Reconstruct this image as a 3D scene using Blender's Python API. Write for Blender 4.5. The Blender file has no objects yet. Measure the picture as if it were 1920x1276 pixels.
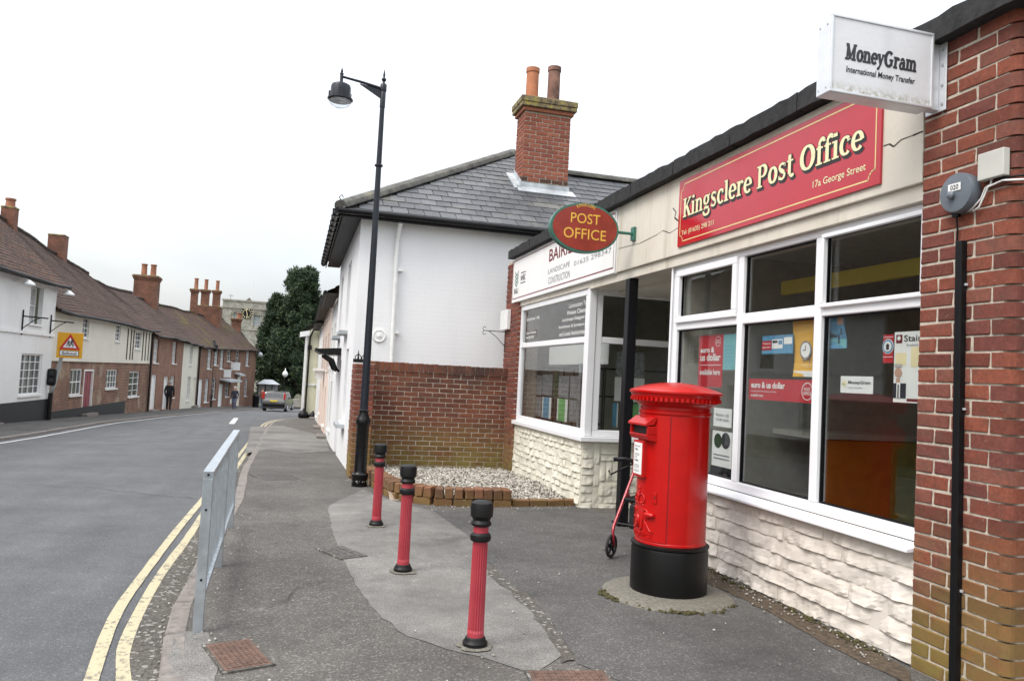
import bpy, bmesh, math, random
import numpy as np
from mathutils import Vector, Matrix, noise as mnoise
random.seed(7); RNG = np.random.default_rng(11)
S = bpy.context.scene
COL = S.collection

# ------------------------------------------------------------------ camera
F_PX, CX, CY, EYE = 1449.25, 960.0, 638.0, 1.55          # focal length in photo pixels, eye height
YAW, PITCH, ROLL = [math.radians(a) for a in (15.410, 2.790, 2.957)]
FWD = Vector((math.sin(YAW)*math.cos(PITCH), math.cos(YAW)*math.cos(PITCH), math.sin(PITCH)))
_r = Vector((math.cos(YAW), -math.sin(YAW), 0)); _u = _r.cross(FWD)
RGT = _r*math.cos(ROLL) + _u*math.sin(ROLL)
UPV = -_r*math.sin(ROLL) + _u*math.cos(ROLL)
cam_d = bpy.data.cameras.new('camera'); cam = bpy.data.objects.new('camera', cam_d); COL.objects.link(cam)
cam_d.sensor_width = 36.0; cam_d.lens = 36.0*F_PX/1920.0; cam_d.clip_end = 2000; cam_d.clip_start = 0.05
cam.matrix_world = Matrix(((RGT.x, UPV.x, -FWD.x, 0), (RGT.y, UPV.y, -FWD.y, 0), (RGT.z, UPV.z, -FWD.z, EYE), (0, 0, 0, 1)))
S.camera = cam
S.render.resolution_x, S.render.resolution_y = 1024, 680

# ------------------------------------------------------------------ overcast sky and soft sun
SUN_EL, SUN_AZ = math.radians(52), math.radians(245)      # azimuth clockwise from +Y
W = bpy.data.worlds.new('World'); S.world = W; W.use_nodes = True
nt = W.node_tree; nt.nodes.clear()
def N(tree, kind, **kw):
    n = tree.nodes.new(kind)
    for k, v in kw.items(): setattr(n, k, v)
    return n
out = N(nt, 'ShaderNodeOutputWorld'); bg = N(nt, 'ShaderNodeBackground'); bg2 = N(nt, 'ShaderNodeBackground')
sky = N(nt, 'ShaderNodeTexSky', sky_type='NISHITA', sun_disc=False, sun_elevation=SUN_EL, sun_rotation=SUN_AZ)
sky.air_density = 1.2; sky.dust_density = 4.0; sky.ozone_density = 1.0
nt.links.new(sky.outputs[0], bg.inputs[0]); bg.inputs[1].default_value = 0.05
tc = N(nt, 'ShaderNodeTexCoord'); sep = N(nt, 'ShaderNodeSeparateXYZ'); nt.links.new(tc.outputs['Generated'], sep.inputs[0])
mp = N(nt, 'ShaderNodeMapping'); mp.inputs['Scale'].default_value = (1, 1, 2.6); nt.links.new(tc.outputs['Generated'], mp.inputs[0])
cl = N(nt, 'ShaderNodeTexNoise'); cl.inputs['Scale'].default_value = 2.1; cl.inputs['Detail'].default_value = 5; cl.inputs['Roughness'].default_value = .55
nt.links.new(mp.outputs[0], cl.inputs[0])
rmp = N(nt, 'ShaderNodeValToRGB'); nt.links.new(cl.outputs[0], rmp.inputs[0])
rmp.color_ramp.elements[0].position = .33; rmp.color_ramp.elements[0].color = (.80, .825, .87, 1)
rmp.color_ramp.elements[1].position = .62; rmp.color_ramp.elements[1].color = (1.0, 1.0, 1.0, 1)
# overcast dome: brighter overhead than at the horizon
mr = N(nt, 'ShaderNodeMapRange'); mr.inputs['From Min'].default_value = 0; mr.inputs['From Max'].default_value = 1
mr.inputs['To Min'].default_value = .40; mr.inputs['To Max'].default_value = 1.60; nt.links.new(sep.outputs['Z'], mr.inputs[0])
nt.links.new(rmp.outputs[0], bg2.inputs[0]); nt.links.new(mr.outputs[0], bg2.inputs[1])
add = N(nt, 'ShaderNodeAddShader'); nt.links.new(bg.outputs[0], add.inputs[0]); nt.links.new(bg2.outputs[0], add.inputs[1])
nt.links.new(add.outputs[0], out.inputs[0])
sd = bpy.data.lights.new('sun', 'SUN'); sd.energy = 1.5; sd.angle = math.radians(24); sd.color = (1.0, .97, .93)
sun = bpy.data.objects.new('sun', sd); COL.objects.link(sun); sun.location = (0, 0, 30)
sdir = Vector((math.sin(SUN_AZ)*math.cos(SUN_EL), math.cos(SUN_AZ)*math.cos(SUN_EL), math.sin(SUN_EL)))
sun.rotation_euler = sdir.to_track_quat('Z', 'Y').to_euler()
S.view_settings.view_transform = 'Standard'; S.view_settings.look = 'None'; S.view_settings.gamma = 1
S.view_settings.exposure = 0.58; S.view_settings.use_curve_mapping = False

# ------------------------------------------------------------------ pixel -> place helpers (distance from the surface touched)
O3 = Vector((0, 0, EYE))
def ray(x, y): return FWD + RGT*((x-CX)/F_PX) - UPV*((y-CY)/F_PX)
def onX(x, y, X): d = ray(x, y); return O3 + d*(X/d.x)
def onY(x, y, Y): d = ray(x, y); return O3 + d*(Y/d.y)
def onZ(x, y, z=0): d = ray(x, y); return O3 + d*((z-EYE)/d.z)
def gz(y):                                                  # street falls gently towards the church
    s = 1.5
    v = -0.035*s*math.log1p(math.exp(min(60, (min(y, 88)-9)/s)))
    return v
def onG(x, y, off=0):
    d = ray(x, y); lo, hi = .5, 300
    for _ in range(60):
        m = (lo+hi)/2; p = O3+d*m
        if p.z-gz(p.y)-off > 0: lo = m
        else: hi = m
    return O3+d*lo
def onWall(x, y, p0, p1):                                   # vertical plane through two ground points -> (s, z)
    d = ray(x, y); ux, uy = p1[0]-p0[0], p1[1]-p0[1]; L = math.hypot(ux, uy); ux /= L; uy /= L
    nx, ny = -uy, ux
    t = (nx*p0[0]+ny*p0[1])/(nx*d.x+ny*d.y); p = O3+d*t
    return (p.x-p0[0])*ux+(p.y-p0[1])*uy, p.z

# ------------------------------------------------------------------ materials
def M_new(name):
    m = bpy.data.materials.new(name); m.use_nodes = True; t = m.node_tree
    return m, t, t.nodes['Principled BSDF']
def L(t, a, b): t.links.new(a, b)
def coords(t, kind='pos'):
    if kind == 'pos': return N(t, 'ShaderNodeNewGeometry').outputs['Position']
    c = N(t, 'ShaderNodeTexCoord'); return c.outputs['UV'] if kind == 'uv' else c.outputs['Object']
def nz(t, co, scale, detail=4, rough=.55, stretch=None):
    if stretch:
        mpn = N(t, 'ShaderNodeMapping'); mpn.inputs['Scale'].default_value = stretch; L(t, co, mpn.inputs[0]); co = mpn.outputs[0]
    n = N(t, 'ShaderNodeTexNoise'); n.inputs['Scale'].default_value = scale; n.inputs['Detail'].default_value = detail
    n.inputs['Roughness'].default_value = rough; L(t, co, n.inputs[0]); return n.outputs[0]
def ramp(t, f, stops):
    r = N(t, 'ShaderNodeValToRGB'); L(t, f, r.inputs[0]); e = r.color_ramp.elements
    while len(e) < len(stops): e.new(.5)
    for i, (p, c) in enumerate(stops):
        e[i].position = p; e[i].color = (*c, 1) if len(c) == 3 else c
    return r.outputs[0]
def mix(t, f, a, b, mode='MIX'):
    m = N(t, 'ShaderNodeMix', data_type='RGBA', blend_type=mode)
    for i, v in ((0, f), (6, a), (7, b)):
        if isinstance(v, (int, float)): m.inputs[i].default_value = v
        elif isinstance(v, tuple): m.inputs[i].default_value = (*v, 1) if len(v) == 3 else v
        else: L(t, v, m.inputs[i])
    return m.outputs[2]
def math_(t, op, a, b=0.0, clamp=False):
    m = N(t, 'ShaderNodeMath', operation=op, use_clamp=clamp)
    for i, v in ((0, a), (1, b)):
        if isinstance(v, (int, float)): m.inputs[i].default_value = v
        else: L(t, v, m.inputs[i])
    return m.outputs[0]
def bump(t, b, h, strength=.3, dist=.01):
    n = N(t, 'ShaderNodeBump'); n.inputs['Strength'].default_value = strength; n.inputs['Distance'].default_value = dist
    L(t, h, n.inputs['Height']); L(t, n.outputs[0], b.inputs['Normal'])
def zmask(t, z0, z1):                                       # 1 at height z0 fading to 0 at z1 (damp staining)
    s = N(t, 'ShaderNodeSeparateXYZ'); L(t, coords(t), s.inputs[0])
    m = N(t, 'ShaderNodeMapRange'); m.inputs['From Min'].default_value = z0; m.inputs['From Max'].default_value = z1
    m.inputs['To Min'].default_value = 1; m.inputs['To Max'].default_value = 0; L(t, s.outputs['Z'], m.inputs[0]); return m.outputs[0]
MATS = {}
def plain(name, c, rough=.5, metal=0, var=.12, scale=9, bmp=0, coat=0, spec=.5, bscale=60, rv=.1):
    m, t, b = M_new(name); co = coords(t)
    n = nz(t, co, scale, 4)
    L(t, ramp(t, n, [(.3, tuple(x*(1-var) for x in c)), (.7, tuple(min(1, x*(1+var)) for x in c))]), b.inputs['Base Color'])
    b.inputs['Metallic'].default_value = metal; b.inputs['Coat Weight'].default_value = coat; b.inputs['Specular IOR Level'].default_value = spec
    n2 = nz(t, co, scale*3, 3); mr_ = N(t, 'ShaderNodeMapRange'); L(t, n2, mr_.inputs[0])
    mr_.inputs['To Min'].default_value = max(.03, rough-rv); mr_.inputs['To Max'].default_value = min(1, rough+rv); L(t, mr_.outputs[0], b.inputs['Roughness'])
    if bmp: bump(t, b, nz(t, co, bscale, 4), bmp, .004)
    MATS[name] = m; return m
def brick_obj(name, cols, moss=None, lime=.0, dark=None):   # one brick = one object, colour by object
    m, t, b = M_new(name); co = coords(t)
    oi = N(t, 'ShaderNodeObjectInfo'); k = len(cols)
    base = ramp(t, oi.outputs['Random'], [(i/(k-1), c) for i, c in enumerate(cols)])
    n = nz(t, co, 45, 5, .65); base = mix(t, .55, base, ramp(t, n, [(.3, (.35, .3, .28)), (.7, (1.15, 1.1, 1.05))]), 'MULTIPLY')
    n2 = nz(t, co, 9, 3); base = mix(t, math_(t, 'MULTIPLY', ramp(t, n2, [(.50, (0, 0, 0)), (.74, (1, 1, 1))]), .45), base, (.10, .055, .04))
    if lime:
        n3 = nz(t, co, 70, 4, .7); base = mix(t, math_(t, 'MULTIPLY', ramp(t, n3, [(.64, (0, 0, 0)), (.72, (1, 1, 1))]), lime), base, (.62, .58, .5))
    if dark:
        zz = zmask(t, dark[1], dark[0]); nn = nz(t, co, 2.2, 4)
        base = mix(t, math_(t, 'MULTIPLY', zz, ramp(t, nn, [(.40, (0, 0, 0)), (.62, (.8, .8, .8))])), base, (.045, .03, .027))
    if moss:
        zz = zmask(t, moss[0], moss[1]); nn = nz(t, co, 3.0, 5)
        f = math_(t, 'MULTIPLY', zz, ramp(t, nn, [(.25, (0, 0, 0)), (.55, (.95, .95, .95))]))
        base = mix(t, f, base, (.19, .155, .035))
    L(t, base, b.inputs['Base Color']); b.inputs['Roughness'].default_value = .88
    bump(t, b, nz(t, co, 130, 5, .7), .55, .004); MATS[name] = m; return m
def brick_uv(name, c1, c2, mort, bw=.225, bh=.075, msize=.010, soot=.25, bmp=.4, paint=None, patch=None):
    m, t, b = M_new(name); uv = coords(t, 'uv'); co = coords(t)
    br = N(t, 'ShaderNodeTexBrick'); L(t, uv, br.inputs[0])
    br.inputs['Color1'].default_value = (*c1, 1); br.inputs['Color2'].default_value = (*c2, 1); br.inputs['Mortar'].default_value = (*mort, 1)
    br.inputs['Scale'].default_value = 1; br.inputs['Brick Width'].default_value = bw; br.inputs['Row Height'].default_value = bh; br.inputs['Mortar Size'].default_value = msize
    br.inputs['Bias'].default_value = 0; br.inputs['Mortar Smooth'].default_value = .3
    c = br.outputs[0]
    n = nz(t, co, 1.3, 5, .6); c = mix(t, .8, c, ramp(t, n, [(.3, (1-soot*2,)*3), (.65, (1.12,)*3)]), 'MULTIPLY')
    n5 = nz(t, co, 14, 4, .6); c = mix(t, .5, c, ramp(t, n5, [(.3, (.6,)*3), (.7, (1.2,)*3)]), 'MULTIPLY')
    if patch: c = mix(t, ramp(t, nz(t, co, .6, 5, .6), [(.56, (0, 0, 0)), (.66, (.75, .75, .75))]), c, patch)
    L(t, c, b.inputs['Base Color']); b.inputs['Roughness'].default_value = .9
    if paint: b.inputs['Roughness'].default_value = .6
    bump(t, b, math_(t, 'ADD', math_(t, 'MULTIPLY', br.outputs[1], -1.0), math_(t, 'MULTIPLY', nz(t, co, 40, 4), .8)), bmp, .008)
    MATS[name] = m; return m
def paint_wall(name, c, dirt=.25, streak=.3, uvbrick=True, dirtcol=(.42, .40, .35)):
    m, t, b = M_new(name); co = coords(t)
    col = mix(t, math_(t, 'MULTIPLY', ramp(t, nz(t, co, 1.1, 6, .6), [(.42, (0, 0, 0)), (.75, (1, 1, 1))]), dirt), c, dirtcol)
    st = nz(t, co, 5, 4, .6, (1, 1, .12)); col = mix(t, math_(t, 'MULTIPLY', ramp(t, st, [(.55, (0, 0, 0)), (.8, (1, 1, 1))]), streak), col, dirtcol)
    L(t, col, b.inputs['Base Color']); b.inputs['Roughness'].default_value = .7
    h = nz(t, co, 28, 5)
    if uvbrick:
        br = N(t, 'ShaderNodeTexBrick'); L(t, coords(t, 'uv'), br.inputs[0]); br.inputs['Scale'].default_value = 1
        br.inputs['Brick Width'].default_value = .235; br.inputs['Row Height'].default_value = .08; br.inputs['Mortar Size'].default_value = .008; br.inputs['Mortar Smooth'].default_value = .6
        h = math_(t, 'ADD', math_(t, 'MULTIPLY', br.outputs[1], -.7), math_(t, 'MULTIPLY', h, .7))
    bump(t, b, h, .22, .008); MATS[name] = m; return m
def asphalt(name, dark, light, specks, blotch=.5, scale=140, rough=.9, wear=(.5, .7), tint=None, streak=None):
    m, t, b = M_new(name); co = coords(t)
    fine = nz(t, co, scale, 4, .8); c = ramp(t, fine, [(.36, dark), (.64, light)])
    v = N(t, 'ShaderNodeTexVoronoi'); v.inputs['Scale'].default_value = scale*.75; L(t, co, v.inputs[0])
    wn = N(t, 'ShaderNodeTexWhiteNoise'); L(t, v.outputs['Color'], wn.inputs[0])
    c = mix(t, math_(t, 'MULTIPLY', math_(t, 'GREATER_THAN', wn.outputs[0], .90), specks), c, (.42, .40, .37))
    b1 = nz(t, co, .9, 6, .62); c = mix(t, blotch, c, ramp(t, b1, [(wear[0]-.2, (.62,)*3), (wear[1], (1.3,)*3)]), 'MULTIPLY')
    b2 = nz(t, co, 6, 5, .65); c = mix(t, blotch*.6, c, ramp(t, b2, [(.3, (.7,)*3), (.7, (1.25,)*3)]), 'MULTIPLY')
    if streak:
        b3 = nz(t, co, 1.6, 4, .6, streak); c = mix(t, .45, c, ramp(t, b3, [(.35, (.8,)*3), (.7, (1.2,)*3)]), 'MULTIPLY')
    if tint: c = mix(t, ramp(t, nz(t, co, 1.7, 5), [(.5, (0, 0, 0)), (.75, (.6, .6, .6))]), c, tint)
    L(t, c, b.inputs['Base Color']); b.inputs['Roughness'].default_value = rough; b.inputs['Specular IOR Level'].default_value = .35
    bump(t, b, math_(t, 'ADD', fine, math_(t, 'MULTIPLY', v.outputs['Distance'], .6)), .5, .006); MATS[name] = m; return m
def worn_paint(name, c, under, amount=.5):
    m, t, b = M_new(name); co = coords(t)
    n = nz(t, co, 22, 6, .75); n2 = nz(t, co, 3, 4)
    f = ramp(t, math_(t, 'ADD', math_(t, 'MULTIPLY', n, .7), math_(t, 'MULTIPLY', n2, .3)), [(amount-.09, (0, 0, 0)), (amount, (1, 1, 1))])
    cc = mix(t, .5, c, ramp(t, nz(t, co, 60, 4), [(.3, (.75,)*3), (.7, (1.1,)*3)]), 'MULTIPLY')
    L(t, mix(t, f, under, cc), b.inputs['Base Color']); b.inputs['Roughness'].default_value = .8
    bump(t, b, nz(t, co, 140, 4, .8), .4, .004); MATS[name] = m; return m
def chipped(name, c, chip, level=.66, rough=.35, scale=16, coat=0.0, fade=None, spec=.5):
    m, t, b = M_new(name); co = coords(t)
    cc = mix(t, .6, c, ramp(t, nz(t, co, 7, 4), [(.3, (.85,)*3), (.7, (1.12,)*3)]), 'MULTIPLY')
    if fade: cc = mix(t, ramp(t, nz(t, co, 3, 5), [(.45, (0, 0, 0)), (.7, (.5,)*3)]), cc, fade)
    f = ramp(t, nz(t, co, scale, 5, .7, (1, 1, .5)), [(level, (0, 0, 0)), (level+.02, (1, 1, 1))])
    L(t, mix(t, f, cc, chip), b.inputs['Base Color']); b.inputs['Roughness'].default_value = rough; b.inputs['Coat Weight'].default_value = coat; b.inputs['Specular IOR Level'].default_value = spec
    bump(t, b, nz(t, co, 35, 4), .08, .003); MATS[name] = m; return m
def tile_roof(name, cols, moss=.0, lich=.3, bw=.17, bh=.11):
    m, t, b = M_new(name); uv = coords(t, 'uv'); co = coords(t)
    br = N(t, 'ShaderNodeTexBrick'); L(t, uv, br.inputs[0]); br.inputs['Scale'].default_value = 1
    br.inputs['Brick Width'].default_value = bw; br.inputs['Row Height'].default_value = bh; br.inputs['Mortar Size'].default_value = .006
    br.inputs['Color1'].default_value = (*cols[0], 1); br.inputs['Color2'].default_value = (*cols[1], 1); br.inputs['Mortar'].default_value = (.02, .015, .012, 1)
    c = br.outputs[0]
    c = mix(t, ramp(t, nz(t, co, 7, 4, .7), [(.5, (0, 0, 0)), (.66, (.8,)*3)]), c, cols[2])
    c = mix(t, .8, c, ramp(t, nz(t, co, 1.4, 5, .6), [(.3, (.6,)*3), (.7, (1.25,)*3)]), 'MULTIPLY')
    c = mix(t, math_(t, 'MULTIPLY', ramp(t, nz(t, co, 12, 5, .75), [(.58, (0, 0, 0)), (.64, (1,)*3)]), lich), c, (.30, .27, .20))
    if moss: c = mix(t, math_(t, 'MULTIPLY', ramp(t, nz(t, co, .55, 5, .6), [(.52, (0, 0, 0)), (.66, (1,)*3)]), moss), c, (.10, .085, .015))
    L(t, c, b.inputs['Base Color']); b.inputs['Roughness'].default_value = .92
    bump(t, b, math_(t, 'ADD', math_(t, 'MULTIPLY', br.outputs[1], -1.0), math_(t, 'MULTIPLY', nz(t, co, 14, 4), 1.2)), .6, .015); MATS[name] = m; return m

plain('white_upvc', (.80, .81, .83), .35, var=.025, scale=3, rv=.02)
plain('white_paint', (.76, .77, .76), .45, var=.08)
plain('cream_paint', (.70, .65, .50), .5, var=.08)
plain('black_gloss', (.005, .005, .006), .3, spec=.3, var=.3, bmp=.1, bscale=30)
plain('black_matt', (.007, .007, .008), .55, spec=.3, var=.4, bmp=.2)
plain('black_plastic', (.006, .006, .007), .45, spec=.25, var=.2)
plain('lamp_grey', (.014, .018, .025), .38, spec=.35, var=.15)
plain('galvanised', (.42, .46, .49), .42, metal=.75, var=.16, scale=14)
plain('aluminium', (.70, .72, .75), .38, metal=.35, var=.06)
plain('lead', (.42, .45, .47), .6, metal=.3, var=.25, scale=5)
plain('terracotta', (.44, .17, .085), .85, var=.18, scale=5, bmp=.3)
plain('terracotta_mid', (.25, .105, .06), .85, var=.3, scale=3, bmp=.3)
plain('terracotta_dark', (.19, .10, .075), .85, var=.45, scale=6, bmp=.3)
plain('rust', (.115, .068, .05), .85, var=.35, scale=25, bmp=.5, bscale=90)
plain('iron_cover', (.085, .078, .072), .75, var=.3, scale=25, bmp=.4, bscale=90)
plain('mortar', (.46, .41, .34), .95, var=.25, scale=30, bmp=.6, bscale=90)
plain('mortar_dark', (.27, .22, .17), .95, var=.35, scale=20, bmp=.6, bscale=90)
plain('concrete', (.15, .14, .115), .95, var=.3, scale=35, bmp=.7, bscale=120)
plain('kerb_stone', (.19, .17, .155), .9, var=.28, scale=16, bmp=.5, bscale=80)
plain('dark_void', (.012, .012, .013), .6, var=.2)
plain('interior_wall', (.42, .41, .35), .9, var=.1)
plain('interior_floor', (.10, .08, .06), .7, var=.2)
plain('orange_board', (.52, .16, .015), .5, var=.12)
plain('olive_board', (.30, .27, .03), .6, var=.12)
plain('yellow_board', (.78, .62, .08), .5, var=.05)
plain('paper_white', (.78, .78, .76), .55, var=.03)
plain('paper_red', (.46, .018, .028), .45, var=.04)
plain('paper_teal', (.16, .42, .45), .5, var=.06)
plain('paper_yellow', (.72, .40, .05), .5, var=.06)
plain('paper_blue', (.10, .27, .44), .5, var=.2, scale=25)
plain('paper_green', (.16, .42, .14), .5, var=.06)
plain('paper_cyan', (.10, .30, .46), .5, var=.06)
plain('print_dark', (.03, .03, .035), .5, var=.1)
plain('print_grey', (.22, .23, .24), .5, var=.5, scale=22)
plain('print_maroon', (.16, .012, .02), .5, var=.05)
plain('print_skin', (.50, .30, .22), .55, var=.05)
plain('print_cream', (.78, .68, .42), .5, var=.05)
plain('sign_red', (.44, .012, .026), .13, var=.04, spec=.7)
plain('sign_gold', (.72, .58, .27), .4, var=.05)
plain('sign_cream', (.76, .72, .44), .4, var=.04)
plain('sign_shadow', (.02, .015, .018), .4, var=.05)
plain('oval_red', (.26, .030, .016), .35, var=.15)
plain('oval_gold', (.72, .42, .06), .4, var=.06)
plain('oval_green', (.035, .145, .105), .4, var=.2)
plain('bell_grey', (.12, .14, .165), .42, var=.12)
plain('box_grey', (.50, .50, .46), .6, var=.05)
plain('door_maroon', (.20, .02, .035), .4, var=.1)
plain('plinth_black', (.010, .012, .015), .6, var=.3)
plain('far_glass', (.035, .04, .045), .12, var=.5, scale=2.5, spec=.8)
plain('net_curtain', (.42, .43, .43), .6, var=.3, scale=7)
plain('timber_dark', (.07, .055, .045), .85, var=.3)
plain('sign_yellow', (.72, .36, .012), .4, var=.04)
plain('sign_white', (.80, .80, .80), .4, var=.03)
plain('sign_signal_red', (.52, .02, .02), .4, var=.04)
plain('pole_grey', (.36, .38, .38), .5, var=.12)
plain('cloth_black', (.012, .012, .014), .9, var=.3)
plain('cloth_navy', (.018, .022, .035), .9, var=.3)
plain('cloth_denim', (.07, .10, .17), .9, var=.2)
plain('cloth_rust', (.17, .055, .03), .9, var=.2)
plain('skin', (.45, .27, .20), .6, var=.08)
plain('hair_grey', (.42, .41, .39), .8, var=.15)
plain('hair_dark', (.06, .045, .035), .8, var=.15)
plain('bag_white', (.62, .62, .60), .6, var=.1)
plain('car_silver', (.16, .156, .148), .25, metal=.6, var=.05, coat=.6)
plain('car_light', (.45, .015, .02), .2, var=.1)
plain('plate_yellow', (.72, .55, .04), .4, var=.04)
plain('tyre', (.018, .018, .018), .8, var=.2)
plain('rollator_red', (.28, .012, .025), .25, metal=.3, var=.1, coat=.5)
plain('moss', (.055, .048, .016), .95, var=.5, scale=40, bmp=.8, bscale=120)
plain('dirt', (.075, .055, .035), .97, var=.5, scale=25, bmp=.8, bscale=110)
plain('bark', (.06, .045, .035), .95, var=.4, bmp=.8)
plain('headstone', (.33, .33, .26), .9, var=.25)
plain('coping', (.016, .016, .017), .85, var=.6, scale=18, bmp=.8, bscale=45)
plain('crack', (.03, .026, .02), .95)
brick_obj('brick_pier', [(.115, .032, .022), (.20, .052, .030), (.25, .070, .038), (.165, .046, .034), (.23, .082, .055), (.145, .038, .030)], moss=(-.1, .95), lime=.35)
brick_obj('brick_wall', [(.13, .046, .026), (.21, .070, .036), (.17, .056, .032), (.235, .085, .043), (.14, .048, .032)], moss=(.0, .85), lime=.25, dark=(.75, 1.7))
brick_obj('brick_chimney', [(.23, .065, .040), (.31, .095, .055), (.27, .085, .055), (.36, .13, .075), (.25, .07, .05)], lime=.2, dark=None)
brick_obj('brick_sooty', [(.06, .03, .022), (.12, .05, .03), (.05, .03, .025)], lime=.2)
brick_obj('brick_edging', [(.16, .062, .035), (.22, .090, .050), (.12, .055, .035), (.25, .105, .06)], moss=(-.3, .25), lime=.3)
brick_uv('brick_far', (.22, .08, .045), (.14, .05, .032), (.30, .25, .19), soot=.2)
brick_uv('brick_far_orange', (.25, .095, .05), (.17, .06, .036), (.32, .26, .2), soot=.18)
brick_uv('brick_far_old', (.22, .08, .042), (.13, .048, .03), (.34, .29, .22), soot=.25, patch=(.36, .29, .21))
brick_uv('brick_stack', (.24, .075, .04), (.14, .05, .03), (.2, .15, .11), soot=.35)
brick_uv('church_stone', (.40, .39, .345), (.27, .265, .24), (.36, .34, .30), bw=.5, bh=.28, msize=.03, soot=.22)
paint_wall('white_wall', (.80, .81, .82), .14, .14, dirtcol=(.52, .53, .53))
paint_wall('white_wall_far', (.74, .75, .74), .2, .2)
paint_wall('cream_render', (.66, .64, .55), .25, .25, False)
paint_wall('pale_yellow', (.72, .70, .52), .15, .12, False)
paint_wall('pale_pink', (.74, .60, .52), .15, .12, False)
paint_wall('fascia_cream', (.66, .62, .54), .35, .55, False, (.34, .29, .21))
paint_wall('stone_paint', (.70, .655, .59), .55, .25, False, (.36, .31, .25))
paint_wall('stone_paint_pale', (.70, .68, .58), .35, .2, False, (.42, .38, .28))
paint_wall('sign_board_white', (.80, .80, .79), .12, .15, False, (.5, .5, .47))
paint_wall('box_sign_white', (.72, .73, .76), .25, .35, False, (.40, .41, .40))
def algae(name, z0, z1, col):                                # green growth along a lower edge
    t = MATS[name].node_tree; b = t.nodes['Principled BSDF']; src = b.inputs['Base Color'].links[0].from_socket
    f = math_(t, 'MULTIPLY', zmask(t, z0, z1), ramp(t, nz(t, coords(t), 30, 6, .75), [(.42, (0, 0, 0)), (.62, (1, 1, 1))]))
    L(t, mix(t, f, src, col), b.inputs['Base Color'])
algae('box_sign_white', 3.235, 3.295, (.24, .22, .11))
asphalt('road_asphalt', (.060, .062, .066), (.138, .142, .148), .15, .5, 140, streak=(1.5, .12, 1))
asphalt('pavement_asphalt', (.044, .040, .036), (.150, .140, .128), .22, .75, 110, wear=(.5, .66))
asphalt('patch_asphalt', (.082, .079, .073), (.235, .228, .213), .15, .95, 120, wear=(.52, .64))
asphalt('dark_asphalt', (.040, .039, .037), (.125, .121, .115), .16, .8, 120, wear=(.5, .66))
asphalt('gutter_grit', (.03, .028, .025), (.15, .138, .12), .5, .6, 60, tint=(.075, .062, .048))
worn_paint('yellow_line', (.46, .41, .27), (.11, .105, .10), .475)
worn_paint('white_line', (.55, .55, .53), (.12, .12, .12), .40)
chipped('bollard_red', (.37, .034, .050), (.02, .012, .012), .68, .5, 22, fade=(.43, .075, .09))
chipped('bollard_black', (.006, .006, .006), (.10, .095, .09), .72, .48, 26, spec=.3)
chipped('pillar_red', (.44, .004, .003), (.25, .01, .01), .80, .28, 10, coat=.10, spec=.35)
chipped('pillar_black', (.004, .004, .004), (.03, .03, .03), .74, .38, 18, spec=.25)
chipped('post_black', (.006, .006, .008), (.10, .10, .10), .70, .42, 20, spec=.3)
tile_roof('clay_tiles', [(.095, .052, .038), (.050, .034, .028), (.20, .085, .042)], 0, .45)
tile_roof('clay_tiles_brown', [(.085, .046, .034), (.052, .034, .028), (.115, .055, .036)], 0, .30)
tile_roof('clay_tiles_mossy', [(.095, .05, .037), (.06, .037, .03), (.125, .058, .036)], .95, .25)
def slate_mat():
    m, t, b = M_new('slate'); co = coords(t); oi = N(t, 'ShaderNodeObjectInfo')
    c = ramp(t, oi.outputs['Random'], [(0, (.052, .056, .062)), (.5, (.078, .082, .089)), (.8, (.105, .109, .116)), (1, (.062, .066, .073))])
    c = mix(t, .6, c, ramp(t, nz(t, co, 8, 5, .65), [(.3, (.65,)*3), (.7, (1.25,)*3)]), 'MULTIPLY')
    c = mix(t, ramp(t, nz(t, co, 1.2, 5, .6), [(.56, (0,)*3), (.74, (.55,)*3)]), c, (.21, .20, .15))
    L(t, c, b.inputs['Base Color']); b.inputs['Roughness'].default_value = .55; bump(t, b, nz(t, co, 25, 4), .3, .006); MATS['slate'] = m
slate_mat()
def ridge_mat():
    m, t, b = M_new('ridge_tile'); co = coords(t)
    c = ramp(t, nz(t, co, 5, 6, .7), [(.35, (.06, .06, .055)), (.6, (.14, .135, .12)), (.75, (.22, .20, .10))])
    L(t, c, b.inputs['Base Color']); b.inputs['Roughness'].default_value = .9; bump(t, b, nz(t, co, 40, 4), .5, .006); MATS['ridge_tile'] = m
    m, t, b = M_new('lichen_cap'); co = coords(t)
    c = ramp(t, nz(t, co, 9, 6, .7), [(.36, (.07, .05, .035)), (.52, (.20, .16, .09)), (.66, (.33, .27, .06)), (.8, (.25, .22, .13))])
    L(t, c, b.inputs['Base Color']); b.inputs['Roughness'].default_value = .95; bump(t, b, nz(t, co, 40, 5), .8, .01); MATS['lichen_cap'] = m
ridge_mat()
def pebble_mat(name, stops):
    m, t, b = M_new(name); g = N(t, 'ShaderNodeNewGeometry')
    c = ramp(t, g.outputs['Random Per Island'], stops)
    c = mix(t, .4, c, ramp(t, nz(t, coords(t), 90, 3), [(.3, (.7,)*3), (.7, (1.15,)*3)]), 'MULTIPLY')
    L(t, c, b.inputs['Base Color']); b.inputs['Roughness'].default_value = .8; MATS[name] = m
pebble_mat('gravel', [(0, (.13, .11, .09)), (.25, (.38, .35, .30)), (.5, (.58, .56, .51)), (.7, (.30, .27, .23)), (.85, (.10, .09, .08)), (1, (.50, .47, .41))])
pebble_mat('grit', [(0, (.34, .32, .29)), (.5, (.46, .44, .41)), (1, (.18, .16, .13))])
pebble_mat('foliage_dark', [(0, (.012, .024, .012)), (.45, (.022, .044, .018)), (.8, (.036, .066, .022)), (1, (.055, .085, .026))])
pebble_mat('grass', [(0, (.06, .08, .02)), (.6, (.09, .11, .03)), (1, (.14, .13, .05))])
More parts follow.
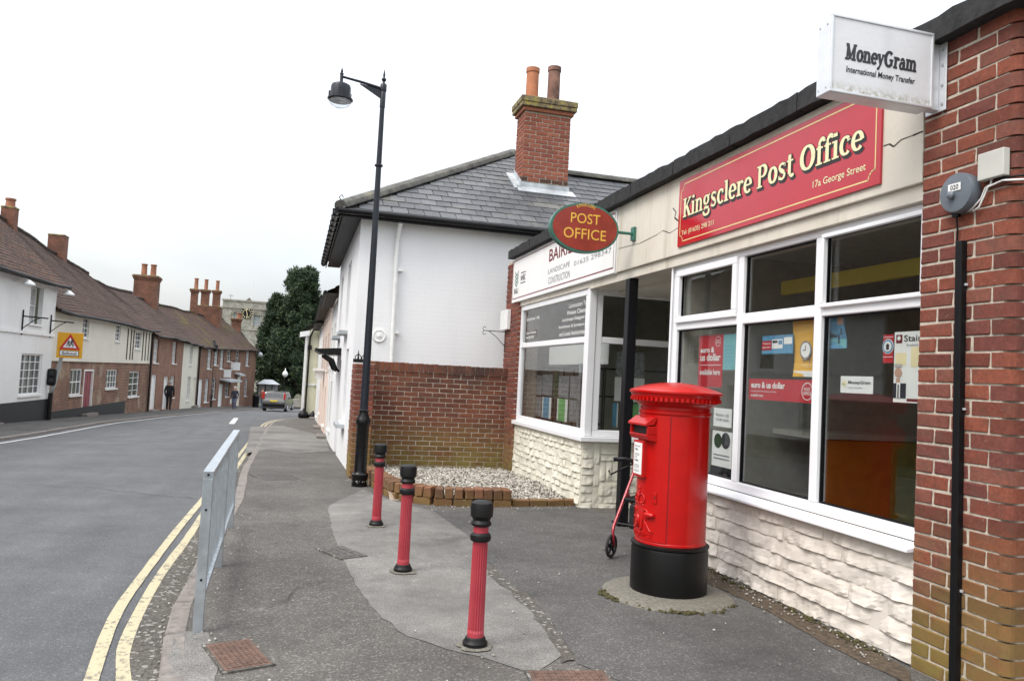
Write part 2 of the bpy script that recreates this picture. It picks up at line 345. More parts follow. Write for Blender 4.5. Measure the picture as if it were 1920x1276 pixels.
def glass_mat(name, tint, boost):
    m = bpy.data.materials.new(name); m.use_nodes = True; t = m.node_tree; t.nodes.clear()
    o = N(t, 'ShaderNodeOutputMaterial'); tr = N(t, 'ShaderNodeBsdfTransparent'); tr.inputs[0].default_value = (*tint, 1)
    gl = N(t, 'ShaderNodeBsdfGlossy'); gl.inputs['Roughness'].default_value = .0; ge = N(t, 'ShaderNodeNewGeometry')
    dt = N(t, 'ShaderNodeVectorMath', operation='DOT_PRODUCT'); L(t, ge.outputs['Incoming'], dt.inputs[0]); L(t, ge.outputs['Normal'], dt.inputs[1])
    k = math_(t, 'POWER', math_(t, 'SUBTRACT', 1.0, math_(t, 'ABSOLUTE', dt.outputs['Value'])), 5.0)      # Schlick, the same from both sides
    f = math_(t, 'MULTIPLY', math_(t, 'ADD', math_(t, 'MULTIPLY', k, .96), .04), boost, True); mx = N(t, 'ShaderNodeMixShader')
    L(t, f, mx.inputs[0]); L(t, tr.outputs[0], mx.inputs[1]); L(t, gl.outputs[0], mx.inputs[2]); L(t, mx.outputs[0], o.inputs[0]); MATS[name] = m
glass_mat('window_glass', (.93, .945, .94), 1.15)
glass_mat('lantern_glass', (.92, .94, .95), 1.2)

# ------------------------------------------------------------------ mesh helpers
ORG = {}                                                     # world origin of every root / part
class MB:
    def __init__(s): s.v = []; s.f = []; s.uv = {}; s.mi = {}
    def face(s, pts, uv=None, mi=0):
        i = len(s.v); s.v += [tuple(p) for p in pts]; k = len(s.f); s.f.append(tuple(range(i, i+len(pts))))
        if uv: s.uv[k] = uv
        if mi: s.mi[k] = mi
    def raw(s, vs, fs, mi=0):
        i = len(s.v); s.v += [tuple(p) for p in vs]
        for f in fs:
            if mi: s.mi[len(s.f)] = mi
            s.f.append(tuple(j+i for j in f))
    def box(s, x0, x1, y0, y1, z0, z1, mi=0):
        s.raw([(x0,y0,z0),(x1,y0,z0),(x1,y1,z0),(x0,y1,z0),(x0,y0,z1),(x1,y0,z1),(x1,y1,z1),(x0,y1,z1)],
              [(3,2,1,0),(4,5,6,7),(0,1,5,4),(1,2,6,5),(2,3,7,6),(3,0,4,7)], mi)
    def obox(s, c, a, b, d, mi=0):                            # centre + three half axes
        c, a, b, d = Vector(c), Vector(a), Vector(b), Vector(d)
        if a.cross(b).dot(d) < 0: a = -a
        P = [c+a*i+b*j+d*k for k in (-1, 1) for i, j in ((-1,-1),(1,-1),(1,1),(-1,1))]
        s.raw(P, [(3,2,1,0),(4,5,6,7),(0,1,5,4),(1,2,6,5),(2,3,7,6),(3,0,4,7)], mi)
    def tube(s, pts, rad, n=10, caps=True, mi=0):
        pts = [Vector(p) for p in pts]
        if not isinstance(rad, (list, tuple)): rad = [rad]*len(pts)
        rings = []; ref = None
        for i, p in enumerate(pts):
            t = (pts[min(i+1, len(pts)-1)]-pts[max(i-1, 0)]).normalized()
            if ref is None: ref = t.orthogonal().normalized()
            a = (ref-t*ref.dot(t)).normalized(); ref = a; b = t.cross(a)
            rings.append([p+(a*math.cos(2*math.pi*k/n)+b*math.sin(2*math.pi*k/n))*rad[i] for k in range(n)])
        vs = [q for r in rings for q in r]; fs = []
        for i in range(len(pts)-1):
            for k in range(n): fs.append((i*n+k, i*n+(k+1) % n, (i+1)*n+(k+1) % n, (i+1)*n+k))
        if caps: fs += [tuple(range(n-1, -1, -1)), tuple((len(pts)-1)*n+k for k in range(n))]
        s.raw(vs, fs, mi)
    def lathe(s, prof, c, n=24, mi=0, flute=None):            # prof: (r, z) bottom to top about a vertical axis at c
        vs = []; fs = []
        for r, z in prof:
            for k in range(n):
                a = 2*math.pi*k/n; rr = r
                if flute and flute[0] < z < flute[1] and k % 2: rr = r*flute[2]
                vs.append((c[0]+rr*math.cos(a), c[1]+rr*math.sin(a), c[2]+z))
        for i in range(len(prof)-1):
            for k in range(n): fs.append((i*n+k, i*n+(k+1) % n, (i+1)*n+(k+1) % n, (i+1)*n+k))
        fs += [tuple(range(n-1, -1, -1)), tuple((len(prof)-1)*n+k for k in range(n))]
        s.raw(vs, fs, mi)
    def prism(s, poly, o, u, v, w, mi=0):                     # 2-D polygon (ccw) in u,v, extruded along w
        o, u, v, w = Vector(o), Vector(u), Vector(v), Vector(w); n = len(poly)
        if u.cross(v).dot(w) < 0: poly = poly[::-1]
        A = [o+u*p[0]+v*p[1] for p in poly]; B = [a+w for a in A]
        s.raw(A+B, [tuple(range(n-1, -1, -1)), tuple(range(n, 2*n))]+[(i, (i+1) % n, n+(i+1) % n, n+i) for i in range(n)], mi)
    def build(s, name, mat, parent=None, smooth=False, bevel=0, label=None, org=None):
        mats = mat if isinstance(mat, (list, tuple)) else [mat]
        o0 = Vector(org) if org is not None else (ORG[parent.name] if parent else Vector((0, 0, 0)))
        me = bpy.data.meshes.new(name); me.from_pydata([(p[0]-o0.x, p[1]-o0.y, p[2]-o0.z) for p in s.v], [], s.f)
        for m_ in mats: me.materials.append(MATS[m_])
        if s.mi:
            for k, i in s.mi.items(): me.polygons[k].material_index = i
        if s.uv:
            ul = me.uv_layers.new(name='UVMap')
            for k, uv in s.uv.items():
                for li, q in zip(me.polygons[k].loop_indices, uv): ul.data[li].uv = q
        if smooth:
            for p in me.polygons: p.use_smooth = True
        me.update(); ob = bpy.data.objects.new(name, me); COL.objects.link(ob)
        if parent:
            ob.parent = parent; ob.location = o0-ORG[parent.name]
        else: ob.location = o0
        ORG[ob.name] = o0
        if smooth and smooth != True:
            md = ob.modifiers.new('edge', 'EDGE_SPLIT'); md.split_angle = math.radians(smooth)
        if bevel:
            md = ob.modifiers.new('bevel', 'BEVEL'); md.width = bevel; md.segments = 2; md.limit_method = 'ANGLE'; md.angle_limit = math.radians(40)
        if label: ob['label'] = label
        return ob
def tag(o, label=None, cat=None, group=None, kind=None):
    if label: o['label'] = label
    if cat: o['category'] = cat
    if group: o['group'] = group
    if kind: o['kind'] = kind
    return o
def thing(name, loc, label, cat, group=None):
    o = bpy.data.objects.new(name, None); COL.objects.link(o); o.location = loc; o.empty_display_size = .2
    ORG[o.name] = Vector(loc); return tag(o, label, cat, group)
def boxpart(name, mat, parent, *b, bevel=0, label=None):
    m = MB(); m.box(*b); return m.build(name, mat, parent, bevel=bevel, label=label)
def put(mesh, name, parent, loc, rotz=0, scale=None):         # one more piece that shares its mesh
    o = bpy.data.objects.new(name, mesh); COL.objects.link(o); o.parent = parent; o.location = Vector(loc)-ORG[parent.name]
    if isinstance(rotz, (int, float)): o.rotation_euler = (0, 0, rotz)
    else: o.rotation_euler = rotz
    if scale: o.scale = scale
    return o
def copy_tree(o, parent=None, loc=None, label=None):
    c = o.copy(); COL.objects.link(c); c.parent = parent
    if loc is not None: c.location = loc; ORG[c.name] = Vector(loc)
    if label: c['label'] = label
    for ch in list(o.children): copy_tree(ch, c)
    return c
_bc = {}
def brick_mesh(Lx, D, Hh, mat, var=0, bev=.006, jit=.0025):
    k = (round(Lx, 3), round(D, 3), round(Hh, 3), mat, var, bev)
    if k in _bc: return _bc[k]
    bm = bmesh.new(); bmesh.ops.create_cube(bm, size=1)
    rr = random.Random(hash((var, 5)))
    for v in bm.verts:
        v.co = Vector((v.co.x*Lx, v.co.y*D, v.co.z*Hh))
    bmesh.ops.bevel(bm, geom=bm.edges[:], offset=bev, segments=1, affect='EDGES')
    for v in bm.verts: v.co += Vector((rr.uniform(-jit, jit), rr.uniform(-jit, jit), rr.uniform(-jit, jit)))
    me = bpy.data.meshes.new('brick'); bm.to_mesh(me); bm.free(); me.materials.append(MATS[mat]); _bc[k] = me
    return me
def lay(parent, org, ang, rows, course, depth, mat, joint=.011, zfun=None, name='brick', proud=.004, rnd=None):
    """rows: list of lists of (u0,u1); bricks run along direction ang from org, outer face to the right of it."""
    rnd = rnd or random.Random(3); d = Vector((math.cos(ang), math.sin(ang), 0)); n = Vector((d.y, -d.x, 0))
    for r, row in enumerate(rows):
        for (u0, u1) in row:
            ln = u1-u0-joint
            if ln < .02: continue
            me = brick_mesh(ln, depth, course-joint, mat if not callable(mat) else mat(r, u0), rnd.randrange(4))
            p = Vector(org)+d*((u0+u1)/2)-n*(depth/2)+n*rnd.uniform(-.0015, proud)+Vector((0, 0, (r+.5)*course))
            put(me, name, parent, p, (rnd.uniform(-.004, .004), rnd.uniform(-.006, .006), ang+rnd.uniform(-.006, .006)))
def text_mesh(s, size=1.0, bold=0.0, shear=0.0, spacing=1.0, res=3):
    cu = bpy.data.curves.new('t', 'FONT'); cu.body = s; cu.size = size; cu.offset = bold; cu.shear = shear; cu.space_character = spacing
    cu.resolution_u = res; cu.fill_mode = 'FRONT'
    ob = bpy.data.objects.new('t', cu); me = ob.to_mesh(); vs = [tuple(v.co) for v in me.vertices]; fs = [tuple(p.vertices) for p in me.polygons]
    ob.to_mesh_clear(); bpy.data.objects.remove(ob); bpy.data.curves.remove(cu); return vs, fs
def fit(vs, x0, x1, y0=None, y1=None):
    xs = [v[0] for v in vs]; ys = [v[1] for v in vs]; a, b = min(xs), max(xs); c, d = min(ys), max(ys)
    sx = (x1-x0)/(b-a); sy = (y1-y0)/(d-c) if y1 is not None else sx
    y0 = 0 if y0 is None else y0; off = c if y1 is not None else 0
    return [((v[0]-a)*sx+x0, (v[1]-off)*sy+y0, 0) for v in vs]
def lettering(name, mat, parent, s, o, u, v, x0, x1, y0=None, y1=None, lift=.002, bold=0, shear=0, spacing=1.0, extra=None):
    """flat letters lying on a plane through o with axes u,v (normal u x v), fitted to the box x0..x1, y0..y1"""
    vs, fs = text_mesh(s, 1, bold, shear, spacing); vs = fit(vs, x0, x1, y0, y1)
    u, v = Vector(u), Vector(v); w = u.cross(v); o = Vector(o)
    m = MB(); m.raw([o+u*p[0]+v*p[1]+w*lift for p in vs], fs)
    if extra: extra(m)
    return m.build(name, mat, parent)

# ------------------------------------------------------------------ the setting: terrain, road, pavements, kerbs, markings
def interp(tab, y):
    if y <= tab[0][0]: return tab[0][1]
    for (a, xa), (b, xb) in zip(tab, tab[1:]):
        if y <= b: return xa+(xb-xa)*(y-a)/(b-a)
    return tab[-1][1]
RK = [(-8, -.25), (2.5, -.42), (4.1, -.55), (5.2, -.67), (6.5, -.66), (10, -.63), (13.2, -.76), (17.4, -.80), (29, -.95), (36.5, -.93), (41.5, -.45), (44.5, .30), (60, .30)]
LK = [(-8, -6.0), (19.8, -6.30), (22.5, -6.33), (30.8, -6.55), (40.8, -6.08), (53.8, -4.95), (58, -4.35), (66, -3.0), (75, -1.0), (84, 2.0)]
LH = [(-8, -9.3), (20, -8.9), (30.9, -8.42), (46.5, -7.85), (56, -7.42), (62.3, -7.2), (81.5, -4.0), (84, -3.6)]   # left house fronts
ROAD_DROP = .06
def sheet(name, fl, fr, ys, nx, dz, mat, wob=0.0, camber=0):
    m = MB(); rows = []
    for y in ys:
        a, b = fl(y), fr(y); r = []
        for i in range(nx+1):
            f = i/nx; x = a+(b-a)*f
            z = gz(y)+dz+camber*(1-(2*f-1)**2)+(wob*mnoise.noise((x*.9, y*.9, 3)) if wob else 0)
            r.append((x, y, z))
        rows.append(r)
    vs = [p for r in rows for p in r]; n1 = nx+1
    m.raw(vs, [(j*n1+i, j*n1+i+1, (j+1)*n1+i+1, (j+1)*n1+i) for j in range(len(rows)-1) for i in range(nx)])
    return tag(m.build(name, mat, smooth=True), kind='structure')
def spline(pts, k=6):                                        # smooth curve through the points
    P = [pts[0]]+list(pts)+[pts[-1]]; out_ = []
    for i in range(1, len(P)-2):
        a, b, c, d = [np.array(q, float) for q in P[i-1:i+3]]
        for j in range(k):
            t = j/k; out_.append(tuple(.5*((2*b)+(-a+c)*t+(2*a-5*b+4*c-d)*t*t+(-a+3*b-3*c+d)*t**3)))
    return out_+[pts[-1]]
def ylist(a, b, near=.35, far=2.0):
    out_ = [a]
    while out_[-1] < b: out_.append(min(b, out_[-1]+(near if out_[-1] < 16 else far)))
    return out_
# far ground, one sheet to the horizon
m = MB(); ys_ = [-600, -60, -8, 6, 9, 12, 15, 20, 30, 45, 60, 75, 88, 120, 200, 600]; xs_ = [-600, -100, -30, -10, 0, 10, 30, 100, 600]
m.raw([(x, y, gz(y)-.35) for y in ys_ for x in xs_], [(j*9+i, j*9+i+1, (j+1)*9+i+1, (j+1)*9+i) for j in range(len(ys_)-1) for i in range(8)])
plain('meadow', (.085, .095, .035), .95, var=.3, scale=1.5, bmp=.5)
tag(m.build('ground', 'meadow'), kind='structure')
sheet('road', lambda y: interp(LK, y)-.08, lambda y: interp(RK, y)+.05 if y < 53 else 16, ylist(-8, 86), 26, -ROAD_DROP, 'road_asphalt', .006, .03)
sheet('pavement', lambda y: interp(RK, y)+.12, lambda y: 9.0, ylist(-8, 46), 26, 0, 'pavement_asphalt')
sheet('pavement_opposite', lambda y: interp(LH, y)-.8, lambda y: interp(LK, y)-.12, ylist(-8, 84, .6), 8, .0, 'dark_asphalt')
def strip(name, pts, width, z_off, mat, zjit=0):
    """painted strip or sheet that follows a polyline of (x,y)"""
    m = MB(); P = [Vector((p[0], p[1], 0)) for p in pts]; fine = []
    for a, b in zip(P, P[1:]):
        k = max(1, int((b-a).length/.25)); fine += [a+(b-a)*(i/k) for i in range(k)]
    fine.append(P[-1]); vs = []
    for i, p in enumerate(fine):
        t = (fine[min(i+1, len(fine)-1)]-fine[max(i-1, 0)]).normalized(); nn = Vector((-t.y, t.x, 0))
        w = width/2*(1+random.uniform(-.07, .07))
        for s_ in (1, -1):
            q = p+nn*w*s_; vs.append((q.x, q.y, surf(q.x, q.y)+z_off))
    m.raw(vs, [(2*i+1, 2*i+3, 2*i+2, 2*i) for i in range(len(fine)-1)])
    return tag(m.build(name, mat), kind='structure')
def surf(x, y):                                             # road surface height
    a, b = interp(LK, y)-.08, interp(RK, y)+.05
    if not a < x < b: return gz(y)
    f = (x-a)/(b-a); return gz(y)-ROAD_DROP+.03*(1-(2*f-1)**2)+.006*mnoise.noise((x*.9, y*.9, 3))
def smooth_pts(tab, y0, y1, dx):                            # follow a kerb table with an offset
    out_ = []; y = y0
    while y <= y1: out_.append((interp(tab, y)+dx, y)); y += .8 if y < 15 else 2
    return out_
gut = MB()                                                 # gritty channel between the yellow lines and the kerb
ys_ = ylist(-6, 41); vs = []
for y in ys_:
    for f in (0, .5, 1):
        x0, x1 = interp(RK, y)-(.13+.10*math.exp(-((y-6)/4)**2)), interp(RK, y)+.045
        x = x0+(x1-x0)*f+random.uniform(-.012, .012)*(f == 0); vs.append((x, y, surf(x, y)+.005))
gut.raw(vs, [(j*3+i, j*3+i+1, (j+1)*3+i+1, (j+1)*3+i) for j in range(len(ys_)-1) for i in range(2)])
tag(gut.build('gutter', 'gutter_grit', smooth=True), kind='structure')
YO = [(-.62, 2.2), (-.76, 3.2), (-.87, 4.17), (-.99, 5.3), (-1.01, 6.3), (-1.01, 8.1), (-1.00, 10.5), (-1.04, 16.7), (-1.19, 29), (-1.20, 36), (-.85, 41), (-.2, 44)]
YI = [(-.46, 2.2), (-.60, 3.2), (-.73, 4.15), (-.86, 4.9), (-.91, 6.3), (-.89, 7.7), (-.90, 9.3), (-.93, 15.2), (-1.08, 29), (-1.08, 36), (-.72, 41), (-.05, 44)]
strip('yellow_line', spline(YO), .070, .007, 'yellow_line'); strip('yellow_line_inner', spline([(x+.020, y) for x, y in YI]), .070, .007, 'yellow_line')
strip('edge_line', smooth_pts(LK, 8, 56, .33), .11, .007, 'white_line')
a_, b_ = onG(434, 795, -.05), onG(441, 784, -.05)
strip('centre_dash', [(a_.x, a_.y), (b_.x+.05, b_.y)], .22, .007, 'white_line')
# kerb stones, one by one
def kerb(name, tab, y0, y1, step, width, dx, mat='kerb_stone', label=None):
    root = MB(); ys = ylist(y0, y1, 1, 2); vs = []
    for y in ys:
        x = interp(tab, y)+dx; vs += [(x-width*.4, y, gz(y)-.03), (x+width*.4, y, gz(y)-.03), (x+width*.4, y, gz(y)-.16), (x-width*.4, y, gz(y)-.16)]
    root.raw(vs, [(4*i+k, 4*i+(k+1) % 4, 4*i+4+(k+1) % 4, 4*i+4+k) for i in range(len(ys)-1) for k in range(4)])
    r = tag(root.build(name, 'mortar_dark'), kind='structure')
    y = y0; i = 0
    while y < y1:
        st = step*(1 if y < 25 else 2); xa, xb = interp(tab, y)+dx, interp(tab, y+st)+dx
        c = Vector(((xa+xb)/2, y+st/2, (gz(y)+gz(y+st))/2-.074)); ln = math.hypot(xb-xa, st)-.008
        me = brick_mesh(ln, width, .16, mat, i % 3, .014, .004)
        o = put(me, 'kerb_stone', r, c, math.atan2(st, xb-xa)); o.rotation_euler = (0, -math.atan2(gz(y+st)-gz(y), st), math.atan2(st, xb-xa)); o.location.z += random.uniform(-.004, .004)
        y += st; i += 1
kerb('kerb', RK, -2, 44, .62, .125, .06)
kerb('kerb_opposite', LK, 14, 70, .9, .13, -.06)

# resurfaced patches in the pavement
def ground_poly(name, pix, mat, dz, wob=.03):
    P = [onG(*p) for p in pix]; m = MB(); pts = []
    for a, b in zip(P, P[1:]+P[:1]):
        k = max(2, int((b-a).length/.12))
        for i in range(k):
            q = a+(b-a)*(i/k); pts.append((q.x+random.uniform(-wob, wob)*.4, q.y+random.uniform(-wob, wob)*.6, 0))
    bm = bmesh.new(); vs_ = [bm.verts.new((p[0], p[1], gz(p[1])+dz)) for p in pts]
    f_ = bm.faces.new(vs_); bmesh.ops.triangulate(bm, faces=[f_]); bmesh.ops.recalc_face_normals(bm, faces=bm.faces)
    if bm.faces and sum(f.normal.z for f in bm.faces) < 0: bmesh.ops.reverse_faces(bm, faces=bm.faces)
    for _ in range(2): bmesh.ops.subdivide_edges(bm, edges=[e for e in bm.edges if e.calc_length() > .5], cuts=1, use_grid_fill=False)
    bmesh.ops.triangulate(bm, faces=bm.faces)
    for v in bm.verts: v.co.z = gz(v.co.y)+dz
    me = bpy.data.meshes.new(name); bm.to_mesh(me); bm.free(); me.materials.append(MATS[mat])
    o = bpy.data.objects.new(name, me); COL.objects.link(o); return tag(o, kind='structure')
ground_poly('pavement_patch', [(615, 948), (622, 990), (640, 1040), (668, 1095), (705, 1148), (760, 1192), (835, 1216), (900, 1232), (1000, 1262), (1062, 1225), (1030, 1180), (1000, 1135), (960, 1100), (930, 1078), (905, 1048), (880, 1000), (850, 960), (800, 955), (740, 940), (680, 918)], 'patch_asphalt', .004)
ground_poly('forecourt', [(812, 957), (858, 962), (888, 1005), (915, 1052), (940, 1082), (972, 1104), (1012, 1140), (1045, 1185), (1085, 1245), (1200, 1295), (1660, 1300), (1700, 1262), (1560, 1185), (1330, 1072), (1200, 1003), (1095, 952), (960, 958)], 'dark_asphalt', .0042)
ground_poly('trench_scar', [(905, 1050), (925, 1068), (965, 1098), (1003, 1128), (1036, 1172), (1075, 1238), (1058, 1243), (1022, 1184), (990, 1140), (955, 1108), (915, 1078)], 'gutter_grit', .008, .05)
ground_poly('wall_foot_soil', [(1330, 1068), (1420, 1110), (1520, 1162), (1620, 1213), (1702, 1256), (1700, 1285), (1610, 1240), (1500, 1180), (1400, 1128), (1325, 1092)], 'dirt', .0085, .05)
ground_poly('pavement_patch_far', [(470, 800), (530, 798), (610, 818), (618, 845), (560, 850), (500, 842), (460, 850)], 'patch_asphalt', .004)
ground_poly('kerb_side_patch', [(330, 1180), (392, 1185), (412, 1235), (402, 1290), (300, 1300), (318, 1220)], 'patch_asphalt', .004)
# cracks in the surfacing
def ground_crack(name, pix, w, dz):
    P = []
    for a, b in zip(pix, pix[1:]):
        for i in range(5): P.append(onG(a[0]+(b[0]-a[0])*i/5+random.uniform(-2, 2), a[1]+(b[1]-a[1])*i/5+random.uniform(-1.2, 1.2), dz))
    m = MB()
    for a, b in zip(P, P[1:]):
        d = (b-a).normalized(); n_ = Vector((-d.y, d.x, 0))*w*random.uniform(.4, 1.1)
        m.face([Vector((q.x, q.y, surf(q.x, q.y)+(.012 if dz == 0 else .006))) for q in (a-n_, b-n_, b+n_, a+n_)])
    tag(m.build(name, 'crack'), kind='structure')
ground_crack('pavement_crack', [(1130, 1032), (1165, 1024), (1215, 1030), (1260, 1015)], .006, 0)
ground_crack('pavement_crack', [(500, 1140), (540, 1125), (558, 1100), (640, 1085)], .004, 0)
ground_crack('road_crack', [(0, 912), (80, 912), (190, 918), (300, 930), (380, 935)], .006, -.05)
# cover plates
def cover(name, pix, mat, label, ribs=(14, 7), frame='gutter_grit'):
    P = [onG(*p) for p in pix]; c = sum(P, Vector())/4; u = (P[1]-P[0]+P[2]-P[3])/2; v = (P[3]-P[0]+P[2]-P[1])/2
    lu, lv = u.length, v.length; u.normalize(); u.z = 0; v = Vector((-u.y, u.x, 0))*(1 if v.dot(Vector((-u.y, u.x, 0))) > 0 else -1)
    base = c.copy(); base.z = gz(c.y); r = thing(name, base, label, 'drain cover', None); z = Vector((0, 0, 1))
    m = MB(); m.obox(base+z*.004, u*(lu/2+.016), v*(lv/2+.016), z*.008); m.build('frame', frame, r)
    m = MB(); m.obox(base+z*.004, u*lu/2, v*lv/2, z*.010); m.build('plate', mat, r, bevel=.002)
    m = MB()
    for i in range(ribs[0]):
        for j in range(ribs[1]):
            p = base+u*lu*((i+.5)/ribs[0]-.5)*.92+v*lv*((j+.5)/ribs[1]-.5)*.92+z*.0155
            m.obox(p, u*lu/ribs[0]*.26, v*lv/ribs[1]*.40, z*.0025)
    m.build('raised_ribs', mat, r); return r
cover('drain_cover', [(408, 1262), (497, 1250), (478, 1198), (398, 1212)], 'rust', 'rusty ribbed iron cover in pavement by end post of guard rail', (8, 13))
cover('drain_cover', [(482, 901), (556, 900), (556, 889), (482, 890)], 'iron_cover', 'wide grey ribbed cover in pavement near the street lamp', (16, 8))
cover('drain_cover', [(622, 1049), (664, 1045), (659, 1024), (616, 1030)], 'iron_cover', 'small square grey cover at edge of the bollards patch', (3, 3))
cover('drain_cover', [(985, 1300), (1165, 1300), (1122, 1259), (1012, 1262)], 'rust', 'brown studded iron cover beside the dark forecourt edge', (10, 6))
# loose white grit
def ico():
    t = (1+5**.5)/2; v = np.array([(-1,t,0),(1,t,0),(-1,-t,0),(1,-t,0),(0,-1,t),(0,1,t),(0,-1,-t),(0,1,-t),(t,0,-1),(t,0,1),(-t,0,-1),(-t,0,1)], float)/1.9
    f = [(0,11,5),(0,5,1),(0,1,7),(0,7,10),(0,10,11),(1,5,9),(5,11,4),(11,10,2),(10,7,6),(7,1,8),(3,9,4),(3,4,2),(3,2,6),(3,6,8),(3,8,9),(4,9,5),(2,4,11),(6,2,10),(8,6,7),(9,8,1)]
    return v, np.array(f)
IV, IF = ico()
def pebbles(name, P, size, mat, label=None, cat=None):
    n = len(P); sz = RNG.uniform(size[0], size[1], (n, 1, 1)); ax = RNG.uniform(.55, 1.15, (n, 1, 3)); ax[:, :, 2] *= .75
    ang = RNG.uniform(0, 6.28, n); ca, sa = np.cos(ang), np.sin(ang); V = IV[None]*ax*sz+RNG.normal(0, .08, (n, 12, 3))*sz
    R_ = np.zeros((n, 3, 3)); R_[:, 0, 0] = ca; R_[:, 0, 1] = -sa; R_[:, 1, 0] = sa; R_[:, 1, 1] = ca; R_[:, 2, 2] = 1
    tl = RNG.normal(0, .4, n); T_ = np.zeros((n, 3, 3)); T_[:, 0, 0] = 1; T_[:, 1, 1] = np.cos(tl); T_[:, 1, 2] = -np.sin(tl); T_[:, 2, 1] = np.sin(tl); T_[:, 2, 2] = np.cos(tl)
    V = np.einsum('nij,nkj->nki', R_@T_, V)+np.array(P)[:, None, :]
    Fa = (IF[None]+(np.arange(n)*12)[:, None, None]).reshape(-1, 3); me = bpy.data.meshes.new(name)
    me.from_pydata(V.reshape(-1, 3).tolist(), [], Fa.tolist()); me.materials.append(MATS[mat]); me.update()
    o = bpy.data.objects.new(name, me); COL.objects.link(o); return tag(o, label, cat, kind='stuff')
P = []
for _ in range(80):
    q = onG(random.uniform(640, 1700), random.uniform(935, 1290))
    if q.x < 3.45 and (q.x > .5): P.append((q.x, q.y, gz(q.y)+.012))
for _ in range(120):
    y = 9.3+random.gauss(0, .12); P.append((random.uniform(1.5, 3.6), y-.1, gz(y)+.012))
for _ in range(90):
    y = random.uniform(3.9, 9.5); P.append((interp(RK, y)-abs(random.gauss(0, .09)), y, gz(y)-ROAD_DROP+.012))
for _ in range(70):
    y = random.uniform(4, 9); P.append((interp(RK, y)+.15+abs(random.gauss(0, .25)), y, gz(y)+.008))
for _ in range(120):
    y = random.uniform(3.8, 6.2); P.append((3.50-abs(random.gauss(0, .12)), y, gz(y)+.02))
for _ in range(60):
    P.append((random.gauss(.95, .12), random.gauss(11.1, .12), .0))
pebbles('loose_grit', P, (.004, .011), 'grit', 'scattered pale grit and stone chips on the pavement', 'grit')

# ------------------------------------------------------------------ post office
XF = 3.52
UX, UYm, UZ = Vector((1, 0, 0)), Vector((0, -1, 0)), Vector((0, 0, 1))
def bond(width, rows, ln, off=0.5):
    out_ = []
    for r in range(rows):
        u = -ln*(off if r % 2 else 0); row = []
        while u < width-.01:
            a, b = max(0, u), min(width, u+ln)
            if b-a > .04: row.append((a, b))
            u += ln
        out_.append(row)
    return out_
po = thing('post_office', (XF, 5.4, 0), 'single storey post office with white framed windows under cream fascia', 'building')
boxpart('fascia', 'fascia_cream', po, XF, 3.76, 3.757, 8.355, 2.843, 3.617, bevel=.006)
boxpart('soffit', 'fascia_cream', po, XF+.03, 3.95, 3.757, 9.262, 2.742, 2.841)
boxpart('roof_slab', 'coping', po, 3.77, 9.0, 2.6, 12.9, 3.45, 3.60)
boxpart('party_wall', 'interior_wall', po, 3.68, 9.0, 6.93, 7.02, 0, 3.44)
boxpart('back_wall', 'interior_wall', po, 8.4, 8.5, 2.6, 12.8, 0, 3.44)
boxpart('end_wall', 'interior_wall', po, 3.97, 8.4, 2.75, 2.85, 0, 3.44)
boxpart('floor', 'interior_floor', po, 3.66, 8.4, 2.86, 6.92, .02, .06)
boxpart('ceiling', 'interior_wall', po, 3.96, 8.4, 2.86, 6.92, 2.90, 2.96)
boxpart('yellow_bulkhead', 'yellow_board', po, 4.50, 4.55, 3.3, 6.55, 2.495, 2.625)
boxpart('counter_screen', 'orange_board', po, 4.75, 5.62, 6.30, 6.36, .06, 1.12)
boxpart('counter_screen', 'olive_board', po, 5.63, 7.2, 6.30, 6.36, .06, 1.12)
boxpart('counter', 'interior_wall', po, 4.7, 7.3, 6.28, 6.9, 1.13, 1.18)
boxpart('lobby_wall', 'cream_render', po, 5.35, 5.45, 7.02, 9.25, 0, 2.742)
boxpart('entrance_door', 'white_upvc', po, 5.31, 5.348, 7.4, 8.4, .05, 2.1, bevel=.01)
# coping stones along the parapet
y = 3.02; k = 0
while y < 12.95:
    y2 = min(12.98, y+random.uniform(.85, 1.15)); m = MB(); n = 9
    prof = [(3.43, 3.622), (3.43, 3.765), (3.80, 3.775), (3.80, 3.622)]; vs = []
    for i in range(n+1):
        yy = y+.006+(y2-y-.012)*i/n
        for (x, z) in prof:
            jj = .010 if z > 3.7 else .004
            vs.append((x+random.uniform(-jj, jj)*.8, yy, z+random.uniform(-jj, jj)))
    m.raw(vs, [(4*i+q, 4*i+4+q, 4*i+4+(q+1) % 4, 4*i+(q+1) % 4) for i in range(n) for q in range(4)]+[(0, 1, 2, 3), (4*n+3, 4*n+2, 4*n+1, 4*n)])
    m.build('coping_stone', 'coping', po); y = y2
# cracks in the render
def crack(parent, pix, X, w=.004):
    m = MB(); P = [onX(*p, X) for p in pix]
    for a, b in zip(P, P[1:]):
        d = (b-a).normalized(); n_ = Vector((1, 0, 0)).cross(d)*w*random.uniform(.5, 1.2); q = Vector((-.0015, 0, 0))
        m.face([a+n_+q, b+n_*.8+q, b-n_*.8+q, a-n_+q])
    m.build('crack', 'crack', parent)
crack(po, [(1160, 466), (1200, 456), (1232, 440), (1243, 432), (1256, 437), (1276, 424)], XF)
crack(po, [(1262, 390), (1268, 398), (1265, 408), (1272, 414)], XF, .008)
crack(po, [(1657, 274), (1668, 270), (1676, 275), (1690, 262), (1712, 254), (1731, 246)], XF, .005)
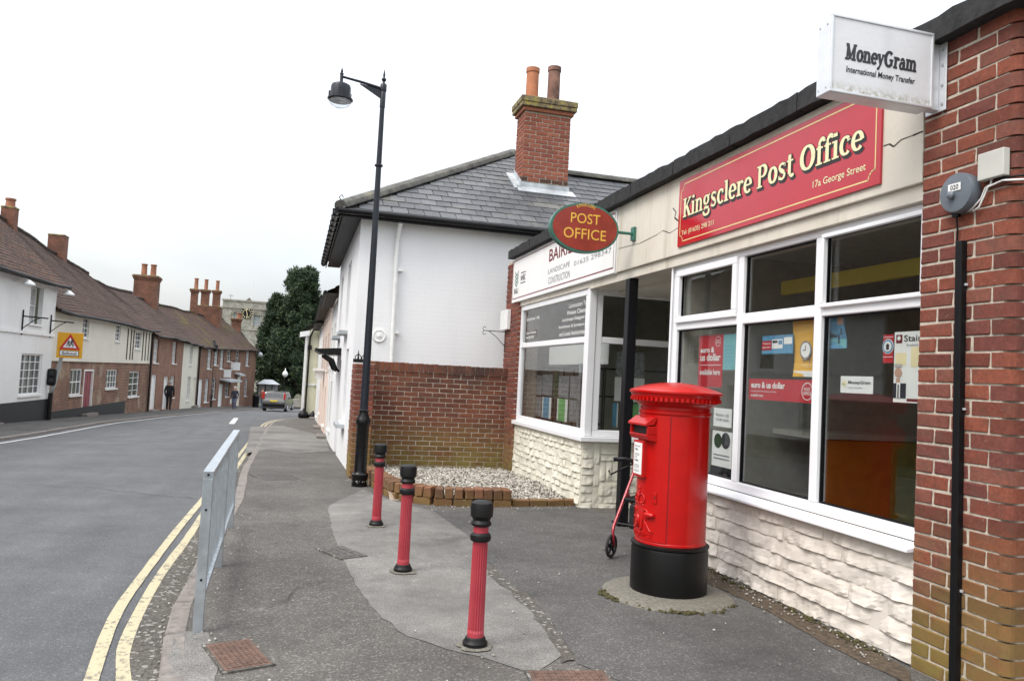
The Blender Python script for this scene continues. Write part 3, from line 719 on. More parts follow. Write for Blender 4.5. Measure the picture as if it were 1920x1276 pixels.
# brick pier at the near end, every brick its own
C_ = .0867
pier = MB(); pier.prism([(XF+.006, 3.749), (XF+.006, 3.19), (XF+.07, 3.133), (3.965, 3.133), (3.965, 3.749)], (0, 0, -.05), (1, 0, 0), (0, 1, 0), (0, 0, 42*C_+.05)); pier = pier.build('brick_pier', 'mortar', po)
rowA = [(0, .245), (.245, .496)]; rowB = [(0, .135), (.135, .375)]
lay(pier, (XF, 3.755, 0), -math.pi/2, [rowA if r % 2 == 0 else rowB for r in range(42)], C_, .10, 'brick_pier', .012)
def bull(Lx, Ly, Hh, flip):                                   # rounded corner brick, corner at origin
    m = MB(); r = .045; poly = [(Lx, 0), (Lx, Ly), (0, Ly), (0, r)]+[(r-r*math.cos(a), r-r*math.sin(a)) for a in (math.pi/8, math.pi/4, 3*math.pi/8)]+[(r, 0)]
    m.prism(poly, (0, 0, -Hh/2), (1, 0, 0), (0, 1, 0), (0, 0, Hh)); o = m.build('brick', 'brick_pier'); me = o.data; bpy.data.objects.remove(o)
    return me
bA, bB = bull(.238, .124, C_-.012, 0), bull(.122, .240, C_-.012, 1)
for r in range(42):
    put(bA if r % 2 == 0 else bB, 'brick', pier, (XF-.001+random.uniform(-.002, .003), 3.127+random.uniform(-.002, .003), (r+.5)*C_))
lay(pier, (XF, 3.127, 0), 0, [([(.247, .378)] if r % 2 == 0 else [(.131, .376)])+[(.378, .445)] for r in range(42)], C_, .10, 'brick_pier', .012)
# painted rock-faced blocks under the windows
def stone_mesh(w, h, d, mat, seed, rough=.55):
    """rock-faced block: a projecting lower ledge that breaks up unevenly along its length"""
    rr = random.Random(seed); nx, nz_ = max(4, int(w/.035)), 5; bm = bmesh.new(); vs = {}; sx = rr.uniform(0, 90); prof = (.15, 1.0, .85, .62, .48, .28)
    for i in range(nx+1):
        for j in range(nz_+1):
            ex, ez = i in (0, nx), j in (0, nz_); x, z = w*(i/nx-.5), h*((0, .10, .32, .55, .78, 1)[j]-.5); q = (x+sx, z, sx*.7)
            f = .62+1.0*mnoise.noise((q[0]*6, q[1]*6, q[2]))+rough*mnoise.noise((q[0]*21, q[1]*17, q[2]+9))
            dp = d*max(.02, prof[j]*f)*(.55 if ex else 1.0)
            vs[i, j] = bm.verts.new((x+(0 if ex else rr.uniform(-.005, .005)), -dp, z+(.008*mnoise.noise((q[0]*7, j*5, sx)) if j in (0, 1, nz_) else rr.uniform(-.004, .004))))
    for i in range(nx):
        for j in range(nz_): bm.faces.new((vs[i, j], vs[i+1, j], vs[i+1, j+1], vs[i, j+1]))
    b0 = [bm.verts.new((x*w/2, .03, z*h/2)) for x, z in ((-1, -1), (1, -1), (1, 1), (-1, 1))]
    bm.faces.new([vs[i, 0] for i in range(nx, -1, -1)]+[b0[0], b0[1]]); bm.faces.new([vs[i, nz_] for i in range(nx+1)]+[b0[2], b0[3]])
    bm.faces.new([vs[0, j] for j in range(nz_+1)]+[b0[3], b0[0]]); bm.faces.new([vs[nx, j] for j in range(nz_, -1, -1)]+[b0[1], b0[2]])
    bmesh.ops.recalc_face_normals(bm, faces=bm.faces); me = bpy.data.meshes.new('stone_block'); bm.to_mesh(me); bm.free(); me.materials.append(MATS[mat]); return me
def stones(parent, org, ang, width, z0, z1, rows, lens, d, mat, seed, gap=.007, vert=0):
    rr = random.Random(seed); u = Vector((math.cos(ang), math.sin(ang), 0)); cuts = [z0]
    for r in range(rows): cuts.append(z0+(z1-z0)*(r+1)/rows+(rr.uniform(-.016, .016) if r < rows-1 else 0))
    cache = []
    for r in range(rows):
        x = 0.0; h = cuts[r+1]-cuts[r]-gap
        while x < width-.02:
            w = min(width-x, rr.uniform(*lens))
            if width-x-w < .12: w = width-x
            me = stone_mesh(w-gap, h, d*rr.uniform(.7, 1.25), mat, rr.random())
            put(me, 'stone_block', parent, Vector(org)+u*(x+w/2)+UZ*((cuts[r]+cuts[r+1])/2), ang+rr.uniform(-.004, .004)); x += w
pl = MB(); pl.box(3.556, 3.70, 3.757, 6.99, -.05, .652); pl = pl.build('plinth', 'stone_paint', po)
stones(pl, (3.558, 6.98, 0), -math.pi/2, 3.222, .0, .648, 6, (.4, 1.1), .034, 'stone_paint', 5)
# window frame and panes
def frame_y(m, X0, X1, y0, y1, z0, z1, w):                    # rectangular frame lying in a plane X = const, pieces butted
    m.box(X0, X1, y0, y1, z0, z0+w); m.box(X0, X1, y0, y1, z1-w, z1); m.box(X0, X1, y0, y0+w, z0+w, z1-w); m.box(X0, X1, y1-w, y1, z0+w, z1-w)
def frame_x(m, Y0, Y1, x0, x1, z0, z1, w):
    m.box(x0, x1, Y0, Y1, z0, z0+w); m.box(x0, x1, Y0, Y1, z1-w, z1); m.box(x0, x0+w, Y0, Y1, z0+w, z1-w); m.box(x1-w, x1, Y0, Y1, z0+w, z1-w)
m = MB(); zb, zt, tr0, tr1 = .705, 2.741, 2.108, 2.196
ym = [3.758, 4.787, 5.815, 7.02]
m.box(3.60, 3.68, 3.758, 7.02, zb, zb+.075); m.box(3.60, 3.68, 3.758, 7.02, zt-.055, zt)
m.box(3.60, 3.68, 3.758, 3.785, zb+.075, zt-.055); m.box(3.60, 3.68, 6.945, 7.02, zb+.075, zt-.055)
for yy in ym[1:3]: m.box(3.598, 3.68, yy-.04, yy+.04, zb+.075, zt-.055)
for a, b in ((3.785, ym[1]-.04), (ym[1]+.04, ym[2]-.04), (ym[2]+.04, 6.945)): m.box(3.601, 3.68, a, b, tr0, tr1)
wf = m.build('window_frame', 'white_upvc', po, bevel=.008)
m = MB(); frame_y(m, 3.575, 3.615, ym[2]+.045, 6.95, tr1-.02, zt-.045, .062); m.build('opening_sash', 'white_upvc', wf, bevel=.006)
m = MB(); frame_y(m, 3.575, 3.615, 3.785, ym[1]-.045, tr1-.03, zt-.045, .030); m.build('opening_sash', 'white_upvc', wf, bevel=.006)
for a, b in ((3.787, ym[1]-.042), (ym[1]+.042, ym[2]-.042), (ym[2]+.042, 6.943)):
    for z0, z1 in ((zb+.077, tr0-.002), (tr1+.002, zt-.057)):
        m = MB(); m.box(3.640, 3.646, a, b, z0, z1); m.build('pane', 'window_glass', wf)
        m = MB(); frame_y(m, 3.628, 3.658, a, b, z0, z1, .010); m.build('gasket', 'black_plastic', wf)
m = MB(); m.prism([(3.478, .655), (3.478, .675), (3.60, .703), (3.60, .655)], (0, 3.757, 0), (1, 0, 0), (0, 0, 1), (0, 3.262, 0)); m.build('sill', 'white_upvc', wf, bevel=.004)
m = MB(); m.tube([(3.58, 7.035, .06), (3.58, 7.035, 2.74)], .012, 8); m.build('door_frame_edge', 'white_upvc', po)
boxpart('corner_post', 'white_upvc', po, 3.60, 3.68, 7.022, 7.06, 0, 2.741)

# ------------------------------------------------------------------ office next door
of = thing('landscape_office', (XF, 10.9, 0), 'small office with white bay window, rubble plinth and white fascia board', 'building')
boxpart('fascia', 'sign_board_white', of, XF+.004, 3.76, 8.357, 12.86, 2.835, 3.617)
boxpart('soffit', 'fascia_cream', of, XF+.03, 3.95, 9.264, 12.46, 2.765, 2.832)
boxpart('lobby_ceiling', 'fascia_cream', of, 3.955, 5.3, 7.03, 9.262, 2.70, 2.742)
m = MB(); m.box(3.57, 8.3, 9.31, 9.33, 2.765, 3.44); m.box(5.0, 8.3, 9.31, 9.33, 0, 2.76); m.build('side_wall', 'cream_render', of)
boxpart('rear_wall', 'interior_wall', of, 6.4, 6.5, 9.34, 12.8, 0, 3.44)
boxpart('floor', 'interior_floor', of, 3.75, 6.38, 9.4, 12.7, .02, .06)
boxpart('far_wall', 'interior_wall', of, 3.7, 6.4, 12.72, 12.82, 0, 3.44)
# brick end pier
pr_ = MB(); pr_.box(XF+.012, 3.9, 12.475, 13.28, -.3, 3.60); pr_ = pr_.build('brick_pier', 'mortar', of)
lay(pr_, (XF, 13.29, -.087), -math.pi/2, bond(.825, 42, .245), C_, .10, 'brick_pier', .011)
# windows
def shop_front(parent, along_y, a0, a1, P, z0, z1, tz, parts_right=True):
    m = MB(); w = .085
    if along_y:
        frame_y(m, P, P+.07, a0, a1, z0, z1, w); m.box(P+.005, P+.065, a0+w, a1-w, tz-.04, tz+.04)
    else:
        frame_x(m, P, P+.07, a0, a1, z0, z1, w); m.box(a0+w, a1-w, P+.005, P+.065, tz-.04, tz+.04)
    f = m.build('window_frame', 'white_upvc', parent, bevel=.008)
    for q0, q1 in ((z0+w, tz-.04), (tz+.04, z1-w)):
        m = MB()
        if along_y: m.box(P+.035, P+.041, a0+w, a1-w, q0, q1)
        else: m.box(a0+w, a1-w, P+.035, P+.041, q0, q1)
        m.build('pane', 'window_glass', f)
    return f
fw = shop_front(of, True, 9.345, 12.46, 3.57, .86, 2.763, 2.10)
fr_ = shop_front(of, False, 3.665, 4.99, 9.262, .86, 2.763, 2.10)
boxpart('corner_post', 'white_upvc', of, 3.555, 3.662, 9.25, 9.343, .86, 2.763, bevel=.012)
m = MB(); m.box(3.495, 3.64, 9.19, 12.465, .80, .858); m.box(3.641, 5.0, 9.19, 9.33, .80, .858); m.build('sill', 'white_upvc', of, bevel=.006)
pl = MB(); pl.box(3.560, 3.72, 9.288, 12.47, -.2, .798); pl.box(3.721, 5.34, 9.284, 9.40, -.2, .798); pl = pl.build('plinth', 'stone_paint_pale', of)
stones(pl, (3.560, 12.46, 0), -math.pi/2, 3.165, -.10, .795, 9, (.10, .42), .030, 'stone_paint_pale', 8, .003)
stones(pl, (3.565, 9.285, 0), 0, .16, -.08, .795, 8, (.2, .3), .022, 'stone_paint_pale', 9, .005)
stones(pl, (3.725, 9.285, 0), 0, .085, -.08, .795, 3, (.2, .3), .022, 'stone_paint_pale', 10, .008)
stones(pl, (3.81, 9.285, 0), 0, .26, -.08, .10, 2, (.25, .3), .028, 'stone_paint_pale', 11, .008)
stones(pl, (3.81, 9.285, 0), 0, .26, .10, .28, 1, (.25, .3), .030, 'stone_paint_pale', 12, .008)
for i in range(3): stones(pl, (3.81+.0867*i, 9.285, 0), 0, .0867, .28, .55, 1, (.09, .1), .026, 'stone_paint_pale', 13+i, .008)
stones(pl, (3.81, 9.285, 0), 0, .26, .55, .795, 3, (.25, .3), .026, 'stone_paint_pale', 17, .008)
stones(pl, (4.07, 9.285, 0), 0, 1.2, -.08, .795, 8, (.25, .5), .026, 'stone_paint_pale', 18, .007)

# window display inside the office
def display(y_or_x, along_y, spots, name, label):
    r = thing(name, (3.9, 10.8, .85) if along_y else (4.3, 9.6, .85), label, 'window display'); z = 0
    mbs = {}
    for (a0, a1, z0, z1, mat) in spots:
        m = MB()
        if along_y: m.box(3.90, 3.904, a0, a1, z0, z1)
        else: m.box(a0, a1, 9.60, 9.604, z0, z1)
        c = m.build('card', mat, r)
        if mat in ('paper_cyan', 'paper_green'):
            m = MB(); w = (a1-a0)*.22
            if along_y:
                m.box(3.896, 3.899, a0, a0+w, z0, z1); m.box(3.896, 3.899, a1-w*.5, a1, z0, z1)
            else: m.box(a1-w, a1, 9.596, 9.599, z0, z1)
            m.build('card_border', 'paper_white', c)
    m = MB()
    if along_y:
        for zz in (1.00, 1.37, 1.74): m.box(3.915, 3.93, 9.5, 12.2, zz-.012, zz+.012)
        for yy in (9.55, 9.98, 10.5, 10.75, 11.2, 11.65): m.box(3.932, 3.945, yy-.008, yy+.008, .87, 1.76)
    else:
        for zz in (1.37, 1.74): m.box(3.7, 4.95, 9.615, 9.63, zz-.012, zz+.012)
        for xx in (3.95, 4.45, 4.9): m.box(xx-.008, xx+.008, 9.632, 9.645, .87, 1.76)
    m.build('wire_rack', 'black_plastic', r); return r
rectX = lambda x0, y0, x1, y1, X: (onX(x1, (y0+y1)/2, X).y, onX(x0, (y0+y1)/2, X).y, onX((x0+x1)/2, y1, X).z, onX((x0+x1)/2, y0, X).z)
def cx(px0, py0, px1, py1): return tuple(px0/6.194*0+v for v in (960+px0/6.194, 640+py0/6.194, 960+px1/6.194, 640+py1/6.194))
sp = []
for (a, b, c, d, mt) in ((350, 645, 455, 890, 'paper_cyan'), (525, 665, 645, 925, 'paper_green'), (255, 390, 345, 620, 'print_grey'), (352, 385, 465, 625, 'print_grey'), (540, 400, 660, 650, 'print_grey'), (672, 400, 785, 660, 'print_grey'), (250, 640, 340, 860, 'print_grey'), (660, 680, 775, 930, 'print_grey'), (480, 330, 540, 640, 'foliage_dark')):
    sp.append((*rectX(*cx(a, b, c, d), 3.90), mt))
display(0, True, sp, 'window_display', 'rack of dark photo prints with blue and green cards behind front window')
sp = []
for (a, b, c, d, mt) in ((1160, 715, 1235, 990, 'paper_cyan'), (1360, 725, 1500, 1000, 'paper_green'), (1185, 430, 1540, 690, 'paper_white'), (1205, 135, 1545, 405, 'print_grey')):
    q = cx(a, b, c, d); p0, p1 = onY(q[0], q[3], 9.6), onY(q[2], q[1], 9.6); sp.append((p0.x, p1.x, p0.z, p1.z, mt))
display(0, False, sp, 'window_display', 'rack with white sheet and blue and green cards behind lobby side window')
boxpart('reflection_sheet', 'paper_white', None, 3.95, 3.955, 9.5, 12.0, 1.80, 2.09); tag(bpy.data.objects['reflection_sheet'], 'pale sheet standing in for a reflection behind the office front window', 'reflection')  # pale sheet added in place of the white reflection high in the lower pane
m = MB()
for i in range(6): m.box(3.72, 3.98, 9.86, 9.90, .90+i*.15, .93+i*.15)
m.box(3.70, 3.72, 9.84, 9.92, .06, 1.8); m.box(3.98, 4.0, 9.84, 9.92, .06, 1.8)
tag(m.build('shelf_rack', 'galvanised', None), 'grey leaflet rack standing behind the lobby side window', 'rack')

# ------------------------------------------------------------------ signs on the fascia
def panel_y(name, label, cat, y_left, y_right, z0, z1, X, th, mat):
    r = thing(name, (X, (y_left+y_right)/2, z0), label, cat); boxpart('board', mat, r, X-th, X-.001, y_right, y_left, z0, z1, bevel=.002); return r
ps = panel_y('fascia_sign', 'glossy red name board with cream serif lettering above the post office window', 'sign', 6.815, 4.085, 2.908, 3.555, XF, .018, 'sign_red')
o_ = Vector((XF-.018, 6.815, 2.908)); WB, HB = 2.73, .647
m = MB(); e = .045; r_ = .06; t_ = .010
path = [(e+r_, e), (WB-e-r_, e)]+[(WB-e-r_*math.cos(a), e+r_*math.sin(a)) for a in (math.pi*.15, math.pi*.3, math.pi*.42)]+[(WB-e, e+r_), (WB-e, HB-e-r_)]+[(WB-e-r_*math.sin(a), HB-e-r_*math.cos(a)) for a in (math.pi*.08, math.pi*.2, math.pi*.35)]+[(WB-e-r_, HB-e), (e+r_, HB-e)]+[(e+r_*math.cos(a), HB-e-r_*math.sin(a)) for a in (math.pi*.15, math.pi*.3, math.pi*.42)]+[(e, HB-e-r_), (e, e+r_)]+[(e+r_*math.sin(a), e+r_*math.cos(a)) for a in (math.pi*.08, math.pi*.2, math.pi*.35)]
for a, b in zip(path, path[1:]+path[:1]):
    A, B = Vector((a[0], a[1])), Vector((b[0], b[1])); d = (B-A).normalized(); n_ = Vector((-d.y, d.x))*t_/2; A = A-d*.003; B = B+d*.003
    m.face([o_+UYm*q.x+UZ*q.y+Vector((-.0012, 0, 0)) for q in (A-n_, B-n_, B+n_, A+n_)])
m.build('gold_border', 'sign_gold', ps)
# slab-serif stroke alphabet: strokes of (x, y, half width); unit = x-height 1
def arc(cx_, cy_, rx, ry, a0, a1, w0, w1, n=14):
    return [(cx_+rx*math.cos(math.radians(a0+(a1-a0)*i/n)), cy_+ry*math.sin(math.radians(a0+(a1-a0)*i/n)),
             w0+(w1-w0)*abs(math.cos(math.radians(a0+(a1-a0)*i/n)))) for i in range(n+1)]
TH, TN, SF = .135, .06, .05
def stem(x, y0, y1, w=TH): return [(x, y0, w), (x, y1, w)]
def serif(x, y, l=.27, r=.27): return [(x-l, y, SF), (x+r, y, SF)]
GLY = {
 'K': (1.22, [stem(.28, 0, 1.42), serif(.28, .05), serif(.28, 1.37), [(.40, .66, .07), (.98, 1.34, .07)], [(.55, .80, .14), (1.0, .08, .14)], serif(.98, 1.37, .2, .2), serif(1.02, .05, .22, .2)]),
 'i': (.56, [stem(.28, 0, 1.0), serif(.28, .05), serif(.2, .95, .18, .1), [(.28, 1.22, .14), (.28, 1.42, .14)]]),
 'n': (1.12, [stem(.28, 0, 1.0), serif(.28, .05, .26, .24), serif(.2, .95, .18, .1), arc(.56, .62, .28, .33, 170, 0, .06, .13), stem(.84, 0, .64), serif(.84, .05, .24, .26)]),
 'g': (1.0, [arc(.45, .66, .27, .30, 0, 360, .055, .13, 22), [(.66, .9, .06), (.92, .98, .07)], arc(.46, .02, .24, .2, 150, 200, .06, .07, 6), [(.25, .16, .08), (.5, .1, .10), (.78, .06, .10)], arc(.48, -.2, .36, .22, 40, -200, .07, .11, 22)]),
 's': (.84, [arc(.42, .73, .24, .24, 40, 200, .065, .10, 12), [(.20, .66, .10), (.42, .52, .14), (.64, .38, .10)], arc(.42, .28, .25, .25, 20, -150, .065, .10, 14), stem(.70, .74, .98, .035), stem(.14, .02, .28, .035)]),
 'c': (.9, [arc(.50, .5, .33, .46, 45, 315, .06, .14, 22), [(.72, .78, .12), (.74, .72, .12)]]),
 'l': (.56, [stem(.28, 0, 1.45), serif(.28, .05), serif(.2, 1.40, .18, .1)]),
 'e': (.94, [arc(.48, .5, .33, .46, 0, 318, .06, .14, 24), [(.20, .52, .055), (.80, .52, .055)]]),
 'r': (.82, [stem(.28, 0, 1.0), serif(.28, .05, .26, .26), serif(.2, .95, .18, .1), arc(.58, .62, .26, .32, 165, 60, .06, .1, 8), [(.68, .86, .12), (.70, .78, .12)]]),
 'P': (1.16, [stem(.30, 0, 1.42), serif(.30, .05, .28, .3), serif(.24, 1.37, .22, .1), arc(.58, 1.03, .36, .345, 90, -90, .06, .15, 16), [(.30, 1.375, .055), (.6, 1.375, .055)], [(.30, .685, .055), (.6, .685, .055)]]),
 'o': (.98, [arc(.49, .5, .33, .46, 0, 360, .06, .145, 26)]),
 't': (.68, [stem(.30, .16, 1.32), serif(.34, .95, .30, .28), arc(.52, .22, .22, .19, 180, 320, .12, .07, 8)]),
 'O': (1.42, [arc(.70, .71, .50, .66, 0, 360, .065, .17, 32)]),
 'f': (.66, [stem(.28, 0, 1.1), serif(.28, .05), serif(.30, .95, .26, .28), arc(.52, 1.12, .24, .3, 180, 40, .13, .09, 8), [(.70, 1.30, .10), (.71, 1.24, .10)]]),
 ' ': (.52, []),
 'M': (1.6, [stem(.28, 0, 1.42, .07), serif(.28, .05, .22, .22), [(.26, 1.36, .16), (.74, .1, .16)], [(.74, .1, .06), (1.2, 1.36, .06)], stem(1.24, 0, 1.42), serif(1.24, .05, .26, .26), serif(.22, 1.37, .16, .1), serif(1.28, 1.37, .1, .2)]),
 'y': (.98, [[(.20, .95, .13), (.52, .10, .13)], [(.82, .95, .06), (.50, .05, .07), (.30, -.34, .09), (.12, -.36, .08)], serif(.20, .95, .18, .18), serif(.82, .95, .16, .16)]),
 'G': (1.42, [arc(.70, .71, .50, .66, 48, 320, .065, .17, 26), stem(1.10, .18, .66, .13), serif(1.08, .64, .26, .22)]),
 'a': (.98, [arc(.42, .30, .26, .28, 0, 360, .055, .12, 20), stem(.72, .06, .66), arc(.46, .66, .26, .28, 0, 150, .10, .06, 10), serif(.8, .05, .1, .16)]),
 'm': (1.66, [stem(.28, 0, 1.0), serif(.28, .05, .26, .22), serif(.2, .95, .18, .1), arc(.54, .62, .27, .33, 170, 0, .06, .13), stem(.81, 0, .64), serif(.81, .05, .2, .2), arc(1.08, .62, .27, .33, 170, 0, .06, .13), stem(1.35, 0, .64), serif(1.35, .05, .22, .26)]),
}
def stroke_text(text, grow=0.0):
    """list of quads in text space, with the total width"""
    qs = []; x = 0
    for ch in text:
        adv, strokes = GLY[ch]
        for st in strokes:
            L_, R_ = [], []
            for i, (px, py, w) in enumerate(st):
                a = st[max(i-1, 0)]; b = st[min(i+1, len(st)-1)]; d = Vector((b[0]-a[0], b[1]-a[1]))
                if d.length < 1e-6: d = Vector((st[1][0]-st[-2][0], st[1][1]-st[-2][1]))
                d.normalize(); n_ = Vector((-d.y, d.x))*(w+grow); e_ = d*(grow if i in (0, len(st)-1) else 0)*(-1 if i == 0 else 1)
                L_.append((px+x+n_.x+e_.x, py+n_.y+e_.y)); R_.append((px+x-n_.x+e_.x, py-n_.y+e_.y))
            qs.append([(L_[i], R_[i], R_[i+1], L_[i+1]) for i in range(len(st)-1)])
        x += adv
    return qs, x
def stroke_lettering(name, mat, parent, text, o, u, v, x0, x1, y0, xh, lift, grow=0, dx=0, dy=0, shear=0):
    qs, tw = stroke_text(text, grow); sx = (x1-x0)/tw; m = MB(); w = u.cross(v)
    for k, strip_ in enumerate(qs):
        for q in strip_:
            m.face([o+u*(x0+(p[0]+shear*p[1])*sx+dx)+v*(y0+p[1]*xh+dy)+w*(lift+.00012*(k % 9)) for p in q])
    return m.build(name, mat, parent)
for nm, mt, lf, gr, dx, dy in (('letter_shadow', 'sign_shadow', .0016, .05, .012, -.018), ('letter_outline', 'sign_shadow', .0032, .035, 0, 0), ('lettering', 'sign_cream', .0050, 0, 0, 0)):
    stroke_lettering(nm, mt, ps, 'Kingsclere Post Office', o_, UYm, UZ, .10, 2.58, .272, .128, lf, gr, dx, dy)
lettering('telephone_line', 'sign_cream', ps, 'Tel: (01635) 298 211', o_, UYm, UZ, .085, .68, .09, .148, .002, .004)
lettering('address_line', 'sign_cream', ps, '17a George Street', o_, UYm, UZ, 2.06, 2.60, .105, .172, .002, .006)
# white board of the office
os_ = panel_y('fascia_sign', 'long white company board with maroon border and grey lettering next to red board', 'sign', 12.86, 8.375, 2.842, 3.585, XF, .016, 'sign_board_white')
o_ = Vector((XF-.016, 12.86, 2.842)); WB, HB = 4.485, .743
m = MB()
for a, b, c, d in ((.03, WB-.03, .055, .072), (.03, WB-.03, HB-.035, HB-.02), (.03, .042, .073, HB-.036), (WB-.042, WB-.03, .073, HB-.036)):
    m.face([o_+UYm*x+UZ*z+Vector((-.0012, 0, 0)) for x, z in ((a, c), (b, c), (b, d), (a, d))])
m.build('border', 'print_maroon', os_)
def bp(x, y): p = onX(x, y, XF-.016); return 12.86-p.y, p.z-2.842
def btxt(nm, mat, s, px0, py0, px1, py1, bold=.0, lift=.002):   # corner pixels: left-bottom, right-top
    a, b = bp(px0, py0), bp(px1, py1); lettering(nm, mat, os_, s, o_, UYm, UZ, a[0], b[0], a[1], b[1]-(b[1]-a[1])*.0, lift, bold)
btxt('company_name', 'print_maroon', 'BAIRIE', 1029.5, 491, 1074, 448, .015)
btxt('company_line', 'print_grey', 'LANDSCAPE', 1028, 514, 1069, 489)
btxt('company_line', 'print_grey', 'CONSTRUCTION', 1028, 533, 1069, 506)
btxt('telephone_line', 'print_grey', '01635 298347', 1076, 499, 1147, 463)
lettering('badge_text', 'print_dark', os_, 'BALI', o_, UYm, UZ, .13, .37, .145, .235, .002, .02)
m = MB()
for i in range(4):
    for s_ in (-1, 1):
        b0 = Vector((.25, .25+.06*i)); pts = [b0, b0+Vector((s_*.10, .07)), b0+Vector((s_*.11, .11)), b0+Vector((0, .035))]
        if s_ < 0: pts = pts[::-1]
        m.face([o_+UYm*p.x+UZ*p.y+Vector((-.0015, 0, 0)) for p in pts])
m.build('leaf_emblem', 'oval_green', os_)
lettering('badge_text', 'print_dark', os_, 'NHBC', o_, UYm, UZ, .50, .78, .33, .43, .002, .02)
m = MB()
for z in (.285, .455): m.face([o_+UYm*x+UZ*(z+d)+Vector((-.0013, 0, 0)) for x, d in ((.5, 0), (.78, 0), (.78, .018), (.5, .018))])
m.build('badge_rule', 'print_dark', os_)
# oval hanging sign on its bracket
ov = thing('oval_sign', (3.0, 7.9, 2.95), 'oval red and green hanging sign on short bracket between the two fascias', 'sign')
cL, cR, cT, cB = onY(1032, 430, 7.83), onY(1160, 434, 7.83), onY(1098, 381, 7.83), onY(1098, 474, 7.83)
oc = Vector(((cL.x+cR.x)/2, 7.83, (cT.z+cB.z)/2)); rx, rz = (cR.x-cL.x)/2, (cT.z-cB.z)/2
def ell(rx_, rz_, n=56): return [(rx_*math.cos(2*math.pi*i/n), rz_*math.sin(2*math.pi*i/n)) for i in range(n)]
m = MB(); m.prism(ell(rx, rz), oc, UX, UZ, (0, .085, 0)); m.build('rim', 'oval_green', ov, smooth=40)
m = MB(); m.prism(ell(rx-.022, rz-.022), oc+Vector((0, -.004, 0)), UX, UZ, (0, .003, 0)); m.build('face_panel', 'oval_red', ov)
of_ = oc+Vector((0, -.0045, 0))
lettering('lettering', 'oval_gold', ov, 'POST', of_, UX, UZ, -.17, .17, .045, .155, .002, .004)
lettering('lettering', 'oval_gold', ov, 'OFFICE', of_, UX, UZ, -.245, .245, -.125, -.01, .002, .004)
vs, fs = text_mesh('KINGSCLERE', 1, .005); vs = fit(vs, -.15, .15, 0, .036); m = MB()
m.raw([of_+UX*((.205+v[1])*math.sin(v[0]/.30))+UZ*(-.0+(.235+v[1])*math.cos(v[0]/.30))+Vector((0, -.002, 0)) for v in vs], fs); m.build('town_name', 'oval_gold', ov)
m = MB(); m.tube([(oc.x+rx-.02, 7.872, oc.z), (3.50, 7.872, oc.z)], .017, 10); m.box(3.488, XF-.002, 7.83, 7.915, oc.z-.075, oc.z+.075); m.build('bracket', 'oval_green', ov, bevel=.003)
# projecting box sign on the pier
Y0 = 3.60; a, b = onY(1559.5, 24.5, Y0), onY(1744, 200, Y0)
bx0, bx1, bz0, bz1 = a.x, onY(1751, 63, Y0).x, b.z-.01, a.z
mg = thing('box_sign', ((bx0+bx1)/2, Y0, bz0), 'weathered white projecting box sign bolted to top of brick pier', 'sign')
m = MB(); m.box(bx0, bx1, Y0+.006, Y0+.115, bz0, bz1); m.build('casing', 'aluminium', mg, bevel=.004)
m = MB(); frame_x(m, Y0-.006, Y0+.004, bx0, bx1, bz0, bz1, .014); m.build('trim', 'aluminium', mg, bevel=.002)
m = MB(); m.box(bx0+.0145, bx1-.0145, Y0, Y0+.005, bz0+.0145, bz1-.0145); m.build('face_panel', 'box_sign_white', mg)
m = MB(); m.box(bx1+.001, 3.505, Y0+.03, Y0+.09, bz0+.01, bz1-.03); m.box(3.506, XF-.006, Y0-.02, Y0+.13, bz0+.0, bz1-.02); m.build('mounting_plate', 'aluminium', mg, bevel=.003)
m = MB()
for z in (.05, .15, .28, .37): m.lathe([(.009, 0), (.009, .004), (.004, .008)], (0, 0, 0), 8); 
m = MB()
for z in (.04, .15, .27, .36): m.obox((3.504, Y0+.005, bz0+z), (.004, 0, 0), (0, .007, 0), (0, 0, .007))
for z in (.03, .39):
    for yy in (.03, .095): m.obox((bx0-.001, Y0+yy, bz0+z), (.002, 0, 0), (0, .004, 0), (0, 0, .004))
m.build('bolt', 'lead', mg)
om = Vector((bx0, Y0, bz0)); wm = bx1-bx0
stroke_lettering('lettering', 'print_dark', mg, 'MoneyGram', om, UX, UZ, wm*.135, wm*.83, .196, .062, .0012, .055, 0, 0, .12)
lettering('lettering', 'print_dark', mg, 'International Money Transfer', om, UX, UZ, wm*.15, wm*.82, .112, .158, .002, .022, .12)
# alarm bell, junction box, cables, conduit
bc = onX(1797, 362, XF-.05)
bl = thing('alarm_bell', (XF, bc.y, bc.z-.1), 'round grey alarm bell on the brick pier under junction box', 'alarm bell')
def lathe_x(prof, c, n=28):                                   # lathe about an axis along -X
    m = MB(); m.lathe(prof, (0, 0, 0), n); m.v = [(c[0]-z, c[1]+x, c[2]+y) for x, y, z in m.v]; m.f = [f[::-1] for f in m.f]; return m
lathe_x([(.108, 0), (.112, .01), (.112, .055), (.106, .068), (.06, .074), (.001, .076)], (XF-.004, bc.y, bc.z)).build('gong', 'bell_grey', bl, smooth=35)
lathe_x([(.022, 0), (.022, .018), (.012, .026), (.001, .028)], (XF-.081, bc.y+.012, bc.z-.015), 14).build('centre_cap', 'bell_grey', bl, smooth=35)
m = MB(); q = Vector((XF-.082, bc.y+.042, bc.z+.028))
m.obox(q+UYm*.045, (.0012, 0, 0), (0, .042, 0), (0, 0, .021)); m.build('label_plate', 'paper_white', bl)
lettering('label_marks', 'print_dark', bl, '020', q+UYm*.012+Vector((-.0016, 0, 0)), UYm, UZ, .008, .062, -.014, .014, .0012, .01)
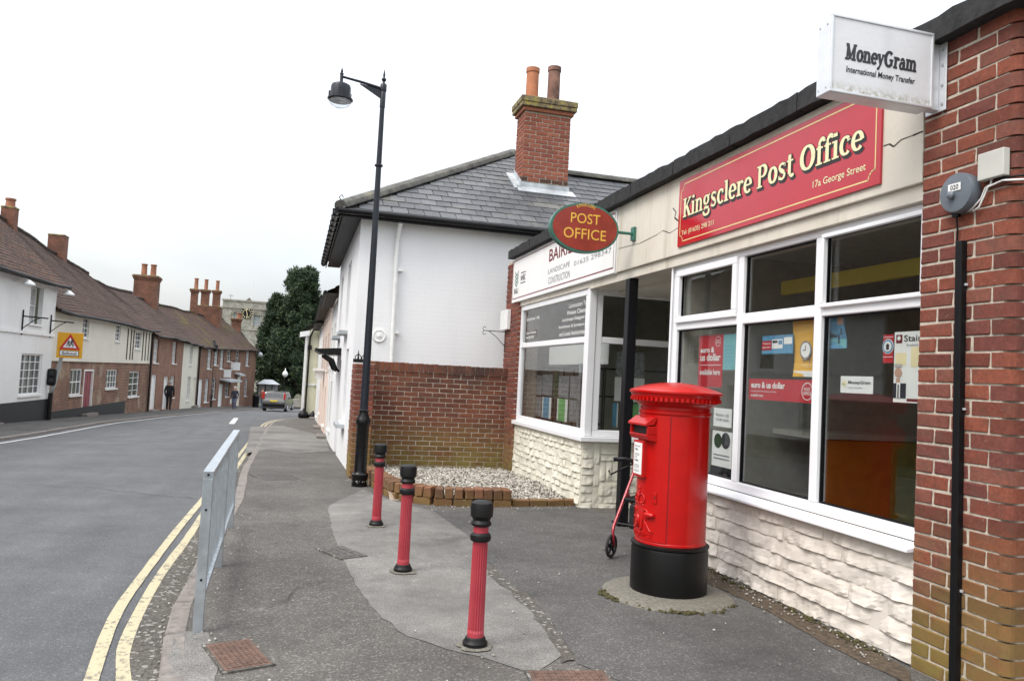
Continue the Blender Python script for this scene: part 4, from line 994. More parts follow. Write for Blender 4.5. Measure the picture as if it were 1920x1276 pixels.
m = MB(); m.obox((XF-.03, bc.y+.03, bc.z-.115), (.012, 0, 0), (0, .02, 0), (0, 0, .012)); m.tube([(XF-.03, bc.y+.03, bc.z-.12), (XF-.025, bc.y+.024, bc.z-.2), (XF-.022, bc.y+.03, bc.z-.28)], .006, 6); m.build('cable_entry', 'black_plastic', bl)
a, b = onX(1833, 290, XF-.05), onX(1881, 327, XF-.05)
tag(boxpart('junction_box', 'box_grey', None, XF-.05, XF-.006, b.y, a.y, b.z, a.z, bevel=.005), 'small pale grey junction box on brick pier above alarm bell', 'junction box')
m = MB(); pts = [(1860, 322), (1858, 345), (1848, 352), (1840, 372), (1822, 392), (1808, 398)]; m.tube([onX(*p, XF-.016) for p in pts], .006, 6)
pts = [(1925, 336), (1880, 338), (1853, 350), (1846, 366), (1836, 388), (1824, 396)]; m.tube([onX(*p, XF-.026) for p in pts], .0055, 6)
tag(m.build('cable', 'white_paint', None, smooth=True), 'thin white cable looping beside the grey alarm bell', 'cable')
m = MB(); pts = [(1930, 327), (1890, 332), (1865, 335)]; m.tube([onX(*p, XF-.02) for p in pts], .006, 6)
tag(m.build('cable', 'black_plastic', None, smooth=True), 'thin black cable leaving the pale grey junction box', 'cable')
ct, cb = onX(1803, 452, XF-.02), onX(1791, 1240, XF-.02); cu = thing('conduit', (XF-.02, cb.y, 0), 'straight black plastic cable conduit running down the brick pier', 'conduit')
m = MB(); m.obox(((XF-.022), (ct.y+cb.y)/2, ct.z/2), (.020, 0, 0), (0, .022, 0), (0, (ct.y-cb.y)/2, ct.z/2)); m.build('channel', 'black_plastic', cu, bevel=.004)
m = MB()
for f in (.22, .62, .9): p = Vector((XF-.012, cb.y+(ct.y-cb.y)*f-.028, ct.z*f)); m.obox(p, (.006, 0, 0), (0, .006, 0), (0, 0, .006))
m.build('clip', 'aluminium', cu)
# support post of the lobby
sp_ = thing('support_post', (3.585, 8.03, 0), 'slim chipped black post holding up the fascia beside entrance lobby', 'post')
m = MB(); m.box(3.53, 3.64, 7.975, 8.085, 0, 2.74); m.build('shaft', 'post_black', sp_, bevel=.006)
m = MB(); m.box(3.50, 3.67, 7.945, 8.115, 0, .02); m.build('foot_plate', 'post_black', sp_)

# small white alarm box and scroll bracket on the far pier
a, b = onX(940, 583, XF-.06), onX(951, 617, XF-.06)
tag(boxpart('alarm_box', 'white_paint', None, XF-.07, XF-.006, b.y, a.y, b.z, a.z, bevel=.006), 'small white alarm box on brick pier by the garden wall', 'alarm box')
m = MB(); c = onX(948, 622, XF)
base = Vector((XF-.004, c.y, c.z)); m.tube([base, base+Vector((-.38, 0, 0))], .007, 6)
m.tube([base+Vector((0, 0, -.26)), base+Vector((-.16, 0, -.10)), base+Vector((-.30, 0, -.005))], .006, 6); m.tube([base+Vector((0, 0, -.36)), base], .008, 6)
for cz, s_ in ((.035, 1), (-.035, -1)): m.tube([base+Vector((-.38-.03*math.sin(t), 0, cz-s_*.035*math.cos(t))) for t in [i*.6 for i in range(8)]], .005, 6)
tag(m.build('scroll_bracket', 'black_matt', None), 'small black wrought iron scroll bracket on far brick pier', 'bracket')

# ------------------------------------------------------------------ posters inside the post office window
def poster(px, label, mat, X=3.672, curl=0):
    (x0, y0, x1, y1) = px; yl, yr = onX(x0, (y0+y1)/2, X).y, onX(x1, (y0+y1)/2, X).y; zt_, zb_ = onX((x0+x1)/2, y0, X).z, onX((x0+x1)/2, y1, X).z
    w, h = yl-yr, zt_-zb_; r = thing('poster', (X, (yl+yr)/2, zb_), label, 'poster'); o = Vector((X, yl, zb_)); m = MB(); n = 8
    def pt(f, g): return o+UYm*(w*f)+UZ*(h*g)+Vector((curl*math.sin(g*5+f), 0, 0))
    if curl:
        for i in range(n): m.face([pt(0, i/n), pt(1, i/n), pt(1, (i+1)/n), pt(0, (i+1)/n)])
    else: m.obox(o+UYm*w/2+UZ*h/2+Vector((.001, 0, 0)), (.001, 0, 0), (0, w/2, 0), (0, 0, h/2))
    m.build('sheet', mat, r)
    def rect(u0, u1, v0, v1, mt, nm='print', k=1):
        mm = MB(); c = pt((u0+u1)/2, (v0+v1)/2) if curl else o+UYm*w*(u0+u1)/2+UZ*h*(v0+v1)/2
        mm.obox(c+Vector((-.0012*k-(.002 if curl else 0), 0, 0)), (.0004, 0, 0), (0, w*(u1-u0)/2, 0), (0, 0, h*(v1-v0)/2)); mm.build(nm, mt, r)
    def disc(u, v, ru, mt, k=2, nm='print', inner=None):
        mm = MB(); n_ = 20; c = o+UYm*w*u+UZ*h*v+Vector((-.0012*k, 0, 0)); R = w*ru
        ring = [c+UYm*R*math.cos(2*math.pi*i/n_)+UZ*R*math.sin(2*math.pi*i/n_) for i in range(n_)]
        if inner:
            r2 = [c+UYm*R*inner*math.cos(2*math.pi*i/n_)+UZ*R*inner*math.sin(2*math.pi*i/n_) for i in range(n_)]
            for i in range(n_): mm.face([ring[i], ring[(i+1) % n_], r2[(i+1) % n_], r2[i]])
        else: mm.face(ring)
        mm.build(nm, mt, r)
    def txt(s, u0, u1, v0, v1, mt='paper_white', bold=.012, k=2): lettering('lettering', mt, r, s, o, UYm, UZ, w*u0, w*u1, h*v0, h*v1, .0012*k+(.003 if curl else 0), bold)
    return rect, disc, txt, r, o, w, h
rect, disc, txt, *_ = poster((1310, 628, 1355, 725), 'tall red poster reading euro and us dollar behind left pane', 'paper_red')
txt('euro &', .08, .66, .66, .77, bold=.03); txt('us dollar', .08, .92, .50, .64, bold=.03); txt('available here', .08, .92, .23, .34, bold=.02); disc(.8, .87, .11, 'paper_white', 2, inner=.9); txt('POST', .73, .87, .87, .9); txt('OFFICE', .71, .89, .83, .86); rect(.06, .94, .415, .425, 'paper_white')
rect, disc, txt, *_ = poster((1356, 626, 1379, 693), 'plain teal sheet next to the tall red poster', 'paper_teal')
for i in range(5): rect(.15, .8, .25+.1*i, .27+.1*i, 'paper_cyan')
rect, disc, txt, *_ = poster((1429, 628, 1487, 663), 'small blue leaflet with white bus and red panel', 'paper_blue')
rect(.0, .32, .22, .72, 'paper_red'); txt('The bus is', .03, .29, .52, .64); txt('back here', .03, .29, .32, .44); rect(.34, .68, .28, .78, 'paper_white'); rect(.36, .52, .58, .72, 'print_dark', k=2); rect(.55, .67, .5, .72, 'paper_blue', k=2); rect(.72, .97, .50, .86, 'paper_white'); rect(.02, .98, .04, .16, 'paper_cyan')
rect, disc, txt, *_ = poster((1488, 598, 1535, 706), 'curling yellow poster with drawing of a clock', 'paper_yellow', 3.69, .012)
rect(.02, .98, .0, .10, 'paper_white'); txt("It's ISA time", .2, .95, .80, .86); disc(.52, .46, .24, 'print_grey', 4); disc(.52, .46, .19, 'paper_white', 6); rect(.25, .8, .20, .21, 'print_cream'); rect(.2, .85, .17, .175, 'print_cream'); rect(.38, .42, .24, .32, 'print_grey'); rect(.62, .66, .24, .32, 'print_grey'); rect(.52, .54, .46, .54, 'print_dark', k=8); rect(.42, .53, .45, .465, 'print_dark', k=8)
rect, disc, txt, *_ = poster((1404, 711, 1533, 752), 'wide red banner reading euro and us dollar across middle pane', 'paper_red')
txt('euro & us dollar', .04, .56, .56, .86, bold=.03); txt('currency & travel money card also', .04, .44, .34, .46, bold=.0); txt('available here', .04, .24, .14, .28, bold=.01); disc(.87, .5, .075, 'paper_white', 2, inner=.9); txt('POST', .83, .91, .52, .66); txt('OFFICE', .815, .925, .34, .48)
rect, disc, txt, *_ = poster((1553, 590, 1586, 653), 'curled blue and pale travel poster at top of right pane', 'paper_blue', 3.69, .014)
rect(.02, .98, .02, .30, 'paper_teal'); rect(.62, .95, .70, .96, 'print_skin'); rect(.08, .5, .34, .44, 'print_dark'); rect(.55, .62, .15, .6, 'print_dark'); rect(.75, .8, .4, .65, 'print_dark')
rect, disc, txt, *_ = poster((1656, 627, 1675, 680), 'slim red and blue rosette sticker beside stairlift poster', 'paper_red')
disc(.5, .58, .55, 'paper_white', 2); disc(.5, .58, .50, 'paper_blue', 3); disc(.5, .58, .38, 'paper_white', 4); disc(.5, .6, .16, 'print_dark', 5); rect(.36, .64, .46, .56, 'print_dark', k=5); rect(.02, .98, .2, .22, 'paper_white'); rect(.02, .98, .9, .92, 'paper_white')
rect, disc, txt, *_ = poster((1676, 621, 1735, 755), 'large white stairlift poster with man in suit beside pier', 'paper_white')
txt('Stairlifts', .32, 1.3, .86, .95, 'print_dark', .01); rect(.06, .26, .84, .96, 'print_maroon'); disc(.16, .91, .055, 'paper_white', 3); txt('Available here', .4, 1.0, .79, .83, 'print_grey', 0); rect(.05, .40, .52, .70, 'print_cream'); rect(.55, .98, .5, .78, 'print_cream'); disc(.16, .42, .12, 'print_skin', 3); rect(.045, .275, .50, .545, 'hair_grey', k=4); rect(.10, .22, .27, .34, 'print_skin', k=2); rect(.0, .42, .06, .27, 'cloth_navy', k=2); rect(.12, .24, .06, .28, 'paper_white', k=3); rect(.16, .20, .06, .25, 'print_dark', k=4); rect(.45, .98, .02, .06, 'print_maroon')
rect, disc, txt, *_ = poster((1576, 705, 1637, 737), 'small white landscape card with dark lettering above red reflection', 'paper_white')
txt('MoneyGram', .25, .93, .48, .74, 'print_dark', .02); txt('money transfer', .24, .70, .26, .38, 'print_grey'); disc(.13, .56, .07, 'print_cream', 2); rect(.06, .14, .50, .56, 'paper_green', k=3)
rect, disc, txt, *_ = poster((1338, 765, 1372, 800), 'plain white notice low in the left pane', 'paper_white', 3.75)
txt('PLEASE USE', .15, .85, .55, .7, 'print_grey'); txt('OTHER DOOR', .15, .85, .3, .45, 'print_grey')
rect, disc, txt, *_ = poster((1335, 808, 1372, 875), 'white leaflet with two dark round photos low in left pane', 'paper_white', 3.75)
disc(.3, .72, .2, 'foliage_dark', 2); disc(.7, .75, .22, 'print_dark', 3); rect(.1, .9, .3, .34, 'print_grey'); rect(.1, .9, .2, .24, 'print_grey')
ch = onX(1341, 878, 3.95); m = MB(); m.prism([(-.16, 0), (.16, 0), (.13, .24), (.02, .29), (-.13, .24)], (3.98, ch.y, ch.z-.1), UYm, UZ, (.06, 0, 0))
m.tube([(4.0, ch.y, .06), (4.0, ch.y, ch.z-.08)], .02, 8); tag(m.build('office_chair', 'cloth_black', None, bevel=.01), 'dark chair back showing above sill behind left pane', 'chair')
# white lettering on the office window glass
wl = thing('window_lettering', (3.60, 10.0, 2.15), 'lines of white lettering on upper pane of the office window', 'lettering'); og = Vector((3.603, 12.46, 0))
for i, (s, zz) in enumerate((('Contractors To', 2.565), ('Private Clients', 2.47), ('Landscape Designers', 2.375), ('Architects & Surveyors', 2.28), ('and Local Authorities', 2.185))):
    w = .052*len(s)*.95; lettering('line', 'paper_white', wl, s, og, UYm, UZ, 2.98-w, 2.98, zz, zz+.06, .001, .01)
for s, zz, x1_ in (('Established 1986', 2.50, .95), ('www.landscape', 2.27, .80), ('info@office', 2.20, .70)): lettering('line', 'paper_white', wl, s, og, UYm, UZ, .25, x1_, zz, zz+.05, .001, .01)

# ------------------------------------------------------------------ generic house pieces
def wall(parent, p0, p1, z0, zt0, zt1, mat, openings=(), name='wall', depth=.14, label=None):
    """vertical wall from p0 to p1 (outside on the right-hand side), with real openings and reveals"""
    P0 = Vector((p0[0], p0[1], 0)); d = Vector((p1[0]-p0[0], p1[1]-p0[1], 0)); Ln = d.length; d /= Ln; n = Vector((d.y, -d.x, 0))
    ss = sorted(set([0, Ln]+[o[0] for o in openings]+[o[1] for o in openings])); zs = sorted(set([z0]+[o[2] for o in openings]+[o[3] for o in openings])); m = MB()
    zmax = max(zt0, zt1)+1; zs = zs+[zmax]; top = lambda s: zt0+(zt1-zt0)*s/Ln
    pt = lambda s, z, k=0: P0+d*s+UZ*z-n*k
    for a, b in zip(ss, ss[1:]):
        for c, e in zip(zs, zs[1:]):
            sm, zm = (a+b)/2, (c+e)/2
            if any(o[0] <= sm <= o[1] and o[2] <= zm <= o[3] for o in openings): continue
            ea, eb = (top(a), top(b)) if e == zmax else (e, e)
            m.face([pt(a, c), pt(b, c), pt(b, eb), pt(a, ea)], [(a, c), (b, c), (b, eb), (a, ea)])
    for (a, b, c, e) in [o[:4] for o in openings]:
        for q in ([(a, c, 0), (a, e, 0), (a, e, depth), (a, c, depth)], [(b, c, depth), (b, e, depth), (b, e, 0), (b, c, 0)], [(a, c, depth), (b, c, depth), (b, c, 0), (a, c, 0)], [(a, e, 0), (b, e, 0), (b, e, depth), (a, e, depth)]):
            m.face([pt(*x) for x in q][::-1], [(x[0]+x[2], x[1]) for x in q][::-1])
    return m.build(name, mat, parent, label=label)
def win(parent, p0, p1, s0, s1, z0, z1, cols=2, rows=4, rec=.09, mat='white_paint', glass='far_glass', sill=True, fw=.055, name='window', curtain=0, bar=.022, glassname='pane'):
    P0 = Vector((p0[0], p0[1], 0)); d = Vector((p1[0]-p0[0], p1[1]-p0[1], 0)).normalized(); n = Vector((d.y, -d.x, 0)); m = MB()
    def bar_(a, b, c, e, k0=rec+.045, k1=rec): m.obox(P0+d*(a+b)/2+UZ*(c+e)/2-n*(k0+k1)/2, d*(b-a)/2, n*abs(k1-k0)/2, UZ*(e-c)/2)
    bar_(s0+.002, s1-.002, z0+.002, z0+fw); bar_(s0+.002, s1-.002, z1-fw, z1-.002); bar_(s0+.002, s0+fw, z0+fw, z1-fw); bar_(s1-fw, s1-.002, z0+fw, z1-fw)
    for i in range(1, cols): x = s0+(s1-s0)*i/cols; bar_(x-bar/2, x+bar/2, z0+fw, z1-fw, rec+.040, rec+.008)
    for j in range(1, rows):
        z = z0+(z1-z0)*j/rows; w = bar*(1.8 if rows > 1 and j == rows//2 and rows % 2 == 0 else 1); bar_(s0+fw, s1-fw, z-w/2, z+w/2, rec+.038, rec+.010)
    f = m.build(name, mat, parent)
    m = MB(); k = rec+.05; m.face([P0+d*a+UZ*c-n*k for a, c in ((s0, z0), (s1, z0), (s1, z1), (s0, z1))]); m.build(glassname, glass, f)
    if curtain:
        m = MB(); k = rec+.048
        for a, b in ((s0+.03, s0+(s1-s0)*curtain), (s1-(s1-s0)*curtain, s1-.03)): m.face([P0+d*x+UZ*z-n*k for x, z in ((a, z0+.05), (b, z0+.05), (b, z1-.05), (a, z1-.05))])
        m.build('curtain', 'net_curtain', f)
    if sill:
        m = MB(); m.obox(P0+d*(s0+s1)/2+UZ*(z0-.03)-n*(rec/2-.03), d*((s1-s0)/2+.05), n*(rec/2+.035), UZ*.028); m.build('sill', mat, f)
    return f
def door(parent, p0, p1, s0, s1, z0, z1, mat, rec=.10, frame='white_paint', step=True):
    P0 = Vector((p0[0], p0[1], 0)); d = Vector((p1[0]-p0[0], p1[1]-p0[1], 0)).normalized(); n = Vector((d.y, -d.x, 0)); m = MB(); fw = .07
    ob_ = lambda mm, a, b, c, e, k0, k1: mm.obox(P0+d*(a+b)/2+UZ*(c+e)/2-n*(k0+k1)/2, d*(b-a)/2, n*abs(k1-k0)/2, UZ*(e-c)/2)
    ob_(m, s0+fw+.002, s1-fw-.002, z0+.01, z1-fw-.002, rec+.06, rec+.02)
    dd = m.build('door', mat, parent)
    m = MB(); ob_(m, s0+.002, s0+fw, z0, z1-.002, rec+.05, rec-.06); ob_(m, s1-fw, s1-.002, z0, z1-.002, rec+.05, rec-.06); ob_(m, s0+fw, s1-fw, z1-fw, z1-.002, rec+.05, rec-.06); m.build('door_frame', frame, dd)
    m = MB(); w = (s1-s0-2*fw)
    for i in range(2):
        for j, (c, e) in enumerate(((.10, .42), (.50, .92))):
            a = s0+fw+w*(.08+.48*i); ob_(m, a, a+w*.36, z0+(z1-z0)*c, z0+(z1-z0)*(e-.04), rec+.019, rec+.010)
    m.build('door_panel', mat, dd)
    if step: m = MB(); ob_(m, s0-.1, s1+.1, z0-.22, z0-.005, .1, -.28); m.build('step', 'kerb_stone', dd)
    return dd
def pxrect(p0, p1, x0, y0, x1, y1):
    xm, ym_ = (x0+x1)/2, (y0+y1)/2; return (onWall(x0, ym_, p0, p1)[0], onWall(x1, ym_, p0, p1)[0], onWall(xm, y1, p0, p1)[1], onWall(xm, y0, p0, p1)[1])
def roof(parent, p0, p1, ze0, ze1, zr0, zr1, D, mat, over=.28, ends=(.15, .15), courses=26, sag=.06, name='roof', back=True, seed=0, hip1=0):
    """pitched roof over the run p0-p1, stepped tile courses, ridge set back by D"""
    P0 = Vector((p0[0], p0[1], 0)); d = Vector((p1[0]-p0[0], p1[1]-p0[1], 0)); Ln = d.length; d /= Ln; n = Vector((d.y, -d.x, 0)); m = MB(); nu = max(10, int(Ln/.5))
    a, b = -ends[0], Ln+ends[1]; slope_len = math.hypot(D+over, (zr0+zr1-ze0-ze1)/2)
    def P(fu, fv, lift=0.0):
        s = a+(b-hip1*fv-a)*fu; ze = ze0+(ze1-ze0)*fu; zr = zr0+(zr1-zr0)*fu
        sg = sag*(mnoise.noise((s*.35+seed*7, fv*1.3, seed))*1.1-.5*math.sin(math.pi*fu)*fv)+.012*mnoise.noise((s*3, fv*14, seed+3))
        return P0+d*s+n*(over-(D+over)*fv)+UZ*(ze+(zr-ze)*fv+sg+lift)
    for j in range(courses):
        v0, v1 = j/courses, (j+1)/courses; rj = random.uniform(-.006, .006)
        for i in range(nu):
            u0, u1 = i/nu, (i+1)/nu; A, B, C, E = P(u0, v0, .030+rj), P(u1, v0, .030+rj), P(u1, v1, .004), P(u0, v1, .004)
            U = [(a+(b-a)*u0, v0*slope_len), (a+(b-a)*u1, v0*slope_len), (a+(b-a)*u1, v1*slope_len), (a+(b-a)*u0, v1*slope_len)]
            m.face([A, B, C, E], U); A2, B2 = P(u0, v0, -.006), P(u1, v0, -.006); m.face([A2, B2, B, A], [U[0], U[1], U[1], U[0]])
    if back:
        Rv = lambda fu: P(fu, 1, .004); Bk = lambda fu: P0+d*(a+(b-a)*fu)-n*(2*D+over)+UZ*(ze0+(ze1-ze0)*fu)
        for i in range(nu):
            u0, u1 = i/nu, (i+1)/nu; m.face([Rv(u0), Rv(u1), Bk(u1), Bk(u0)], [(u0*Ln, 0), (u1*Ln, 0), (u1*Ln, slope_len), (u0*Ln, slope_len)])
    r = m.build(name, mat, parent)
    m = MB(); k = max(4, int((b-a)/.42))                      # ridge tiles
    m.tube([P(i/k, 1, .03) for i in range(k+1)], [.10+.012*(i % 2) for i in range(k+1)], 8); m.build('ridge', 'ridge_tile' if mat == 'slate' else mat, r)
    m = MB(); m.tube([P(i/8, 0, -.02)+n*.05 for i in range(9)], .055, 8); m.build('gutter', 'black_matt', r)
    m = MB(); off = [P(i/8, 0, -.03) for i in range(9)]; bk = [p-n*(over-.01)-UZ*.0 for p in off]
    for i in range(8): m.face([off[i], bk[i], bk[i+1], off[i+1]])
    m.build('eaves_board', 'timber_dark', r)
    return r
def gable(parent, p, dirx, ze, zr, D, z0, mat, name='gable_wall'):
    """gable end at point p; runs back along dirx (unit, into the house) for 2D"""
    p = Vector((p[0], p[1], 0)); q = Vector(dirx); m = MB(); pts = [(0, z0), (2*D, z0), (2*D, ze), (D, zr), (0, ze)]
    m.face([p+q*s+UZ*z for s, z in pts], [(s, z) for s, z in pts]); return m.build(name, mat, parent)
def stack(parent, c, wx, wy, z0, z1, pots, mat='brick_stack', cap=True, potmat='terracotta_mid', name='chimney', pot_h=.55, pot_r=.12):
    m = MB(); x0, x1, y0, y1 = c[0]-wx/2, c[0]+wx/2, c[1]-wy/2, c[1]+wy/2
    def bx_(x0, x1, y0, y1, a, b):
        P = [(x0, y0), (x1, y0), (x1, y1), (x0, y1)]
        for i in range(4):
            p, q = P[i], P[(i+1) % 4]; l = math.hypot(q[0]-p[0], q[1]-p[1]); m.face([(*p, a), (*q, a), (*q, b), (*p, b)], [(0, a), (l, a), (l, b), (0, b)])
        m.face([(*p, b) for p in P], [(0, 0), (.1, 0), (.1, .05), (0, .05)])
        m.face([(*p, a) for p in P[::-1]], [(0, 0), (.1, 0), (.1, .05), (0, .05)])
    bx_(x0, x1, y0, y1, z0, z1-(.30 if cap else .059))
    if cap: bx_(x0-.06, x1+.06, y0-.06, y1+.06, z1-.299, z1-.16); bx_(x0-.12, x1+.12, y0-.12, y1+.12, z1-.159, z1-.06)
    ch_ = m.build(name, mat, parent)
    e_ = .10 if cap else .02; m = MB(); m.box(x0-e_, x1+e_, y0-e_, y1+e_, z1-.058, z1+.02); m.build('cap', 'lichen_cap', ch_, bevel=.02)
    for i, (px_, py_, ph) in enumerate(pots):
        m = MB(); m.lathe([(pot_r*1.12, 0), (pot_r, .05), (pot_r*.92, ph-.08), (pot_r*1.1, ph-.07), (pot_r*1.1, ph), (pot_r*.8, ph), (pot_r*.75, ph-.1)], (px_, py_, z1+.02), 16); m.build('chimney_pot', potmat, ch_, smooth=40)
    return ch_

# ------------------------------------------------------------------ garden wall, pier, gravel bed
gw = thing('garden_wall', (2.2, 13.0, 0), 'stained red brick garden wall between the white house and office', 'wall')
WY, CW, TOP = 12.97, .0815, 1.565
m = MB(); m.box(1.10, XF+.005, WY+.006, WY+.22, -.25, TOP+.14); core = m.build('mortar_core', 'mortar', gw)
lay(core, (1.16, WY, -.065), 0, bond(2.36, 20, .238), CW, .10, 'brick_wall', .010, rnd=random.Random(21))
u = 1.16; rr = random.Random(5)
while u < 3.5:                                              # brick-on-edge top course
    me = brick_mesh(.071, .235, .150, 'brick_wall', rr.randrange(4)); put(me, 'coping_brick', core, (u+.04, WY+.10, TOP+.075+rr.uniform(-.004, .004)), rr.uniform(-.02, .02)); u += .0815
gp = thing('brick_pier', (1.0, 12.3, 0), 'narrow old brick gate pier behind the lamp post base', 'pier')
m = MB(); m.box(.885, 1.165, 12.19, 12.95, -.4, 1.66); core = m.build('mortar_core', 'mortar', gp)
lay(core, (.872, 12.18, -.30), 0, [[(0, .305)] if r % 2 else [(0, .155), (.155, .305)] for r in range(24)], .0815, .10, 'brick_pier', .011, rnd=random.Random(31))
lay(core, (.872, 12.95, -.30), -math.pi/2, bond(.66, 24, .235), .0815, .10, 'brick_pier', .011, rnd=random.Random(32))
ga = thing('iron_gate_top', (.80, 13.2, 1.5), 'black iron gate finial behind the narrow brick pier', 'gate'); m = MB()
m.box(.90, 1.16, 13.2, 13.24, 1.68, 1.74); m.build('rail', 'black_matt', ga)
for x in (.98, 1.09): m = MB(); m.tube([(x, 13.22, 1.74), (x, 13.22, 1.89)], [.018, .004], 6); m.tube([(x-.045, 13.22, 1.72), (x-.05, 13.22, 1.78), (x, 13.22, 1.83)], .008, 6); m.tube([(x+.045, 13.22, 1.72), (x+.05, 13.22, 1.78), (x, 13.22, 1.83)], .008, 6); m.build('finial', 'black_matt', ga)
edge = [(1.22, 12.1), (1.20, 11.5), (1.22, 10.9), (1.27, 10.4), (1.36, 9.95), (1.52, 9.64), (1.78, 9.46), (2.1, 9.40), (2.45, 9.385), (2.68, 9.39)]
def resample(pts, step):
    P = [Vector((*p, 0)) for p in pts]; out_ = []; acc = 0
    for a, b in zip(P, P[1:]):
        L_ = (b-a).length; t = (step-acc) if out_ else 0
        while t <= L_:
            out_.append((a+(b-a)*(t/L_), (b-a).normalized())); t += step
        acc = L_-(t-step)
    return out_
be = thing('bed_edging', (1.9, 9.5, 0), 'curved low brick edging round the white gravel bed', 'edging'); rr = random.Random(9)
for p, t in resample(edge, .118):                            # top course, bricks set across
    a = math.atan2(t.y, t.x); me = brick_mesh(.105, .215, .125, 'brick_edging', rr.randrange(4), .010, .005); q = Vector((p.x, p.y, gz(p.y)+.155+rr.uniform(-.006, .006))); put(me, 'brick', be, q, (rr.uniform(-.03, .03), rr.uniform(-.03, .03), a+rr.uniform(-.03, .03)))
for p, t in resample(edge, .24):
    a = math.atan2(t.y, t.x); me = brick_mesh(.228, .11, .09, 'brick_edging', rr.randrange(4), .008, .004); nn = Vector((t.y, -t.x, 0)); put(me, 'brick', be, Vector((p.x, p.y, gz(p.y)+.042))-nn*(-.045), a+rr.uniform(-.015, .015))
for p, t in resample([(2.80, 9.40), (3.2, 9.43), (3.54, 9.47)], .24):
    a = math.atan2(t.y, t.x); me = brick_mesh(.228, .11, .085, 'brick_edging', rr.randrange(4), .008, .004); put(me, 'brick', be, (p.x, p.y, gz(p.y)+.038), a+rr.uniform(-.02, .02))
def in_bed(x, y):
    if not (1.22 < x < 3.52 and y < 12.95): return False
    ye = 9.5 if x > 1.8 else None
    if x > 1.8: return y > 9.46
    xl = np.interp(y, [9.4, 9.64, 9.95, 10.4, 10.9, 11.5, 12.1, 13], [1.95, 1.62, 1.45, 1.35, 1.30, 1.28, 1.28, 1.20]); return x > xl and y > 9.5
def bed_z(x, y): return gz(y)+.075+.05*min(1, max(0, (y-9.5)/1.5))+.02*mnoise.noise((x*2, y*2, 0))-.05*max(0, x-2.7)*max(0, 1-(y-9.4)/1.0)
m = MB(); xs_ = [1.2+i*.116 for i in range(21)]; ys_ = [9.40+i*.1776 for i in range(21)]
vs = [(max(x, 1.22), y, bed_z(x, y)-.02 if (in_bed(x, y) or y > 9.8) else gz(y)-.03) for y in ys_ for x in xs_]; m.raw(vs, [(j*21+i, j*21+i+1, (j+1)*21+i+1, (j+1)*21+i) for j in range(20) for i in range(20)])
tag(m.build('gravel_bed', 'mortar_dark', smooth=True), kind='structure')
P = []
while len(P) < 9500:
    x, y = random.uniform(1.2, 3.53), 9.42+3.53*random.random()**1.15
    if in_bed(x, y): P.append((x, y, bed_z(x, y)+random.uniform(-.012, .016)))
pebbles('gravel', P, (.013, .027), 'gravel', 'pale loose gravel filling the bed by the garden wall', 'gravel')

# ------------------------------------------------------------------ white house with hipped slate roof
wh = thing('white_house', (.92, 13.65, 0), 'tall white painted brick house with hipped slate roof and gutter', 'house')
fa, fb = (.92, 20.25), (.92, 13.65)
ops = [(.9, 1.9, 2.35, 3.75), (3.6, 4.6, 2.35, 3.75), (4.6, 5.4, .55, 1.95), (2.2, 3.1, -.35, 1.75)]
wall(wh, fa, fb, -.6, 4.25, 4.25, 'white_wall', ops, 'front_wall'); wall(wh, fb, (12.5, 13.65), -.6, 4.25, 4.25, 'white_wall', (), 'side_wall')
for o in ops[:3]: win(wh, fa, fb, *o, 2, 4, .08)
door(wh, fa, fb, *ops[3], 'black_gloss')
for sy, sz, hw in ((20.25-1.4, 2.29, .56), (20.25-4.1, 2.29, .56), (20.25-5.0, .49, .46)): m = MB(); m.obox((.86, sy, sz), (.10, 0, 0), (0, hw, 0), (0, 0, .035)); m.build('window_ledge', 'lead', wh)
EX, EY, EZ, SL = .57, 13.42, 4.30, .63
apx = Vector((4.57, 17.42, EZ+4*SL)); far_y = 20.6; rz = EZ+SL*3.02
m = MB(); m.face([(EX, EY, EZ), (12.6, EY, EZ), (12.6, EY+3.02, rz), (5.2, EY+3.02, rz), tuple(apx)]); m.face([(EX, EY, EZ), tuple(apx), (4.57, far_y, apx.z), (EX, far_y, EZ)])
m.face([tuple(apx), (5.2, EY+3.02, rz), (9, 17.5, EZ+1), (9, far_y, EZ), (4.57, far_y, apx.z)]); m.face([(5.2, EY+3.02, rz), (12.6, EY+3.02, rz), (12.6, EY+5.5, EZ), (5.2, EY+5.5, EZ)])
wr = m.build('roof', 'slate', wh)
th = math.atan(SL); gauge, sw = .285, .285; cs, sn = math.cos(th), math.sin(th); slmesh = [brick_mesh(sw-.011, gauge+.05, .015, 'slate', k, .002, .002) for k in range(4)]
cnt = 0; r = 0
while True:
    d0 = gauge*r; yc = EY+(d0+gauge/2)*cs
    if yc > 17.3: break
    xr = 7.9 if yc < EY+2.95 else 4.57+(17.42-yc)*.6+.4; x = EX+(yc-EY)+(.14 if r % 2 else 0)-(EX+(yc-EY)) % sw+sw*.5
    while x < xr:
        if x-sw/2 > EX+(yc-EY)-.10 and not (4.3 < x < 5.2 and 15.35 < yc < 15.8):
            o = put(slmesh[random.randrange(4)], 'slate', wr, (x+random.uniform(-.004, .004), yc, EZ+(yc-EY)*SL+.018), (th-.045+random.uniform(-.006, .006), random.uniform(-.004, .004), random.uniform(-.006, .006))); cnt += 1
        x += sw
    r += 1
print('slates', cnt)
